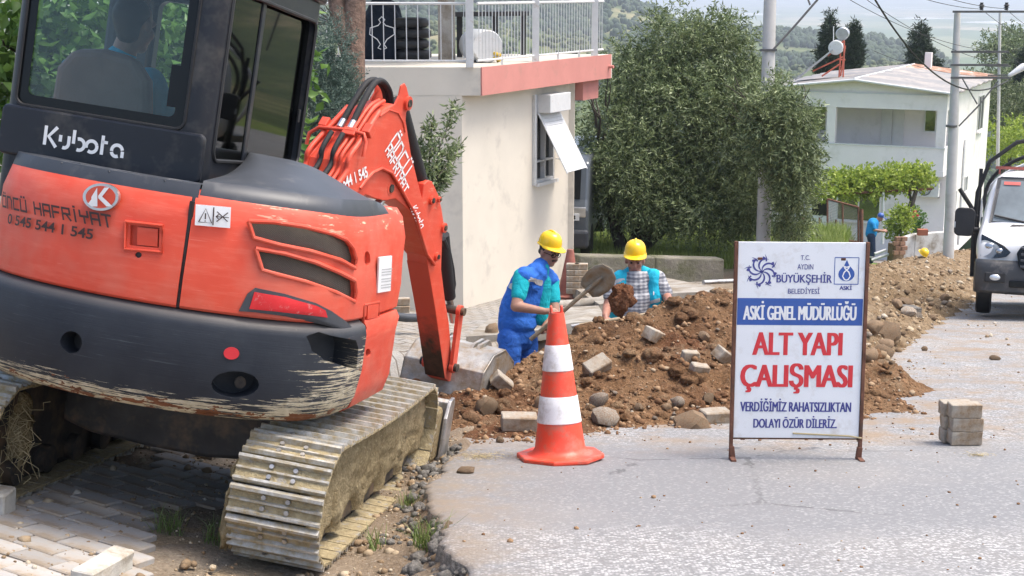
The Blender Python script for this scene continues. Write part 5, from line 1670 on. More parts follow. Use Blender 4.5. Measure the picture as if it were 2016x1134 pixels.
def hand(mb, w, d, up, s=1.0, curl=1.0, right=True):
    """palm, four bent fingers and a thumb; w wrist, d direction, up = back of the hand"""
    d = d.normalized(); up = (up - d * up.dot(d)).normalized(); lat = d.cross(up) * (1 if right else -1)
    c = w + d * .055 * s
    mb.cap(w, c + d * .02 * s, .028 * s, .030 * s); 
    mb.cap(c + lat * .024 * s, c - lat * .024 * s, .022 * s, .020 * s)
    mb.cap(c + d * .03 * s + lat * .026 * s, c + d * .03 * s - lat * .028 * s, .016 * s, .014 * s)
    for k, L in ((-1.4, .062), (-.5, .078), (.45, .074), (1.35, .058)):
        a = c + d * .038 * s + lat * (k * .020 * s)
        b = a + (d * (1 - .35 * curl) - up * .55 * curl).normalized() * L * .5 * s
        e = b + (d * (.3 - .7 * curl) - up * 1.0 * curl + d * .25).normalized() * L * .5 * s
        mb.cap(a, b, .0098 * s, .0092 * s, 8); mb.cap(b, e, .0092 * s, .0080 * s, 8)
    a = c - d * .012 * s - lat * .030 * s
    b = a + (d * .6 - lat * .55 - up * .35 * curl).normalized() * .038 * s
    mb.cap(a, b, .013 * s, .011 * s, 8); mb.cap(b, b + (d * .8 - up * .6 * curl + lat * .25 * curl).normalized() * .030 * s, .0105 * s, .0088 * s, 8)
def head_fill(mb, c, fw, up, s=1.0):
    """skull, jaw, nose, ears, chin"""
    fw = fw.normalized(); up = (up - fw * up.dot(fw)).normalized(); rt = fw.cross(up)
    rm = Matrix((rt, fw, up)).transposed()
    L = lambda x, y, z: c + (rt * x + fw * y + up * z) * s
    mb.ball(L(0, -.012, .035), (.076 * s, .094 * s, .086 * s), 20, rot=rm)
    mb.ball(L(0, .020, -.030), (.063 * s, .070 * s, .085 * s), 18, rot=rm)
    mb.ball(L(0, .052, -.088), (.036 * s, .034 * s, .030 * s), 12, rot=rm)
    mb.cap(L(0, .088, .012), L(0, .106, -.028), .011 * s, .017 * s, 10)
    mb.cap(L(-.022, .076, -.060), L(.022, .076, -.060), .014 * s, .014 * s, 8)
    mb.cap(L(-.04, .078, .024), L(.04, .078, .024), .016 * s, .016 * s, 8)
    for e in (-1, 1):
        mb.ball(L(e * .040, .058, -.028), (.026 * s, .026 * s, .028 * s), 10, rot=rm)
        mb.ball(L(e * .080, -.008, -.008), (.014 * s, .024 * s, .034 * s), 10, rot=rm)
    return L, rm
def face_bits(root, L, s, brow=True, moustache=False, stubble=False):
    for e in (-1, 1):
        mb = MB(); mb.ball(L(e * .032, .083, .002), .0105 * s, 10); mb.build('eye', simple('eye', (.04, .03, .025), .15, bump=0), root, 40)
        mb = MB(); mb.cap(L(e * .014, .096, .026), L(e * .054, .080, .030), .0055 * s, .004 * s, 8); mb.build('eyebrow', M['hair'], root, 40)
    mb = MB(); mb.cap(L(-.020, .0905, -.060), L(.020, .0905, -.060), .005 * s, .005 * s, 8); mb.build('lips', simple('lips', (.30, .12, .10), .5, bump=0), root, 40)
    if moustache:
        mb = MB(); mb.cap(L(-.028, .088, -.049), L(.028, .088, -.049), .007 * s, .007 * s, 8); mb.build('moustache', M['hair'], root, 40)
def helmet(root, L, rm, s, mat):
    mb = MB(); n = 28
    pts = []
    rings = [(1.0, 0), (1.0, .012), (.985, .035), (.93, .065), (.80, .092), (.58, .112), (.30, .122), (.02, .125)]
    vs, fs = [], []
    for k, h in rings:
        for i in range(n):
            a = 2 * PI * i / n
            rib = 1 + (.02 if abs(math.cos(a)) < .12 and h > .02 else 0)
            vs.append(L(.098 * k * math.cos(a) , -.012 + .116 * k * math.sin(a), .070 + h * rib))
    for j in range(len(rings) - 1):
        fs += [(j * n + i, j * n + (i + 1) % n, (j + 1) * n + (i + 1) % n, (j + 1) * n + i) for i in range(n)]
    fs.append(tuple(range((len(rings) - 1) * n, len(rings) * n)))
    mb.add(vs, fs)
    # brim: narrow all round, a peak in front
    vs, fs = [], []
    for i in range(n):
        a = 2 * PI * i / n
        pk = .055 * max(0, math.sin(a)) ** 2 + .010
        for r_, dz in ((0, .008), (pk, -.012 if math.sin(a) > 0 else 0.0), (pk, -.018 if math.sin(a) > 0 else -.006), (0, -.0)):
            vs.append(L((.096 + r_) * math.cos(a), -.012 + (.114 + r_) * math.sin(a), .068 + dz))
    for i in range(n):
        j = (i + 1) % n
        fs += [(4 * i + q, 4 * j + q, 4 * j + (q + 1) % 4, 4 * i + (q + 1) % 4) for q in range(4)]
    mb.add(vs, fs)
    mb.tube([L(0, -.012 + .097 * math.cos(t), .082 + .115 * math.sin(t)) for t in [PI * i / 12 for i in range(13)]], .012 * s, 8)
    o = mb.build('helmet', mat, root, 50)
    return o

# ---------------- worker with glasses shovelling (joint positions surveyed from the photo)
D = 12.8
J = lambda x, y, dd=0.0: P(x, y, D + dd)
k10 = D / 2800 * 286      # size factor
PA = empty('person', (J(1015, 870).x, J(1015, 870).y, ground_z(J(1015, 870).x, J(1015, 870).y)), None, 'bespectacled worker in royal blue padded vest and yellow helmet lifting a shovel of soil', 'person')
pa_inv = Matrix.Translation(-Vector(PA.location))
def rel(o, root):
    o.matrix_parent_inverse = root.matrix_world.inverted(); return o
bpy.context.view_layer.update()
S = 1.0
hc = J(1081, 497); fw = Vector((.66, -.72, -.20)); up = Vector((.22, -.1, 1))
pel, ch, nk = J(1018, 652), J(1040, 565), J(1062, 530)
rs, re, rw = J(1030, 545, -.20), J(1016, 603, -.30), J(1072, 613, -.36)
ls, le, lw = J(1084, 552, .16), J(1092, 615, .05), J(1068, 652, -.10)
rh, rk, ra = J(1003, 668, -.10), J(1003, 752, -.16), J(990, 850, -.1)
lh, lk, la = J(1036, 668, .10), J(1040, 745, .05), J(1030, 845, .12)
def body_a(mb):
    head_fill(mb, hc, fw, up, S)
    mb.cap(nk, hc - Vector((0, 0, .03)), .062, .058)
    mb.cap(pel, ch, .13, .15); mb.cap(ch, (rs + ls) / 2, .14, .10); mb.cap(rs, ls, .07, .07)
    mb.cap(rs, re, .062, .050); mb.cap(re, rw, .050, .031)
    mb.cap(ls, le, .062, .046); mb.cap(le, lw, .046, .031)
    hand(mb, rw, (J(1098, 612, -.37) - rw), Vector((0, -.4, 1)), 1.0, 1.1, True)
    hand(mb, lw, (J(1085, 640, -.2) - lw), Vector((0, -.4, 1)), 1.0, 1.1, False)
    mb.cap(rh, rk, .085, .062); mb.cap(rk, ra, .060, .042); mb.cap(lh, lk, .085, .062); mb.cap(lk, la, .060, .042)
    mb.cap(ra, ra + Vector((.14, -.05, -.04)), .04, .035); mb.cap(la, la + Vector((.14, -.05, -.04)), .04, .035)
def P_(o, root=None):
    o.parent = root or PA; o.matrix_parent_inverse = (root or PA).matrix_world.inverted(); return o
P_(blob('body', body_a, M['skin'], None, .008, 3))
def vest_a(mb):
    mb.cap(J(1015, 640), J(1022, 610), .165, .175); mb.ball(J(1020, 634, 0), (.175, .19, .12), 18)
    mb.cap(J(1022, 610), J(1040, 560), .175, .165); mb.cap(J(1038, 562, -.06), J(1055, 540, -.06), .135, .105); mb.cap(J(1050, 570, .08), J(1072, 545, .1), .13, .095)
    mb.cap(rs + Vector((.01, 0, .01)), ls, .082, .08)
    mb.cap(nk - Vector((.01, 0, .02)), nk + Vector((.01, -.01, .02)), .085, .082)
v_ = P_(blob('vest', vest_a, M['vest_blue'], None, .010, 3, .006))
def polo_a(mb):
    mb.cap(rs + Vector((-.01, 0, .0)), rs.lerp(re, .62), .080, .068); mb.cap(ls, ls.lerp(le, .6), .078, .066)
    mb.cap(nk + Vector((.01, -.02, -.03)), nk + Vector((.02, -.02, .02)), .072, .07)
    mb.cap(J(1070, 556, -.02), J(1064, 625, .0), .072, .075)
P_(blob('polo_shirt', polo_a, M['polo'], None, .009, 3, .004))
def trou_a(mb):
    mb.cap(J(1018, 640), J(1018, 662), .150, .155)
    mb.cap(rh, rk, .108, .086); mb.cap(rk, ra, .086, .075); mb.cap(lh, lk, .105, .085); mb.cap(lk, la, .085, .075)
P_(blob('trousers', trou_a, M['trouser_blue'], None, .010, 3, .009))
for a_ in (ra, la):
    mb = MB(); mb.cap(a_ + Vector((-.03, 0, -.04)), a_ + Vector((.17, -.06, -.06)), .058, .048); P_(mb.build('boot', M['boot'], None, 50))
Lh, rmh = (lambda x, y, z, c=hc: None), None
fwn = fw.normalized(); upn = (up - fwn * up.dot(fwn)).normalized(); rtn = fwn.cross(upn)
LA = lambda x, y, z: hc + (rtn * x + fwn * y + upn * z) * S
class Root:                                     # collects children built in world space
    pass
def adopt(fn, root):
    before = set(COL.objects)
    fn()
    for o in set(COL.objects) - before:
        if o.parent is None: P_(o, root)
adopt(lambda: face_bits(None, LA, S, moustache=True), PA)
adopt(lambda: helmet(None, LA, None, S, M['helmet']), PA)
def hairfill(mb, L, s):
    mb.ball(L(0, -.028, .045), (.080 * s, .084 * s, .070 * s), 14)
    for e in (-1, 1): mb.cap(L(e * .073, -.01, .05), L(e * .077, .002, .0), .014 * s, .008 * s, 8)
    mb.cap(L(-.03, -.066, -.01), L(.03, -.066, -.01), .032 * s, .032 * s)
P_(blob('hair', lambda mb: hairfill(mb, LA, S), M['hair'], None, .008, 2))
def glasses():
    mb = MB()
    for e in (-1, 1):
        ring = [LA(e * .034 + .024 * math.cos(t), .102 - .012 * abs(e * .034 + .024 * math.cos(t)) / .06, .002 + .017 * math.sin(t)) for t in [2 * PI * i / 14 for i in range(15)]]
        mb.tube(ring, .0034, 6, cap=False); mb.tube([LA(e * .058, .094, .006), LA(e * .078, .05, .010), LA(e * .082, -.01, .008)], .003, 6)
    mb.tube([LA(-.010, .104, .006), LA(.010, .104, .006)], .003, 6)
    mb.build('glasses', M['frit'], None, 50)
adopt(glasses, PA)
# silver tape across the chest and round the armhole side
def tape_on(root, target, pts, w, name='reflective_tape'):
    """strip shrink-wrapped on the garment"""
    mb = MB()
    vs = []
    for p, n_ in pts: vs += [p + Vector((0, 0, w / 2)), p - Vector((0, 0, w / 2))]
    mb.add(vs, [(2 * i, 2 * i + 2, 2 * i + 3, 2 * i + 1) for i in range(len(pts) - 1)])
    o = P_(mb.build(name, M['tape'], None), root)
    sw = o.modifiers.new('wrap', 'SHRINKWRAP'); sw.target = target; sw.offset = .003
    sw.wrap_method = 'NEAREST_SURFACEPOINT'
    ss = o.modifiers.new('sub', 'SUBSURF'); ss.subdivision_type = 'SIMPLE'; ss.levels = 2; ss.render_levels = 2
    o.modifiers.move(1, 0)
    return o
tape_on(PA, v_, [(J(x, y, dd), None) for x, y, dd in [(998, 560, -.08), (1012, 568, -.26), (1030, 552, -.28), (1046, 551, -.26), (1062, 556, -.22), (1074, 560, -.15)]], .05)
mb = MB(); mb.add([J(1050, 566, -.27), J(1073, 574, -.20), J(1072, 582, -.20), J(1050, 574, -.28)], [(0, 1, 2, 3)]); 
pk = P_(mb.build('pocket_flap', M['trouser_blue'], None), PA); sw = pk.modifiers.new('sub', 'SUBSURF'); sw.subdivision_type = 'SIMPLE'; sw.levels = 3; sw.render_levels = 3; sw2 = pk.modifiers.new('w', 'SHRINKWRAP'); sw2.target = v_; sw2.offset = .006
# shovel in his hands
M['wood'] = simple('worn_wooden_handle', (0.40, 0.31, 0.20), .7, var=.2, scale=20, bump=.2, bscale=80, dist=.002)
h0, h1 = J(1045, 668, -.12), J(1166, 563, -.52)
SH = empty('shovel', h0, None, 'round bladed shovel raised by the bespectacled worker', 'shovel'); bpy.context.view_layer.update()
mb = MB(); mb.tube([h0, h0.lerp(h1, .5), h1], .019, 10); P_(mb.build('handle', M['wood'], None, 40), SH)
hd = (h1 - h0).normalized()
sv = Vector((.1, -1, .25)); sv = (sv - hd * sv.dot(hd)).normalized(); lt = hd.cross(sv)
mb = MB(); n = 14
vs, fs = [], []
out = [(-.09, -.075), (-.04, -.11), (.06, -.128), (.14, -.118), (.20, -.085), (.235, 0), (.20, .085), (.14, .118), (.06, .128), (-.04, .11), (-.09, .075)]
for rr in (1.0, .66, .33):
    vs += [h1 + hd * (.10 + (a - .08) * rr) + lt * b * rr + sv * (-.03 + .035 * rr * rr) for a, b in out]
c_ = len(vs); vs.append(h1 + hd * .10 - sv * .03)
k = len(out)
for j in range(2): fs += [(j * k + i, j * k + (i + 1) % k, (j + 1) * k + (i + 1) % k, (j + 1) * k + i) for i in range(k)]
fs += [(2 * k + i, 2 * k + (i + 1) % k, c_) for i in range(k)]
mb.add(vs, fs)
M['shovel'] = simple('muddy_shovel_steel', (0.30, 0.275, 0.22), .55, .35, var=.2, scale=9, bump=.2, dirt=(.27, .19, .11), dirt_amt=.8, dscale=12)
b_ = P_(mb.build('blade', M['shovel'], None, 50), SH); so = b_.modifiers.new('s', 'SOLIDIFY'); so.thickness = .004
mb = MB(); mb.tube([h1 - hd * .07, h1 + hd * .06, h1 + hd * .12 + sv * -.015], [.023, .024, .012], 10); P_(mb.build('socket', M['shovel'], None, 40), SH)
# soil flying off the blade
cc = J(1224, 590, -.45)
bm = bmesh.new(); bmesh.ops.create_icosphere(bm, subdivisions=5, radius=1)
for v in bm.verts:
    n_ = v.co.normalized()
    k = 1 + .28 * mn.noise(n_ * 1.7 + Vector((2, 0, 0))) + .22 * mn.noise(n_ * 4) + .13 * mn.noise(n_ * 9) + .07 * mn.noise(n_ * 20)
    w_ = 1 - .35 * max(0, -n_.z)
    v.co = Vector((n_.x * .105 * k * w_ - .03 * n_.z * n_.z * (n_.z < 0), n_.y * .07 * k, n_.z * .145 * k))
me = bpy.data.meshes.new('flying_soil'); bm.to_mesh(me); bm.free(); me.shade_smooth()
fo = link('flying_soil', me, M['soil_red'], None, cc); tag(fo, 'clump of brown soil in mid air beside the raised shovel blade', 'soil clump')

# ---------------- worker facing the camera
D2 = 14.1
K2 = lambda x, y, dd=0.0: P(x, y, D2 + dd)
b0 = K2(1245, 760)
PB = empty('person', (b0.x, b0.y, ground_z(b0.x, b0.y)), None, 'worker in open turquoise vest over grey checked shirt facing the camera behind the heap', 'person'); bpy.context.view_layer.update()
S2 = 1.08
hc2 = K2(1250, 513); fw2 = Vector((-.10, -1, -.10)); up2 = Vector((0, -.25, 1))
pel, ch, nk = K2(1240, 664), K2(1250, 585), K2(1250, 548)
rs, re, rw = K2(1213, 554), K2(1196, 604, -.08), K2(1192, 622, -.30)
ls, le, lw = K2(1293, 550), K2(1312, 582, -.06), K2(1320, 600, -.34)
rh, rk, ra = K2(1220, 680), K2(1218, 770, -.1), K2(1222, 870, .05)
lh, lk, la = K2(1262, 680), K2(1268, 770, -.1), K2(1265, 870, .05)
def body_b(mb):
    head_fill(mb, hc2, fw2, up2, S2)
    mb.cap(nk, hc2 - Vector((0, 0, .03)), .068, .064)
    mb.cap(pel, ch, .14, .15); mb.cap(rs, ls, .07, .07); mb.cap(ch, nk, .14, .09)
    mb.cap(rs, re, .066, .050); mb.cap(re, rw, .050, .034); mb.cap(ls, le, .066, .050); mb.cap(le, lw, .050, .034)
    hand(mb, rw, K2(1194, 636, -.36) - rw, Vector((-.4, -1, .3)), 1.05, 1.0, True)
    hand(mb, lw, K2(1322, 612, -.42) - lw, Vector((.5, -1, .3)), 1.05, .7, False)
    mb.cap(rh, rk, .09, .065); mb.cap(rk, ra, .06, .045); mb.cap(lh, lk, .09, .065); mb.cap(lk, la, .06, .045)
P_(blob('body', body_b, M['skin_red'], None, .008, 3), PB)
def shirt_b(mb):
    mb.cap(K2(1243, 648), K2(1252, 590), .165, .168); mb.cap(K2(1252, 590), K2(1252, 560), .165, .14); mb.cap(rs, ls, .088, .088)
    mb.ball(K2(1245, 635, -.03), (.175, .15, .13), 16)
    mb.cap(ls, ls.lerp(le, .85), .085, .074); mb.cap(rs, rs.lerp(re, .55), .085, .078); mb.cap(nk - Vector((0, 0, .03)), nk + Vector((0, -.01, .012)), .09, .078)
sh = P_(blob('shirt', shirt_b, M['plaid'], None, .009, 3, .007), PB)
def vestb(mb):
    # two front panels with an open middle
    mb.cap(K2(1222, 548, -.02), K2(1222, 600, -.04), .082, .10); mb.cap(K2(1222, 600, .0), K2(1222, 640, .0), .10, .11)
    mb.cap(K2(1286, 545, -.02), K2(1290, 590, -.03), .080, .095); mb.cap(K2(1290, 590, -.01), K2(1282, 640, -.01), .095, .095)
    mb.cap(K2(1225, 590, .09), K2(1280, 590, .09), .13, .13); mb.cap(K2(1228, 545, .03), K2(1240, 535, .03), .062, .05); mb.cap(K2(1275, 540, .03), K2(1264, 533, .03), .062, .05)
vb = P_(blob('vest', vestb, M['vest_turq'], None, .009, 3, .006), PB)
tape_on(PB, vb, [(K2(x, y, dd), None) for x, y, dd in [(1276, 598, -.13), (1288, 594, -.15), (1300, 590, -.12)]], .04)
tape_on(PB, vb, [(K2(x, y, dd), None) for x, y, dd in [(1206, 556, -.11), (1218, 552, -.12), (1230, 552, -.10)]], .04)
mb = MB(); ez = K2(1285, 575, -.2)
mb.add([ez + Vector(p) for p in [(-.018, 0, -.01), (0, 0, -.03), (.018, 0, -.01), (.014, 0, .012), (0, 0, .034), (-.014, 0, .012)]], [tuple(range(6))])
em = P_(mb.build('vest_emblem', M['white'], None), PB); q1 = em.modifiers.new('s', 'SUBSURF'); q1.subdivision_type = 'SIMPLE'; q1.levels = 2; q1.render_levels = 2; q2 = em.modifiers.new('w', 'SHRINKWRAP'); q2.target = vb; q2.offset = .004
def trou_b(mb):
    mb.cap(K2(1240, 660), K2(1240, 680), .16, .155)
    mb.cap(rh, rk, .105, .085); mb.cap(rk, ra, .085, .075); mb.cap(lh, lk, .105, .085); mb.cap(lk, la, .085, .075)
P_(blob('jeans', trou_b, M['jeans'], None, .011, 3), PB)
fwn2 = fw2.normalized(); upn2 = (up2 - fwn2 * up2.dot(fwn2)).normalized(); rtn2 = fwn2.cross(upn2)
LB = lambda x, y, z: hc2 + (rtn2 * x + fwn2 * y + upn2 * z) * S2
adopt(lambda: face_bits(None, LB, S2), PB)
adopt(lambda: helmet(None, LB, None, S2, M['helmet']), PB)
P_(blob('hair', lambda mb: hairfill(mb, LB, S2), M['hair'], None, .009, 2), PB)
s0_, s1_ = K2(1126, 643, -.42), K2(1275, 619, -.42)
S3 = empty('shovel', s0_, None, 'long wooden shovel handle held level by the worker facing the camera', 'shovel'); bpy.context.view_layer.update()
mb = MB(); mb.tube([s0_, s0_.lerp(s1_, .5), s1_], .020, 10); P_(mb.build('handle', M['wood'], None, 40), S3)
mb = MB(); mb.tube([s0_ - (s1_ - s0_).normalized() * .005, s0_.lerp(s1_, .10)], .0225, 10); P_(mb.build('ferrule', M['steel'], None, 40), S3)
bd = (s1_ - s0_).normalized()
mb = MB(); mb.prism([(0, -.10), (.2, -.11), (.3, 0), (.2, .11), (0, .10)], lambda a, b, t: s1_ + bd * a + Vector((0, 0, 1)) * (t - .05 * a) + Vector((0, 1, 0)) * b, 0, .004); P_(mb.build('blade', M['shovel'], None), S3)

# ---------------- man by the far fence
D3 = 46.5
K3 = lambda x, y, dd=0.0: P(x, y, D3 + dd)
c0 = K3(1716, 516)
PC = empty('person', c0, None, 'man in blue vest and cap standing on the bank by the far fence', 'person'); bpy.context.view_layer.update()
hc3 = K3(1732, 428); fw3 = Vector((.8, -.3, -.55)); up3 = Vector((.4, -.1, 1))
def body_c(mb):
    head_fill(mb, hc3, fw3, up3, 1.12)
    mb.cap(K3(1722, 438), hc3, .07, .06)
    mb.cap(K3(1720, 446, -.18), K3(1722, 453, -.24), .06, .05); mb.cap(K3(1722, 453, -.24), K3(1738, 455, -.3), .05, .04); hand(mb, K3(1736, 455, -.3), Vector((1, -.1, 0)), Vector((0, -.2, 1)), 1.2, .8)
    mb.cap(K3(1722, 446, .15), K3(1726, 456, .1), .06, .05); mb.cap(K3(1726, 456, .1), K3(1740, 453, -.1), .05, .04); hand(mb, K3(1738, 453, -.1), Vector((1, -.1, 0)), Vector((0, -.2, 1)), 1.2, .8, False)
    mb.cap(K3(1716, 464), K3(1720, 440), .14, .13)
    for dd in (-.1, .12): mb.cap(K3(1716, 468, dd), K3(1718, 494, dd), .1, .07); mb.cap(K3(1718, 494, dd), K3(1715, 516, dd), .07, .05)
P_(blob('body', body_c, M['skin'], None, .016, 2), PC)
P_(blob('vest', lambda mb: (mb.cap(K3(1715, 460), K3(1719, 440), .19, .19), mb.cap(K3(1719, 440, -.15), K3(1721, 436, .15), .11, .11), mb.cap(K3(1719, 441, -.2), K3(1721, 449, -.24), .085, .07)), m_cloth('bright_blue_nylon', (.02, .24, .52), .15), None, .02, 2), PC)
P_(blob('jeans', lambda mb: [(mb.cap(K3(1715, 466, dd), K3(1718, 494, dd), .14, .10), mb.cap(K3(1718, 494, dd), K3(1714, 514, dd), .10, .095)) for dd in (-.1, .12)], M['jeans_dark'], None, .02, 2), PC)
mb = MB()
f3 = fw3.normalized(); u3 = (up3 - f3 * up3.dot(f3)).normalized(); r3 = f3.cross(u3); LC = lambda x, y, z: hc3 + (r3 * x + f3 * y + u3 * z) * 1.12
mb.ball(LC(0, -.01, .065), (.11, .12, .09), 14); mb.prism([(-.07, .08), (.07, .08), (.06, .19), (0, .21), (-.06, .19)], lambda a, b, t: LC(a, b, .06 + t), 0, .012)
P_(mb.build('cap', M['signblue'], None, 50), PC)
mb = MB()
for dd in (-.1, .12): mb.cyl(K3(1716, 505, dd), K3(1715.5, 508, dd), .112, 14)
P_(mb.build('reflective_tape', M['tape'], None, 40), PC)
# yellow helmet left on the bank
q = HP(1817, 503)
HE = empty('safety_helmet', q + Vector((0, 0, .05)), (R(20), R(30), 0), 'yellow safety helmet lying on the soil bank by the white wall', 'helmet')
LD = lambda x, y, z: Vector((x, y, z - .06)) * 1.25
o = helmet(HE, LD, None, 1.0, M['helmet']); o.name = 'shell'

# ---------------- operator in the cab
OP_ = empty('person', MW @ Vector((-.33, -.2, 1.60)), None, 'excavator operator in turquoise shirt seated in the cab seen from behind', 'person'); bpy.context.view_layer.update()
od = on_plane(266, 50, 1, -.14) - Vector((-.20, -.14, 2.36))
mv = lambda x, y, z: MW @ (Vector((x, y, z)) + (od if z > 1.75 else od * .5) + Vector((0, 0, .0)))
hco = MW @ on_plane(266, 50, 1, -.14)
def body_o(mb):
    head_fill(mb, hco, MR @ Vector((.25, 1, -.1)), Vector((0, 0, 1)), 1.12)
    mb.cap(mv(-.24, -.18, 2.16), hco, .065, .06); mb.cap(mv(-.30, -.15, 1.65), mv(-.28, -.18, 2.05), .15, .15)
    for s_ in (-1, 1):
        a, b, c = mv(-.27 + s_ * .2, -.17, 2.08), mv(-.27 + s_ * .27, 0, 1.82), mv(-.27 + s_ * .22, .28, 1.85)
        mb.cap(a, b, .06, .05); mb.cap(b, c, .05, .035); hand(mb, c, MR @ Vector((0, 1, 0)), Vector((0, 0, 1)), 1, .8, s_ > 0)
        mb.cap(mv(-.3 + s_ * .1, -.1, 1.66), mv(-.3 + s_ * .13, .38, 1.68), .09, .07); mb.cap(mv(-.3 + s_ * .13, .38, 1.68), mv(-.3 + s_ * .13, .42, 1.5), .06, .05)
P_(blob('body', body_o, M['skin'], None, .010, 3), OP_)
P_(blob('shirt', lambda mb: (mb.cap(mv(-.30, -.15, 1.7), mv(-.27, -.18, 2.05), .17, .165), mb.cap(mv(-.46, -.17, 2.07), mv(-.07, -.17, 2.07), .085, .085), [mb.cap(mv(-.27 + s_ * .2, -.17, 2.08), mv(-.27 + s_ * .26, -.02, 1.86), .085, .075) for s_ in (-1, 1)], mb.cap(mv(-.25, -.18, 2.14), mv(-.24, -.17, 2.18), .09, .08)), M['cyan_shirt'], None, .011, 3), OP_)
def hair_o(mb):
    f_ = (MR @ Vector((.25, 1, -.1))).normalized(); u_ = Vector((0, 0, 1)); r_ = f_.cross(u_).normalized()
    L = lambda x, y, z: hco + (r_ * x + f_ * y + u_ * z) * 1.12
    mb.ball(L(0, -.022, .045), (.095, .10, .093), 16); mb.cap(L(0, -.06, .03), L(0, -.058, -.045), .075, .06)
P_(blob('hair', hair_o, M['hair'], None, .010, 2), OP_)
# ================================================================== beige house on the left
M['plaster'] = simple('cream_plaster', (0.66, 0.61, 0.52), 0.9, var=0.05, scale=1.2, bump=0.15, bscale=40, dist=0.004, dirt=(0.50, 0.46, 0.40), dirt_amt=0.28, dscale=1.3)
M['pink'] = simple('salmon_fascia', (0.56, 0.235, 0.20), 0.85, var=0.06, scale=2, bump=0.1, dirt=(0.46, 0.22, 0.18), dirt_amt=0.25)
M['whitepaint'] = simple('white_painted_metal', (0.62, 0.63, 0.63), 0.5, var=0.08, scale=8, bump=0.1, dirt=(0.42, 0.36, 0.3), dirt_amt=0.2, dscale=8)
M['darkroom'] = simple('dark_interior', (0.03, 0.03, 0.032), .8, bump=0)
M['pane'] = glassmat('window_glass', (.45, .5, .52), .14)
TH = R(27)
hd_ = Vector((math.sin(TH), math.cos(TH), 0)); nd_ = Vector((math.cos(TH), -math.sin(TH), 0))
W0 = P(912, 592, 23); W0b = Vector((W0.x, W0.y, 0))
zb = W0.z - .4; zs = P(912, 182, 23).z; zt = P(933, 128, 22.95).z
HOUSE = empty('beige_house', (W0.x, W0.y, zb), None, 'beige flat roofed house with salmon terrace edge behind the digging', 'house')
bpy.context.view_layer.update()
def H_(o): return P_(o, HOUSE)
def wpl(px, py, off=0.0):
    d = ray(px, py); p0 = W0b + nd_ * off
    t = (p0 - CAM).dot(nd_) / d.dot(nd_); q = CAM + d * t
    return ((q - p0).dot(hd_), q.z)
def WP(u, z, off): return Vector((W0.x, W0.y, 0)) + hd_ * u + nd_ * off + Vector((0, 0, z))
UL = wpl(1131, 300)[0]
lf = Vector((-1, .04, 0)).normalized()
def quadbox(mb, a, b, depth_vec, z0, z1, mi=0):
    p = [a, b, b + depth_vec, a + depth_vec]
    vs = [Vector((q.x, q.y, z0)) for q in p] + [Vector((q.x, q.y, z1)) for q in p]
    mb.add(vs, [(3, 2, 1, 0), (4, 5, 6, 7), (0, 1, 5, 4), (1, 2, 6, 5), (2, 3, 7, 6), (3, 0, 4, 7)], mi)
back = Vector((-.4, 1, 0)) * 4
# walls: right face with a window opening, left face
wu0, wz1 = wpl(1054, 222); wu1, wz0 = wpl(1090, 352)[0], wpl(1070, 356)[1]
for (u0, u1, z0, z1) in ((0, wu0, zb, zs), (wu1, UL, zb, zs), (wu0, wu1, zb, wz0), (wu0, wu1, wz1, zs)):
    mb = MB(); mb.prism([(u0, z0), (u1, z0), (u1, z1), (u0, z1)], WP, -.25, 0); H_(mb.build('wall', M['plaster'], None))
mb = MB(); a = W0b; b = a + lf * 9; quadbox(mb, b, a + lf * .004, Vector((-.1, .3, 0)), zb, zs - .002); H_(mb.build('wall', M['plaster'], None))
mb = MB(); quadbox(mb, W0b + hd_ * UL - nd_ * .02, W0b + hd_ * UL + lf * 8, Vector((0, -.25, 0)), zb, zs - .002); H_(mb.build('wall', M['plaster'], None))
# slab and fascia
UF = wpl(1201, 110, .28)[0]
mb = MB(); quadbox(mb, W0b + lf * 9 + Vector((0, -.004, 0)), W0b - lf * (.27 / -lf.dot(nd_)) + Vector((0, -.004, 0)), hd_ * UF, zs, zt); H_(mb.build('terrace_slab', M['plaster'], None))
mb = MB(); mb.prism([(.12, zs - .0), (UF + .02, zs), (UF + .02, zt + .004), (.12, zt + .004)], WP, .272, .30); H_(mb.build('fascia', M['pink'], None))
mb = MB(); mb.prism([(UL, zs - .36), (UF - .25, zs - .36), (UF - .25, zs - .003), (UL, zs - .003)], WP, -.1, .16); H_(mb.build('beam', M['pink'], None))
mb = MB(); mb.cyl(WP(UF - .1, zt - .22, .29), WP(UF - .1, zt - .22, .40), .03, 10); H_(mb.build('drain_spout', M['pink'], None, 40))
# window parts
fw_ = .05
for (u0, u1, z0, z1) in ((wu0, wu0 + fw_, wz0, wz1), (wu1 - fw_, wu1, wz0, wz1), (wu0, wu1, wz0, wz0 + fw_), (wu0, wu1, wz1 - fw_, wz1), ((wu0 + wu1) / 2 - .02, (wu0 + wu1) / 2 + .02, wz0, wz1), (wu0, wu1, lerp(wz0, wz1, .3) - .015, lerp(wz0, wz1, .3) + .015)):
    mb = MB(); mb.prism([(u0, z0), (u1, z0), (u1, z1), (u0, z1)], WP, -.10, .012); H_(mb.build('window_frame', M['whitepaint'], None))
mb = MB(); mb.prism([(wu0, wz0), (wu1, wz0), (wu1, wz1), (wu0, wz1)], WP, -.08, -.075); H_(mb.build('window_pane', M['pane'], None))
mb = MB(); mb.prism([(wu0, wz0), (wu1, wz0), (wu1, wz1), (wu0, wz1)], WP, -.24, -.23); H_(mb.build('curtain', simple('beige_curtain', (.28, .25, .2), .9, var=.3, scale=12), None))
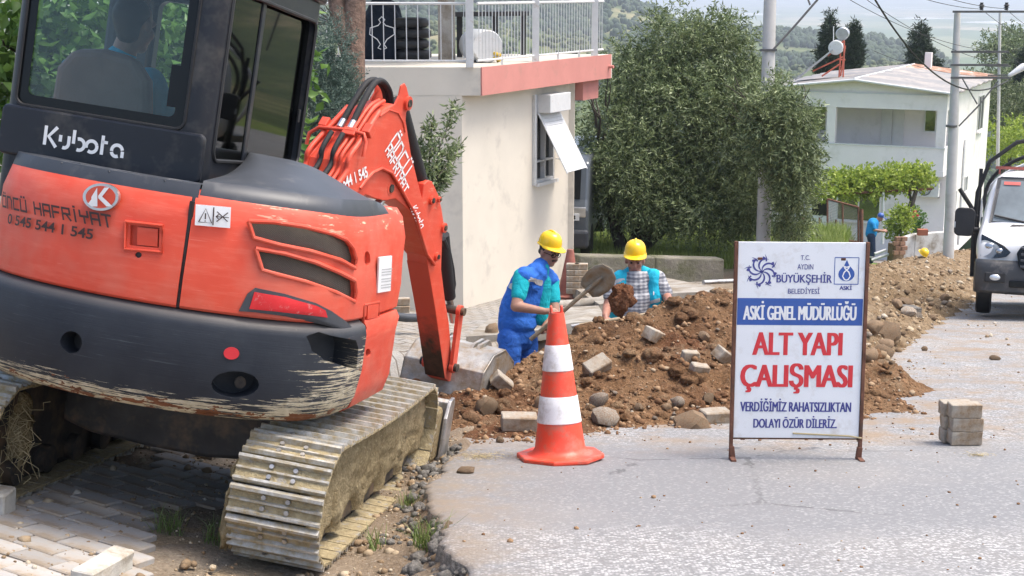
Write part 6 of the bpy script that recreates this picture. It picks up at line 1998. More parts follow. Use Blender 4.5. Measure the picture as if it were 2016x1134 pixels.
mb = MB(); mb.prism([(wu0 - .05, wz0 - .06), (wu1 + .05, wz0 - .06), (wu1 + .05, wz0 - .003), (wu0 - .05, wz0 - .003)], WP, .003, .08); H_(mb.build('window_sill', M['whitepaint'], None))
bx1 = wpl(1052, 186)[1]; bx0 = wpl(1052, 222)[1]
mb = MB(); mb.prism([(wu0 - .02, bx0), (wu1 + .06, bx0), (wu1 + .06, bx1), (wu0 - .02, bx1)], WP, .004, .30); H_(mb.build('shutter_box', M['whitepaint'], None, bevel=.01))
mb = MB(); mb.prism([(wu0 - .12, wz0 - .03), (wu0 - .03, wz0 - .03), (wu0 - .03, bx1), (wu0 - .12, bx1)], WP, .003, .05); H_(mb.build('shutter_rail', M['whitepaint'], None))
# slats of the tilted shutter
for k in range(17):
    t0, t1 = k / 17, (k + .93) / 17
    zA, zB = lerp(bx0, bx0 - 1.02, t0), lerp(bx0, bx0 - 1.02, t1); oA, oB = lerp(.06, .62, t0), lerp(.06, .62, t1)
    mb = MB(); vs = [WP(u, z, o) for u, z, o in ((wu0, zA, oA), (wu1 + .04, zA, oA), (wu1 + .04, zB, oB), (wu0, zB, oB))]
    vs += [v + nd_ * .012 + Vector((0, 0, .008)) for v in vs]
    mb.add(vs, [(3, 2, 1, 0), (4, 5, 6, 7), (0, 1, 5, 4), (1, 2, 6, 5), (2, 3, 7, 6), (3, 0, 4, 7)])
    o = mb.build('shutter_slat', M['whitepaint'], None); H_(o)
for u in (wu0 - .015, wu1 + .055):
    mb = MB(); mb.tube([WP(u, bx0, .06), WP(u, bx0 - 1.03, .63)], .014, 6); H_(mb.build('shutter_edge', M['whitepaint'], None))
mb = MB(); mb.tube([WP(wu1 + .04, wz0 + .35, .02), WP(wu1 + .04, bx0 - .9, .55)], .012, 6); H_(mb.build('shutter_stay', M['whitepaint'], None))
# terrace railing: rails, posts, bars
zr0, zr1 = zt + .10, zt + .98
def rail_run(p0, p1, nbars, posts, n0=0):
    mb = MB(); mb.tube([p0 + Vector((0, 0, zr1)), p1 + Vector((0, 0, zr1))], .022, 6); H_(mb.build('top_rail', M['whitepaint'], None))
    mb = MB(); mb.tube([p0 + Vector((0, 0, zr0)), p1 + Vector((0, 0, zr0))], .018, 6); H_(mb.build('bottom_rail', M['whitepaint'], None))
    bm_ = MB(); bm_.box((0, 0, 0), (.014, .014, zr1 - zr0)); bme = bm_.mesh('railing_bar'); bme.materials.append(M['whitepaint'])
    for i in range(nbars):
        q = p0.lerp(p1, (i + .5) / nbars); o = link('railing_bar', bme, None, None, (q.x, q.y, (zr0 + zr1) / 2)); H_(o)
    for t, hh, w in posts:
        q = p0.lerp(p1, t); mb = MB(); mb.box2((q.x - w, q.y - w, zt + .003), (q.x + w, q.y + w, zt + hh)); H_(mb.build('railing_post', M['whitepaint'], None))
cr0 = W0b + nd_ * .20
L0 = cr0 + lf * 9
far_ = cr0 + hd_ * (UF - .15)
rail_run(cr0 + lf * .05 + Vector((0, .08, 0)), L0 + Vector((0, .08, 0)), 50, [(0.0, 2.6, .06), (.4, 1.0, .03), (.8, 1.0, .03)])
rail_run(cr0 + hd_ * .15, far_, 44, [(.17, .12, .02), (.42, 2.6, .06), (.6, .12, .02), (.92, 2.6, .06), (.78, .12, .02)])
sx = P(752, 60, 23.0); mb = MB()
for e in (-1, 1):
    mb.tube([Vector((sx.x + e * u, sx.y, sx.z + v)) for u, v in ((.0, .22), (.05, .17), (.02, .13), (.06, .08), (.19, .04), (.20, -.06), (.08, -.14), (.03, -.22), (.07, -.28), (.02, -.30))], .008, 6)
H_(mb.build('railing_scroll', M['whitepaint'], None))
cp = P(880, 128, 24.2)
mb = MB(); mb.box2((cp.x - .14, cp.y - .14, zt + .003), (cp.x + .14, cp.y + .14, zt + 3)); H_(mb.build('terrace_column', M['concrete'], None))
mb = MB(); quadbox(mb, W0b + lf * 9 + hd_ * .5, W0b + nd_ * .1 + hd_ * .5, hd_ * (UF - 1.2), zt + 2.62, zt + 2.8); H_(mb.build('upper_slab', M['plaster'], None))
# things on the terrace
def on_terrace(px, d): 
    p = P(px, 110, d); return Vector((p.x, p.y, zt + .003))
for k in range(4):
    q = on_terrace(812, 24.6)
    mb = MB(); mb.lathe([(.17, 0), (.27, .01), (.31, .05), (.31, .13), (.27, .17), (.17, .18), (.19, .09)], 28, closed=True)
    o = mb.build('tyre', M['rubber'], None, 50, loc=q + Vector((.02 * (-1) ** k, 0, k * .18)))
    tag(o, ['lowest', 'second lowest', 'second highest', 'highest'][k] + ' black tyre of the stack on the terrace', 'tyre', 'tyres stacked on the terrace')
q = on_terrace(756, 24.8)
bm = bmesh.new(); bmesh.ops.create_icosphere(bm, subdivisions=4, radius=1)
for v in bm.verts:
    n_ = v.co.normalized(); k = 1 + .12 * mn.noise(n_ * 2.5)
    v.co = Vector((n_.x * .42 * k, n_.y * .4 * k, max(0, (n_.z + .35) * .78 * k)))
me = bpy.data.meshes.new('tarp_bundle'); bm.to_mesh(me); bm.free(); me.shade_smooth()
tag(link('tarp_bundle', me, m_cloth('dark_blue_tarp', (.012, .018, .03), .3, 5), None, q), 'dark tarpaulin covered bundle behind the terrace railing', 'bundle')
q = on_terrace(946, 23.9)
BR = empty('white_drum', q, (0, 0, TH * -.6), 'white metal drum lying on the terrace behind the railing', 'drum')
mb = MB(); mb.lathe([(.01, -.40), (.25, -.40), (.27, -.36), (.275, 0), (.27, .36), (.25, .40), (.01, .40)], 28, M=Matrix.Translation((0, 0, .27)) @ Euler((R(90), 0, R(35))).to_matrix().to_4x4()); mb.build('shell', M['whitepaint'], BR, 40)
q = on_terrace(978, 23.6)
mb = MB(); mb.tube([q + Vector((.05 * math.sin(t), .05 * math.cos(t), .03 + t * .012)) for t in [i * .5 for i in range(26)]], .03, 8); tag(mb.build('yellow_hose', simple('yellow_hose', (.62, .42, .03), .5), None, 50), 'coiled yellow hose standing on the terrace', 'hose')
q0, q1 = on_terrace(905, 25.6), on_terrace(1030, 26.5)
TB = empty('black_table', q0.lerp(q1, .5), None, 'black metal table frame on the terrace seen through the railing', 'table'); bpy.context.view_layer.update()
for t in (0, .55, 1):
    mb = MB(); c = q0.lerp(q1, t); mb.box2((c.x - .05, c.y - .03, zt + .003), (c.x + .05, c.y + .03, zt + .72)); P_(mb.build('leg', M['darkroom'], None), TB)
mb = MB(); quadbox(mb, q0 + Vector((-.1, -.3, 0)), q1 + Vector((.1, -.3, 0)), Vector((0, .6, 0)), zt + .722, zt + .80); P_(mb.build('table_top', M['darkroom'], None), TB)

# yard details behind the trench
def slab(name, pts, z0f, th, mat):
    mb = MB(); n = len(pts)
    mb.add([(p.x, p.y, p.z + z0f) for p in pts] + [(p.x, p.y, p.z + z0f - th) for p in pts], [tuple(range(n)), tuple(range(n, 2 * n))[::-1]] + [(i, n + i, n + (i + 1) % n, (i + 1) % n) for i in range(n)])
    return mb.build(name, mat, None)
def lowwall(name, pxs, w, h, mat, label, cat):
    ps = [P(*a) for a in pxs]; mb = MB()
    for a, b in zip(ps[:-1], ps[1:]):
        d = (b - a); d.z = 0; d.normalize(); nn = Vector((-d.y, d.x, 0)) * w
        vs = [a, b, b + nn, a + nn]; mb.add([(v.x, v.y, v.z - 1) for v in vs] + [(v.x, v.y, v.z + h) for v in vs], [(3, 2, 1, 0), (4, 5, 6, 7), (0, 1, 5, 4), (1, 2, 6, 5), (2, 3, 7, 6), (3, 0, 4, 7)])
    return tag(mb.build(name, mat, None, bevel=.03), label, cat)
lowwall('stone_kerb', [(1140, 522, 25.0), (1290, 525, 25.6), (1426, 528, 26.2)], .3, .17, simple('mossy_stone', (.24, .22, .18), .95, var=.35, scale=4, bump=.8, bscale=9, dist=.04, dirt=(.12, .12, .07), dirt_amt=.8, dscale=2), 'low mossy stone kerb below the olive tree', 'kerb')
tag(slab('concrete_path', [P(1125, 566, 21), P(1290, 545, 23), P(1440, 575, 19), P(1330, 580, 18.5), P(1180, 602, 18)], .02, .15, M['concrete']), 'sloping concrete slab between the old cone and the soil heap', 'slab')
tag(slab('broken_slab', [P(918, 668, 14.6), P(985, 616, 17.4), P(1178, 606, 18), P(1195, 636, 15.9), P(1130, 640, 15.4), P(1060, 655, 15), P(985, 664, 14.8)], .03, .12, M['concrete']), 'undermined concrete slab overhanging the trench behind the workers', 'slab')
mb = MB(); mb.tube([P(1095, 602, 18.2), P(1130, 599, 18.4), P(1185, 592, 18.6)], .065, 12); tag(mb.build('drain_pipe', M['concrete'], None, 40), 'pale pipe lying on the slab behind the workers', 'pipe')
mb = MB(); mb.tube([P(772, 622, 14.5), P(800, 626, 14.6), P(836, 626, 14.8)], .045, 12); tag(mb.build('drain_pipe', M['plastic'], None, 40), 'dark grey pipe on the paving between excavator and boom', 'pipe')
mb = MB(); mb.tube([P(1385, 556, 18.5), P(1446, 553, 18.8)], .03, 10); tag(mb.build('metal_pipe', M['steel'], None, 40), 'thin grey pipe lying left of the sign top', 'pipe')
nm = ['bottom', 'second', 'third', 'fourth', 'top']
for k in range(5):
    for j in range(2):
        q = P(1128 + j * 16, 572 - k * 12, 20.5)
        mb = MB(); mb.box((0, 0, 0), (.19, .12, .08)); o = mb.build('paving_block', M['paver'], None, bevel=.008, loc=q, rot=(0, 0, random.gauss(0, .08)))
        tag(o, f'{nm[k]} row {"left" if j == 0 else "right"} block of the paver pile beside the old cone', 'paving block', 'paver pile by the old cone')
q = P(790, 608, 16.5)
for k in range(2):
    mb = MB(); mb.box((0, 0, 0), (.2, .1, .08)); o = mb.build('paving_block', M['paver'], None, bevel=.008, loc=q + Vector((0, .02 * k, .085 * k)), rot=(0, 0, .1 * k)); tag(o, ['lower', 'upper'][k] + ' block of the pair behind the excavator by the beige wall', 'paving block')

# ================================================================== grey van behind the house
VAN = empty('parked_van', P(1162, 508, 27.9) + Vector((-1.0, 0, -.1)), (0, 0, R(-8)), 'grey van parked behind the beige house by the olive tree', 'van')
M['vangrey'] = simple('grey_car_paint', (.10, .115, .13), .3, .2, var=.05, bump=0)
mb = MB(); mb.prism([(0, .45), (0.02, 1.05), (.14, 1.25), (.42, 1.95), (.7, 2.05), (4.6, 2.05), (4.8, 1.8), (4.8, .4), (.1, .35)], lambda a, b, t: (t, a, b), -.95, .95); mb.build('body', M['vangrey'], VAN, bevel=.10, seg=3)
mb = MB(); mb.prism([(.145, 1.27), (.40, 1.88), (.415, 1.87), (.16, 1.26)], lambda a, b, t: (t, a - .02, b), -.78, .78); mb.build('windscreen', M['frit'], VAN)
mb = MB(); mb.box((0, .0, .5), (1.94, .22, .36)); mb.build('bumper', M['plastic'], VAN, bevel=.06)
mb = MB(); mb.box((.55, -.02, .93), (.46, .03, .13)); pt = mb.build('number_plate', M['white'], VAN)
lettering('plate_text', 'E 3', lambda u, v, t: (.45 + .26 * u, -.037, .88 + .09 * v), M['frit'], VAN, bold=.03)
for s_ in (-1, 1):
    mb = MB(); mb.box((s_ * .78, .03, 1.02), (.25, .05, .2)); mb.build('headlight', M['chrome'], VAN, bevel=.02)
    for yy in (.9, 3.9):
        mb = MB(); mb.cyl((s_ * .75, yy, .33), (s_ * .96, yy, .33), .33, 24); mb.build('wheel', M['rubber'], VAN, 40)

# ================================================================== vegetation
def foliage(name, ells, n_twig, per, twig_len, leaf_len, leaf_w, mat, parent, droop=.3, shell=.55, seed=1, fold=True, jit=.5):
    rs_ = np.random.RandomState(seed)
    vol = np.array([e[1][0] * e[1][1] * e[1][2] for e in ells]) ** .75
    idx = rs_.choice(len(ells), n_twig, p=vol / vol.sum())
    C = np.array([e[0][:] for e in ells])[idx]; Rd = np.array([e[1] for e in ells])[idx]
    u = rs_.normal(size=(n_twig, 3)); u /= np.linalg.norm(u, axis=1)[:, None]
    r = shell + (1 - shell) * rs_.rand(n_twig) ** .6
    r *= 1 + .12 * rs_.normal(size=n_twig)
    base = C + u * Rd * r[:, None]
    dirs = u + rs_.normal(size=u.shape) * jit + np.array([0, 0, -droop]); dirs /= np.linalg.norm(dirs, axis=1)[:, None]
    T = np.repeat(base, per, 0); Dd = np.repeat(dirs, per, 0)
    f = np.tile(np.linspace(0, 1, per), n_twig)[:, None]
    bow = np.repeat(rs_.rand(n_twig), per)[:, None] * .25
    pos = T + Dd * twig_len * f - np.array([0, 0, 1]) * droop * twig_len * f * f * bow * 2
    ld = Dd * .6 + rs_.normal(size=Dd.shape) * .65; ld /= np.linalg.norm(ld, axis=1)[:, None]
    sd_ = np.cross(ld, rs_.normal(size=ld.shape)); sd_ /= np.linalg.norm(sd_, axis=1)[:, None]
    nn = np.cross(ld, sd_)
    N = len(pos)
    Ls = leaf_len * (.65 + .7 * rs_.rand(N))[:, None]; Ws = leaf_w * (.7 + .6 * rs_.rand(N))[:, None]
    a = pos; b = pos + ld * Ls * .45 + sd_ * Ws / 2 + nn * Ws * .15; c = pos + ld * Ls - nn * Ls * .12; d = pos + ld * Ls * .45 - sd_ * Ws / 2 + nn * Ws * .15
    V = np.stack([a, b, c, d], 1).reshape(-1, 3)
    k = np.arange(N) * 4
    F = np.stack([np.stack([k, k + 1, k + 2], 1), np.stack([k, k + 2, k + 3], 1)], 1).reshape(-1, 3)
    o = link(name, np_mesh(name, V, F), mat, None)
    if parent: P_(o, parent)
    return o
def limb(mb, p, d, L, r, depth, rg, spread=.6, n=6):
    pts_, rs2 = [p.copy()], [r]
    for i in range(n):
        d = (d + Vector((rg.gauss(0, .16), rg.gauss(0, .16), rg.gauss(.03, .1)))).normalized()
        pts_.append(pts_[-1] + d * L / n); rs2.append(r * (1 - .45 * (i + 1) / n))
    mb.tube(pts_, rs2, 8)
    if depth:
        for k in range(3):
            q = pts_[rg.randrange(n // 2, n + 1)]
            limb(mb, q, (d + Vector((rg.gauss(0, spread), rg.gauss(0, spread), rg.gauss(.2, spread * .6)))).normalized(), L * .68, r * .5, depth - 1, rg, spread, n)
M['olive_leaf'] = leafmat('olive_leaves', (0.065, 0.10, 0.034), (0.37, 0.44, 0.215), .38, .2)
M['bark'] = simple('olive_bark', (0.075, 0.062, 0.05), .95, var=.35, scale=9, bump=.9, bscale=18, dist=.03)
M['pinebark'] = simple('pine_bark', (0.20, 0.13, 0.095), .95, var=.4, scale=14, bump=1.0, bscale=22, dist=.04)
OD = 29.5
ot = P(1240, 492, OD)
OLIVE = empty('olive_tree', ot, None, 'large spreading grey green olive tree in the middle of the picture', 'tree'); bpy.context.view_layer.update()
rg = random.Random(4)
mb = MB()
for px, py, dd in ((1200, 400, -.3), (1250, 380, .2), (1300, 400, 0), (1350, 330, .4), (1420, 360, -.2)):
    b = P(px, py, OD + dd); a = ot + Vector((rg.uniform(-.15, .15), rg.uniform(-.15, .15), -.2))
    mid = a.lerp(b, .5) + Vector((rg.gauss(0, .08), rg.gauss(0, .08), .02))
    mb.tube([a, a.lerp(mid, .5), mid, b], [.19, .15, .12, .08], 9)
    limb(mb, b, (b - mid).normalized(), 1.4, .07, 2, rg)
P_(mb.build('trunk', M['bark'], None, 60), OLIVE)
def ell(px, py, d, rx, ry, rz=None):
    s = d / 2800
    return (P(px, py, d), (rx * s, (rz or (rx + ry) / 2) * s, ry * s))
EL = [ell(1250, 330, 29, 95, 110), ell(1330, 230, 29.5, 120, 120), ell(1390, 120, 29.8, 95, 90), ell(1325, 75, 29.6, 58, 62), ell(1440, 290, 29, 110, 130), ell(1270, 160, 29.6, 72, 80), ell(1195, 250, 29.4, 58, 85),
      ell(1395, 405, 28.6, 105, 75), ell(1200, 410, 30, 35, 50), ell(1470, 185, 29.6, 70, 70), ell(1300, 400, 28.6, 80, 50), ell(1230, 95 + 40, 30, 45, 50), ell(1420, 70, 30, 50, 50), ell(1215, 340, 28.6, 60, 70), ell(1490, 300, 28.4, 45, 90), ell(1495, 210, 28.6, 45, 60), ell(1470, 410, 28.2, 50, 60), ell(1175, 320, 30.4, 35, 50)]
foliage('crown', EL, 9000, 11, .30, .105, .027, M['olive_leaf'], OLIVE, droop=.45, shell=.25, seed=2)
q = P(1535, 500, 28)
OL2 = empty('olive_tree', q, None, 'smaller drooping olive tree growing around the near concrete pole', 'tree'); bpy.context.view_layer.update()
mb = MB(); a = P(1545, 475, 28); mb.tube([a, P(1550, 400, 28), P(1540, 320, 28)], [.10, .08, .05], 8); limb(mb, P(1540, 320, 28), Vector((0, 0, 1)), 1, .05, 2, rg); P_(mb.build('trunk', M['bark'], None, 60), OL2)
foliage('crown', [ell(1538, 245, 26.3, 58, 75), ell(1562, 335, 26.4, 40, 70), ell(1562, 425, 26.8, 30, 45), ell(1575, 300, 26.6, 30, 50), ell(1520, 205, 26.3, 38, 45), ell(1475, 390, 27.8, 26, 60), ell(1505, 270, 26.3, 28, 60)], 2400, 11, .30, .10, .025, M['olive_leaf'], OL2, droop=.7, shell=.35, seed=3)
# broadleaf tree behind the excavator
M['broad_leaf'] = leafmat('broad_leaves', (0.055, 0.13, 0.022), (0.19, 0.33, 0.07), .4, .35)
BT = empty('broadleaf_tree', P(250, 560, 14), None, 'leafy bright green tree behind the excavator cab', 'tree'); bpy.context.view_layer.update()
mb = MB(); a = P(250, 580, 14); mb.tube([a, P(260, 380, 14), P(270, 200, 14)], [.12, .10, .07], 8)
for k in range(5): limb(mb, P(265, 280 - 30 * k, 14), Vector((rg.gauss(0, 1), rg.gauss(0, .4), .6)).normalized(), 1.2, .045, 1, rg)
P_(mb.build('trunk', M['bark'], None, 60), BT)
foliage('crown', [ell(60, 120, 13, 160, 170), ell(250, 80, 13.5, 190, 190), ell(420, 110, 14, 150, 170), ell(20, 20, 12.5, 120, 120), ell(570, 280, 13, 55, 55), ell(150, 240, 13, 160, 110), ell(560, 90, 14.5, 40, 130)], 1500, 6, .34, .135, .075, M['broad_leaf'], BT, droop=.8, shell=.35, seed=5)
# pine trunk and feathery juniper by the house
PT = empty('pine_tree', P(698, 420, 18), None, 'thick flaky pine trunk in front of the terrace', 'tree'); bpy.context.view_layer.update()
mb = MB(); pts_ = [P(703, 600, 18), P(702, 330, 18), P(700, 200, 18), P(695, 90, 18), P(700, 0, 18), P(712, -160, 18)]
mb.tube(pts_, [.16, .13, .125, .15, .13, .11], 14); mb.tube([P(692, 110, 18), P(668, 40, 18), P(655, -60, 18.1), P(640, -160, 18.2)], [.12, .12, .10, .08], 12); P_(mb.build('trunk', M['pinebark'], None, 60), PT)
M['pine_leaf'] = leafmat('pine_needles', (0.03, 0.06, 0.03), (0.09, 0.15, 0.07), .5, .1)
foliage('crown', [ell(640, -230, 18, 160, 90), ell(760, -260, 18, 160, 90), ell(560, -180, 18, 120, 70)], 1500, 12, .22, .10, .006, M['pine_leaf'], PT, droop=0, shell=.3, seed=8)
mb = MB()
for k in range(7): mb.tube([P(668, 50, 18), P(640 - 8 * k, 10 + 6 * k, 17.8), P(600 - 8 * k, -6 + 9 * k, 17.6)], [.012, .008, .004], 5)
P_(mb.build('branch', M['bark'], None), PT)
M['juniper'] = leafmat('juniper_sprays', (0.045, 0.085, 0.068), (0.20, 0.28, 0.225), .5, .2)
JT = empty('juniper', P(650, 480, 16.5), None, 'feathery blue green juniper between excavator cab and pine trunk', 'tree'); bpy.context.view_layer.update()
mb = MB(); mb.tube([P(650, 600, 16.5), P(648, 330, 16.5), P(655, 100, 16.5)], [.06, .05, .02], 8); P_(mb.build('trunk', M['bark'], None, 60), JT)
foliage('crown', [ell(660, 95, 16.5, 24, 45), ell(640, 160, 16.4, 46, 50), ell(625, 225, 16.2, 55, 55), ell(668, 200, 16.6, 42, 60), ell(640, 300, 16.3, 60, 60), ell(600, 150, 16.6, 35, 50)], 2300, 14, .19, .050, .010, M['juniper'], JT, droop=-.5, shell=.3, seed=9, jit=.35)
# young olive shoots in front of the wall
OS = empty('olive_shrub', P(845, 470, 13.5), None, 'slender olive shoots against the beige wall beside the boom', 'shrub'); bpy.context.view_layer.update()
ws, ells_ = MB(), []
for L in ([(835, 420), (842, 350), (862, 300), (888, 230), (897, 210)], [(838, 400), (845, 330), (848, 280), (850, 245)], [(840, 400), (862, 350), (880, 325), (898, 285)], [(838, 410), (830, 360), (825, 310), (822, 290)], [(842, 390), (860, 372), (884, 330)]):
    pp = [P(x, y, 13.5 + rg.gauss(0, .08)) for x, y in L]
    ws.tube(pp, [.010, .008, .006, .004, .003][:len(pp)], 6)
    for i in range(60):
        t = rg.random() ** .7 * (len(L) - 1); j = min(int(t), len(L) - 2); p = pp[j].lerp(pp[j + 1], t - j); ells_.append((p, (.05, .05, .05)))
fb = P(838, 415, 13.5); ws.tube([Vector((fb.x - .02, fb.y, ground_z(fb.x, fb.y) - .1)), Vector((fb.x + .02, fb.y, lerp(ground_z(fb.x, fb.y), fb.z, .5))), fb + Vector((0, 0, .08))], [.018, .014, .010], 7)
P_(ws.build('stem', M['bark'], None), OS)
foliage('leaves', ells_, 620, 3, .05, .070, .019, M['olive_leaf'], OS, droop=-.6, shell=.1, seed=12)

# ================================================================== concrete poles
M['polec'] = simple('pole_concrete', (0.47, 0.465, 0.45), .9, var=.08, scale=3, bump=.2, bscale=60, dist=.004, dirt=(.36, .34, .31), dirt_amt=.4, dscale=1.5)
M['iron'] = simple('dark_galvanised', (.13, .13, .13), .6, .5, var=.2)
p0, p1 = P(1502, 520, 27.2), P(1519, -110, 27.2)
PO = empty('utility_pole', p0, None, 'tall round concrete pole rising behind the sign', 'pole'); bpy.context.view_layer.update()
mb = MB(); mb.tube([p0 - Vector((0, 0, 1)), p0.lerp(p1, .5), p1], [.145, .13, .115], 18); P_(mb.build('shaft', M['polec'], None, 50), PO)
c = P(1515, 98, 27.2); mb = MB(); mb.cyl(c - Vector((0, 0, .02)), c + Vector((0, 0, .02)), .14, 16); mb.box2((c.x - .2, c.y - .15, c.z - .02), (c.x + .12, c.y - .11, c.z + .02)); P_(mb.build('clamp', M['iron'], None), PO)
mb = MB(); mb.tube([P(1522, 98, 27.1), P(1570, 45, 27.1), P(1622, -15, 27.1)], .022, 6); mb.tube([P(1595, 10, 27.1), P(1586, -15, 27.1)], .018, 6); P_(mb.build('brace', M['iron'], None), PO)
p0, p1 = P(1869, 495, 40), P(1885, 22, 40)
PO2 = empty('utility_pole', p0, None, 'concrete pole with crossarms standing in front of the white house', 'pole'); bpy.context.view_layer.update()
mb = MB(); mb.tube([p0 - Vector((0, 0, 1)), p0.lerp(p1, .5), p1], [.155, .14, .085], 18); P_(mb.build('shaft', M['polec'], None, 50), PO2)
for y, x0, x1 in ((23, 1876, 2040), (102, 1873, 1985), (128, 1872, 1985), (153, 1872, 1990)):
    mb = MB(); a, b = P(x0, y, 39.8), P(x1, y + 1, 39.8); mb.box2((a.x, a.y - .03, a.z - .03), (b.x, a.y + .03, a.z + .03)); P_(mb.build('crossarm', M['iron'], None), PO2)
for x, y in ((1932, 20), (1981, 20)):
    b = P(x, y, 39.8); mb = MB(); mb.lathe([(.02, 0), (.07, .03), (.035, .06), (.085, .08), (.04, .11), (.085, .13), (.04, .17), (.05, .21)], 12, M=Matrix.Translation(b)); P_(mb.build('insulator', M['darkroom'], None, 50), PO2)
mb = MB(); mb.tube([P(1888, 248, 39.7), P(1925, 210, 39.7), P(1965, 160, 39.7)], .025, 6); mb.tube([P(1895, 155, 39.7), P(1924, 205, 39.7)], .02, 6); mb.cyl(P(1874, 248, 40) - Vector((0, 0, .03)), P(1874, 248, 40) + Vector((0, 0, .03)), .17, 14); P_(mb.build('brace', M['iron'], None), PO2)
p0, p1 = P(1964, 330, 62), P(1969, 22, 62)
PO3 = empty('utility_pole', p0, None, 'thin metal pole farther down the road right of the white house', 'pole'); bpy.context.view_layer.update()
mb = MB(); mb.tube([p0, p1], [.08, .06], 10); P_(mb.build('shaft', M['polec'], None, 50), PO3)
mb = MB()
for y in (130, 148): mb.box2((P(1945, y, 61.9).x, P(1945, y, 61.9).y - .03, P(1945, y, 61.9).z - .03), (P(1990, y, 61.9).x, P(1945, y, 61.9).y + .03, P(1945, y, 61.9).z + .03))
P_(mb.build('crossarm', M['iron'], None), PO3)
SLm = empty('street_lamp', P(2030, 300, 33), None, 'street lamp head reaching in at the right picture edge', 'street lamp'); bpy.context.view_layer.update()
mb = MB(); mb.tube([P(2060, 330, 33), P(2058, 160, 33), P(2045, 128, 33), P(2012, 134, 33)], .03, 8); P_(mb.build('arm', M['iron'], None, 50), SLm)
mb = MB(); a, b = P(2014, 132, 33), P(1988, 148, 33); mb.cap(a, b, .09, .045); P_(mb.build('lamp_head', M['whitepaint'], None, 50), SLm)
def wire(pts, r, label, thick=None):
    mb = MB()
    out_ = []
    n = 24
    (a, b, sag) = pts
    for i in range(n + 1):
        t = i / n; p = a.lerp(b, t); out_.append(p - Vector((0, 0, sag * 4 * t * (1 - t))))
    mb.tube(out_, r, 5); tag(mb.build('overhead_wire', M['hose'], None, 50), label, 'wire')
wire((P(1700, -40, 28), P(1985, 158, 39.5), 1.0), .02, 'thick black bundled cable sagging to the crossarm pole')
wire((P(1740, -30, 30), P(1932, 18, 39.7), .1), .008, 'thin upper wire to the left insulator of the crossarm pole')
wire((P(1790, -30, 30), P(1980, 17, 39.7), .1), .008, 'thin upper wire to the right insulator of the crossarm pole')
wire((P(1640, -20, 30), P(1960, 101, 39.7), .25), .007, 'thin wire running to the upper lateral arm of the pole')
wire((P(1680, -20, 30), P(1975, 127, 39.7), .25), .007, 'thin wire running to the middle lateral arm of the pole')
wire((P(1985, 102, 39.7), P(2040, 150, 36), .05), .007, 'thin wire leaving the upper arm towards the right edge')
wire((P(1932, 18, 39.7), P(2080, 100, 60), .2), .008, 'thin wire running from the left insulator down the valley')
wire((P(1981, 18, 39.7), P(2080, 70, 60), .2), .008, 'thin wire running from the right insulator down the valley')
wire((P(1720, 100, 60), P(1965, 150, 61.5), .3), .01, 'service wire crossing above the roof of the white house')
# ================================================================== white two storey house
M['limewash'] = simple('white_render', (0.78, 0.745, 0.735), .85, var=.04, scale=1.5, bump=.1, bscale=20, dirt=(.60, .58, .54), dirt_amt=.35, dscale=.8)
M['roofsheet'] = simple('painted_roof_sheet', (0.27, 0.268, 0.268), .55, .1, var=.06, scale=2, bump=.1, rnd=.05, dirt=(.45, .40, .36), dirt_amt=.6, dscale=.7)
M['rustsheet'] = simple('rusty_roof_sheet', (0.42, 0.23, 0.15), .8, var=.3, scale=2, dirt=(.62, .58, .54), dirt_amt=.5, dscale=2)
M['shutterw'] = simple('white_door_paint', (0.68, 0.68, 0.66), .6, var=.04, bump=.05)
HC = P(1846, 505, 57)
WH = empty('white_house', HC, (0, 0, R(-26)), 'white two storey house with open balcony and low pitched sheet roof', 'house')
def hb(name, a, b, mat, bevel=0, par=WH):
    mb = MB(); mb.box2(a, b); return mb.build(name, mat, par, bevel=bevel)
XL, YB = -7.2, 12.0
# ground floor, set back under the balcony
hb('wall', (XL, .95, -.6), (-.0, 1.2, 3.37), M['limewash']); hb('wall', (-.25, 1.203, -.6), (0, YB, 3.19), M['limewash']); hb('wall', (-.25, 2.70, 3.19), (0, YB, 6.40), M['limewash']); hb('wall', (XL, 1.203, -.6), (XL + .25, YB, 6.4), M['limewash']); hb('wall', (XL + .253, YB - .25, -.6), (-.253, YB, 6.4), M['limewash'])
hb('balcony_slab', (XL - .03, -.02, 3.20), (.02, 2.7, 3.42), M['limewash'])
hb('parapet', (XL, 0, 3.423), (0, .14, 4.30), M['limewash']); hb('parapet', (-.14, .143, 3.423), (.0, 2.69, 4.30), M['limewash'])
hb('parapet_cap', (XL, -.03, 4.303), (.03, .17, 4.35), M['whitepaint'])
for x in (-.36, -4.72, XL): hb('column', (x, .02, 4.353), (x + .36, .30, 5.80), M['limewash'])
hb('beam', (XL, 0, 5.803), (0, .32, 6.38), M['limewash']); hb('beam', (-.30, .323, 5.803), (.0, 2.69, 6.38), M['limewash'])
hb('wall', (XL + .253, 2.65, 3.423), (-.253, 2.85, 6.38), M['limewash']); hb('balcony_ceiling', (XL + .26, .325, 6.25), (-.31, 2.64, 6.33), M['limewash'])
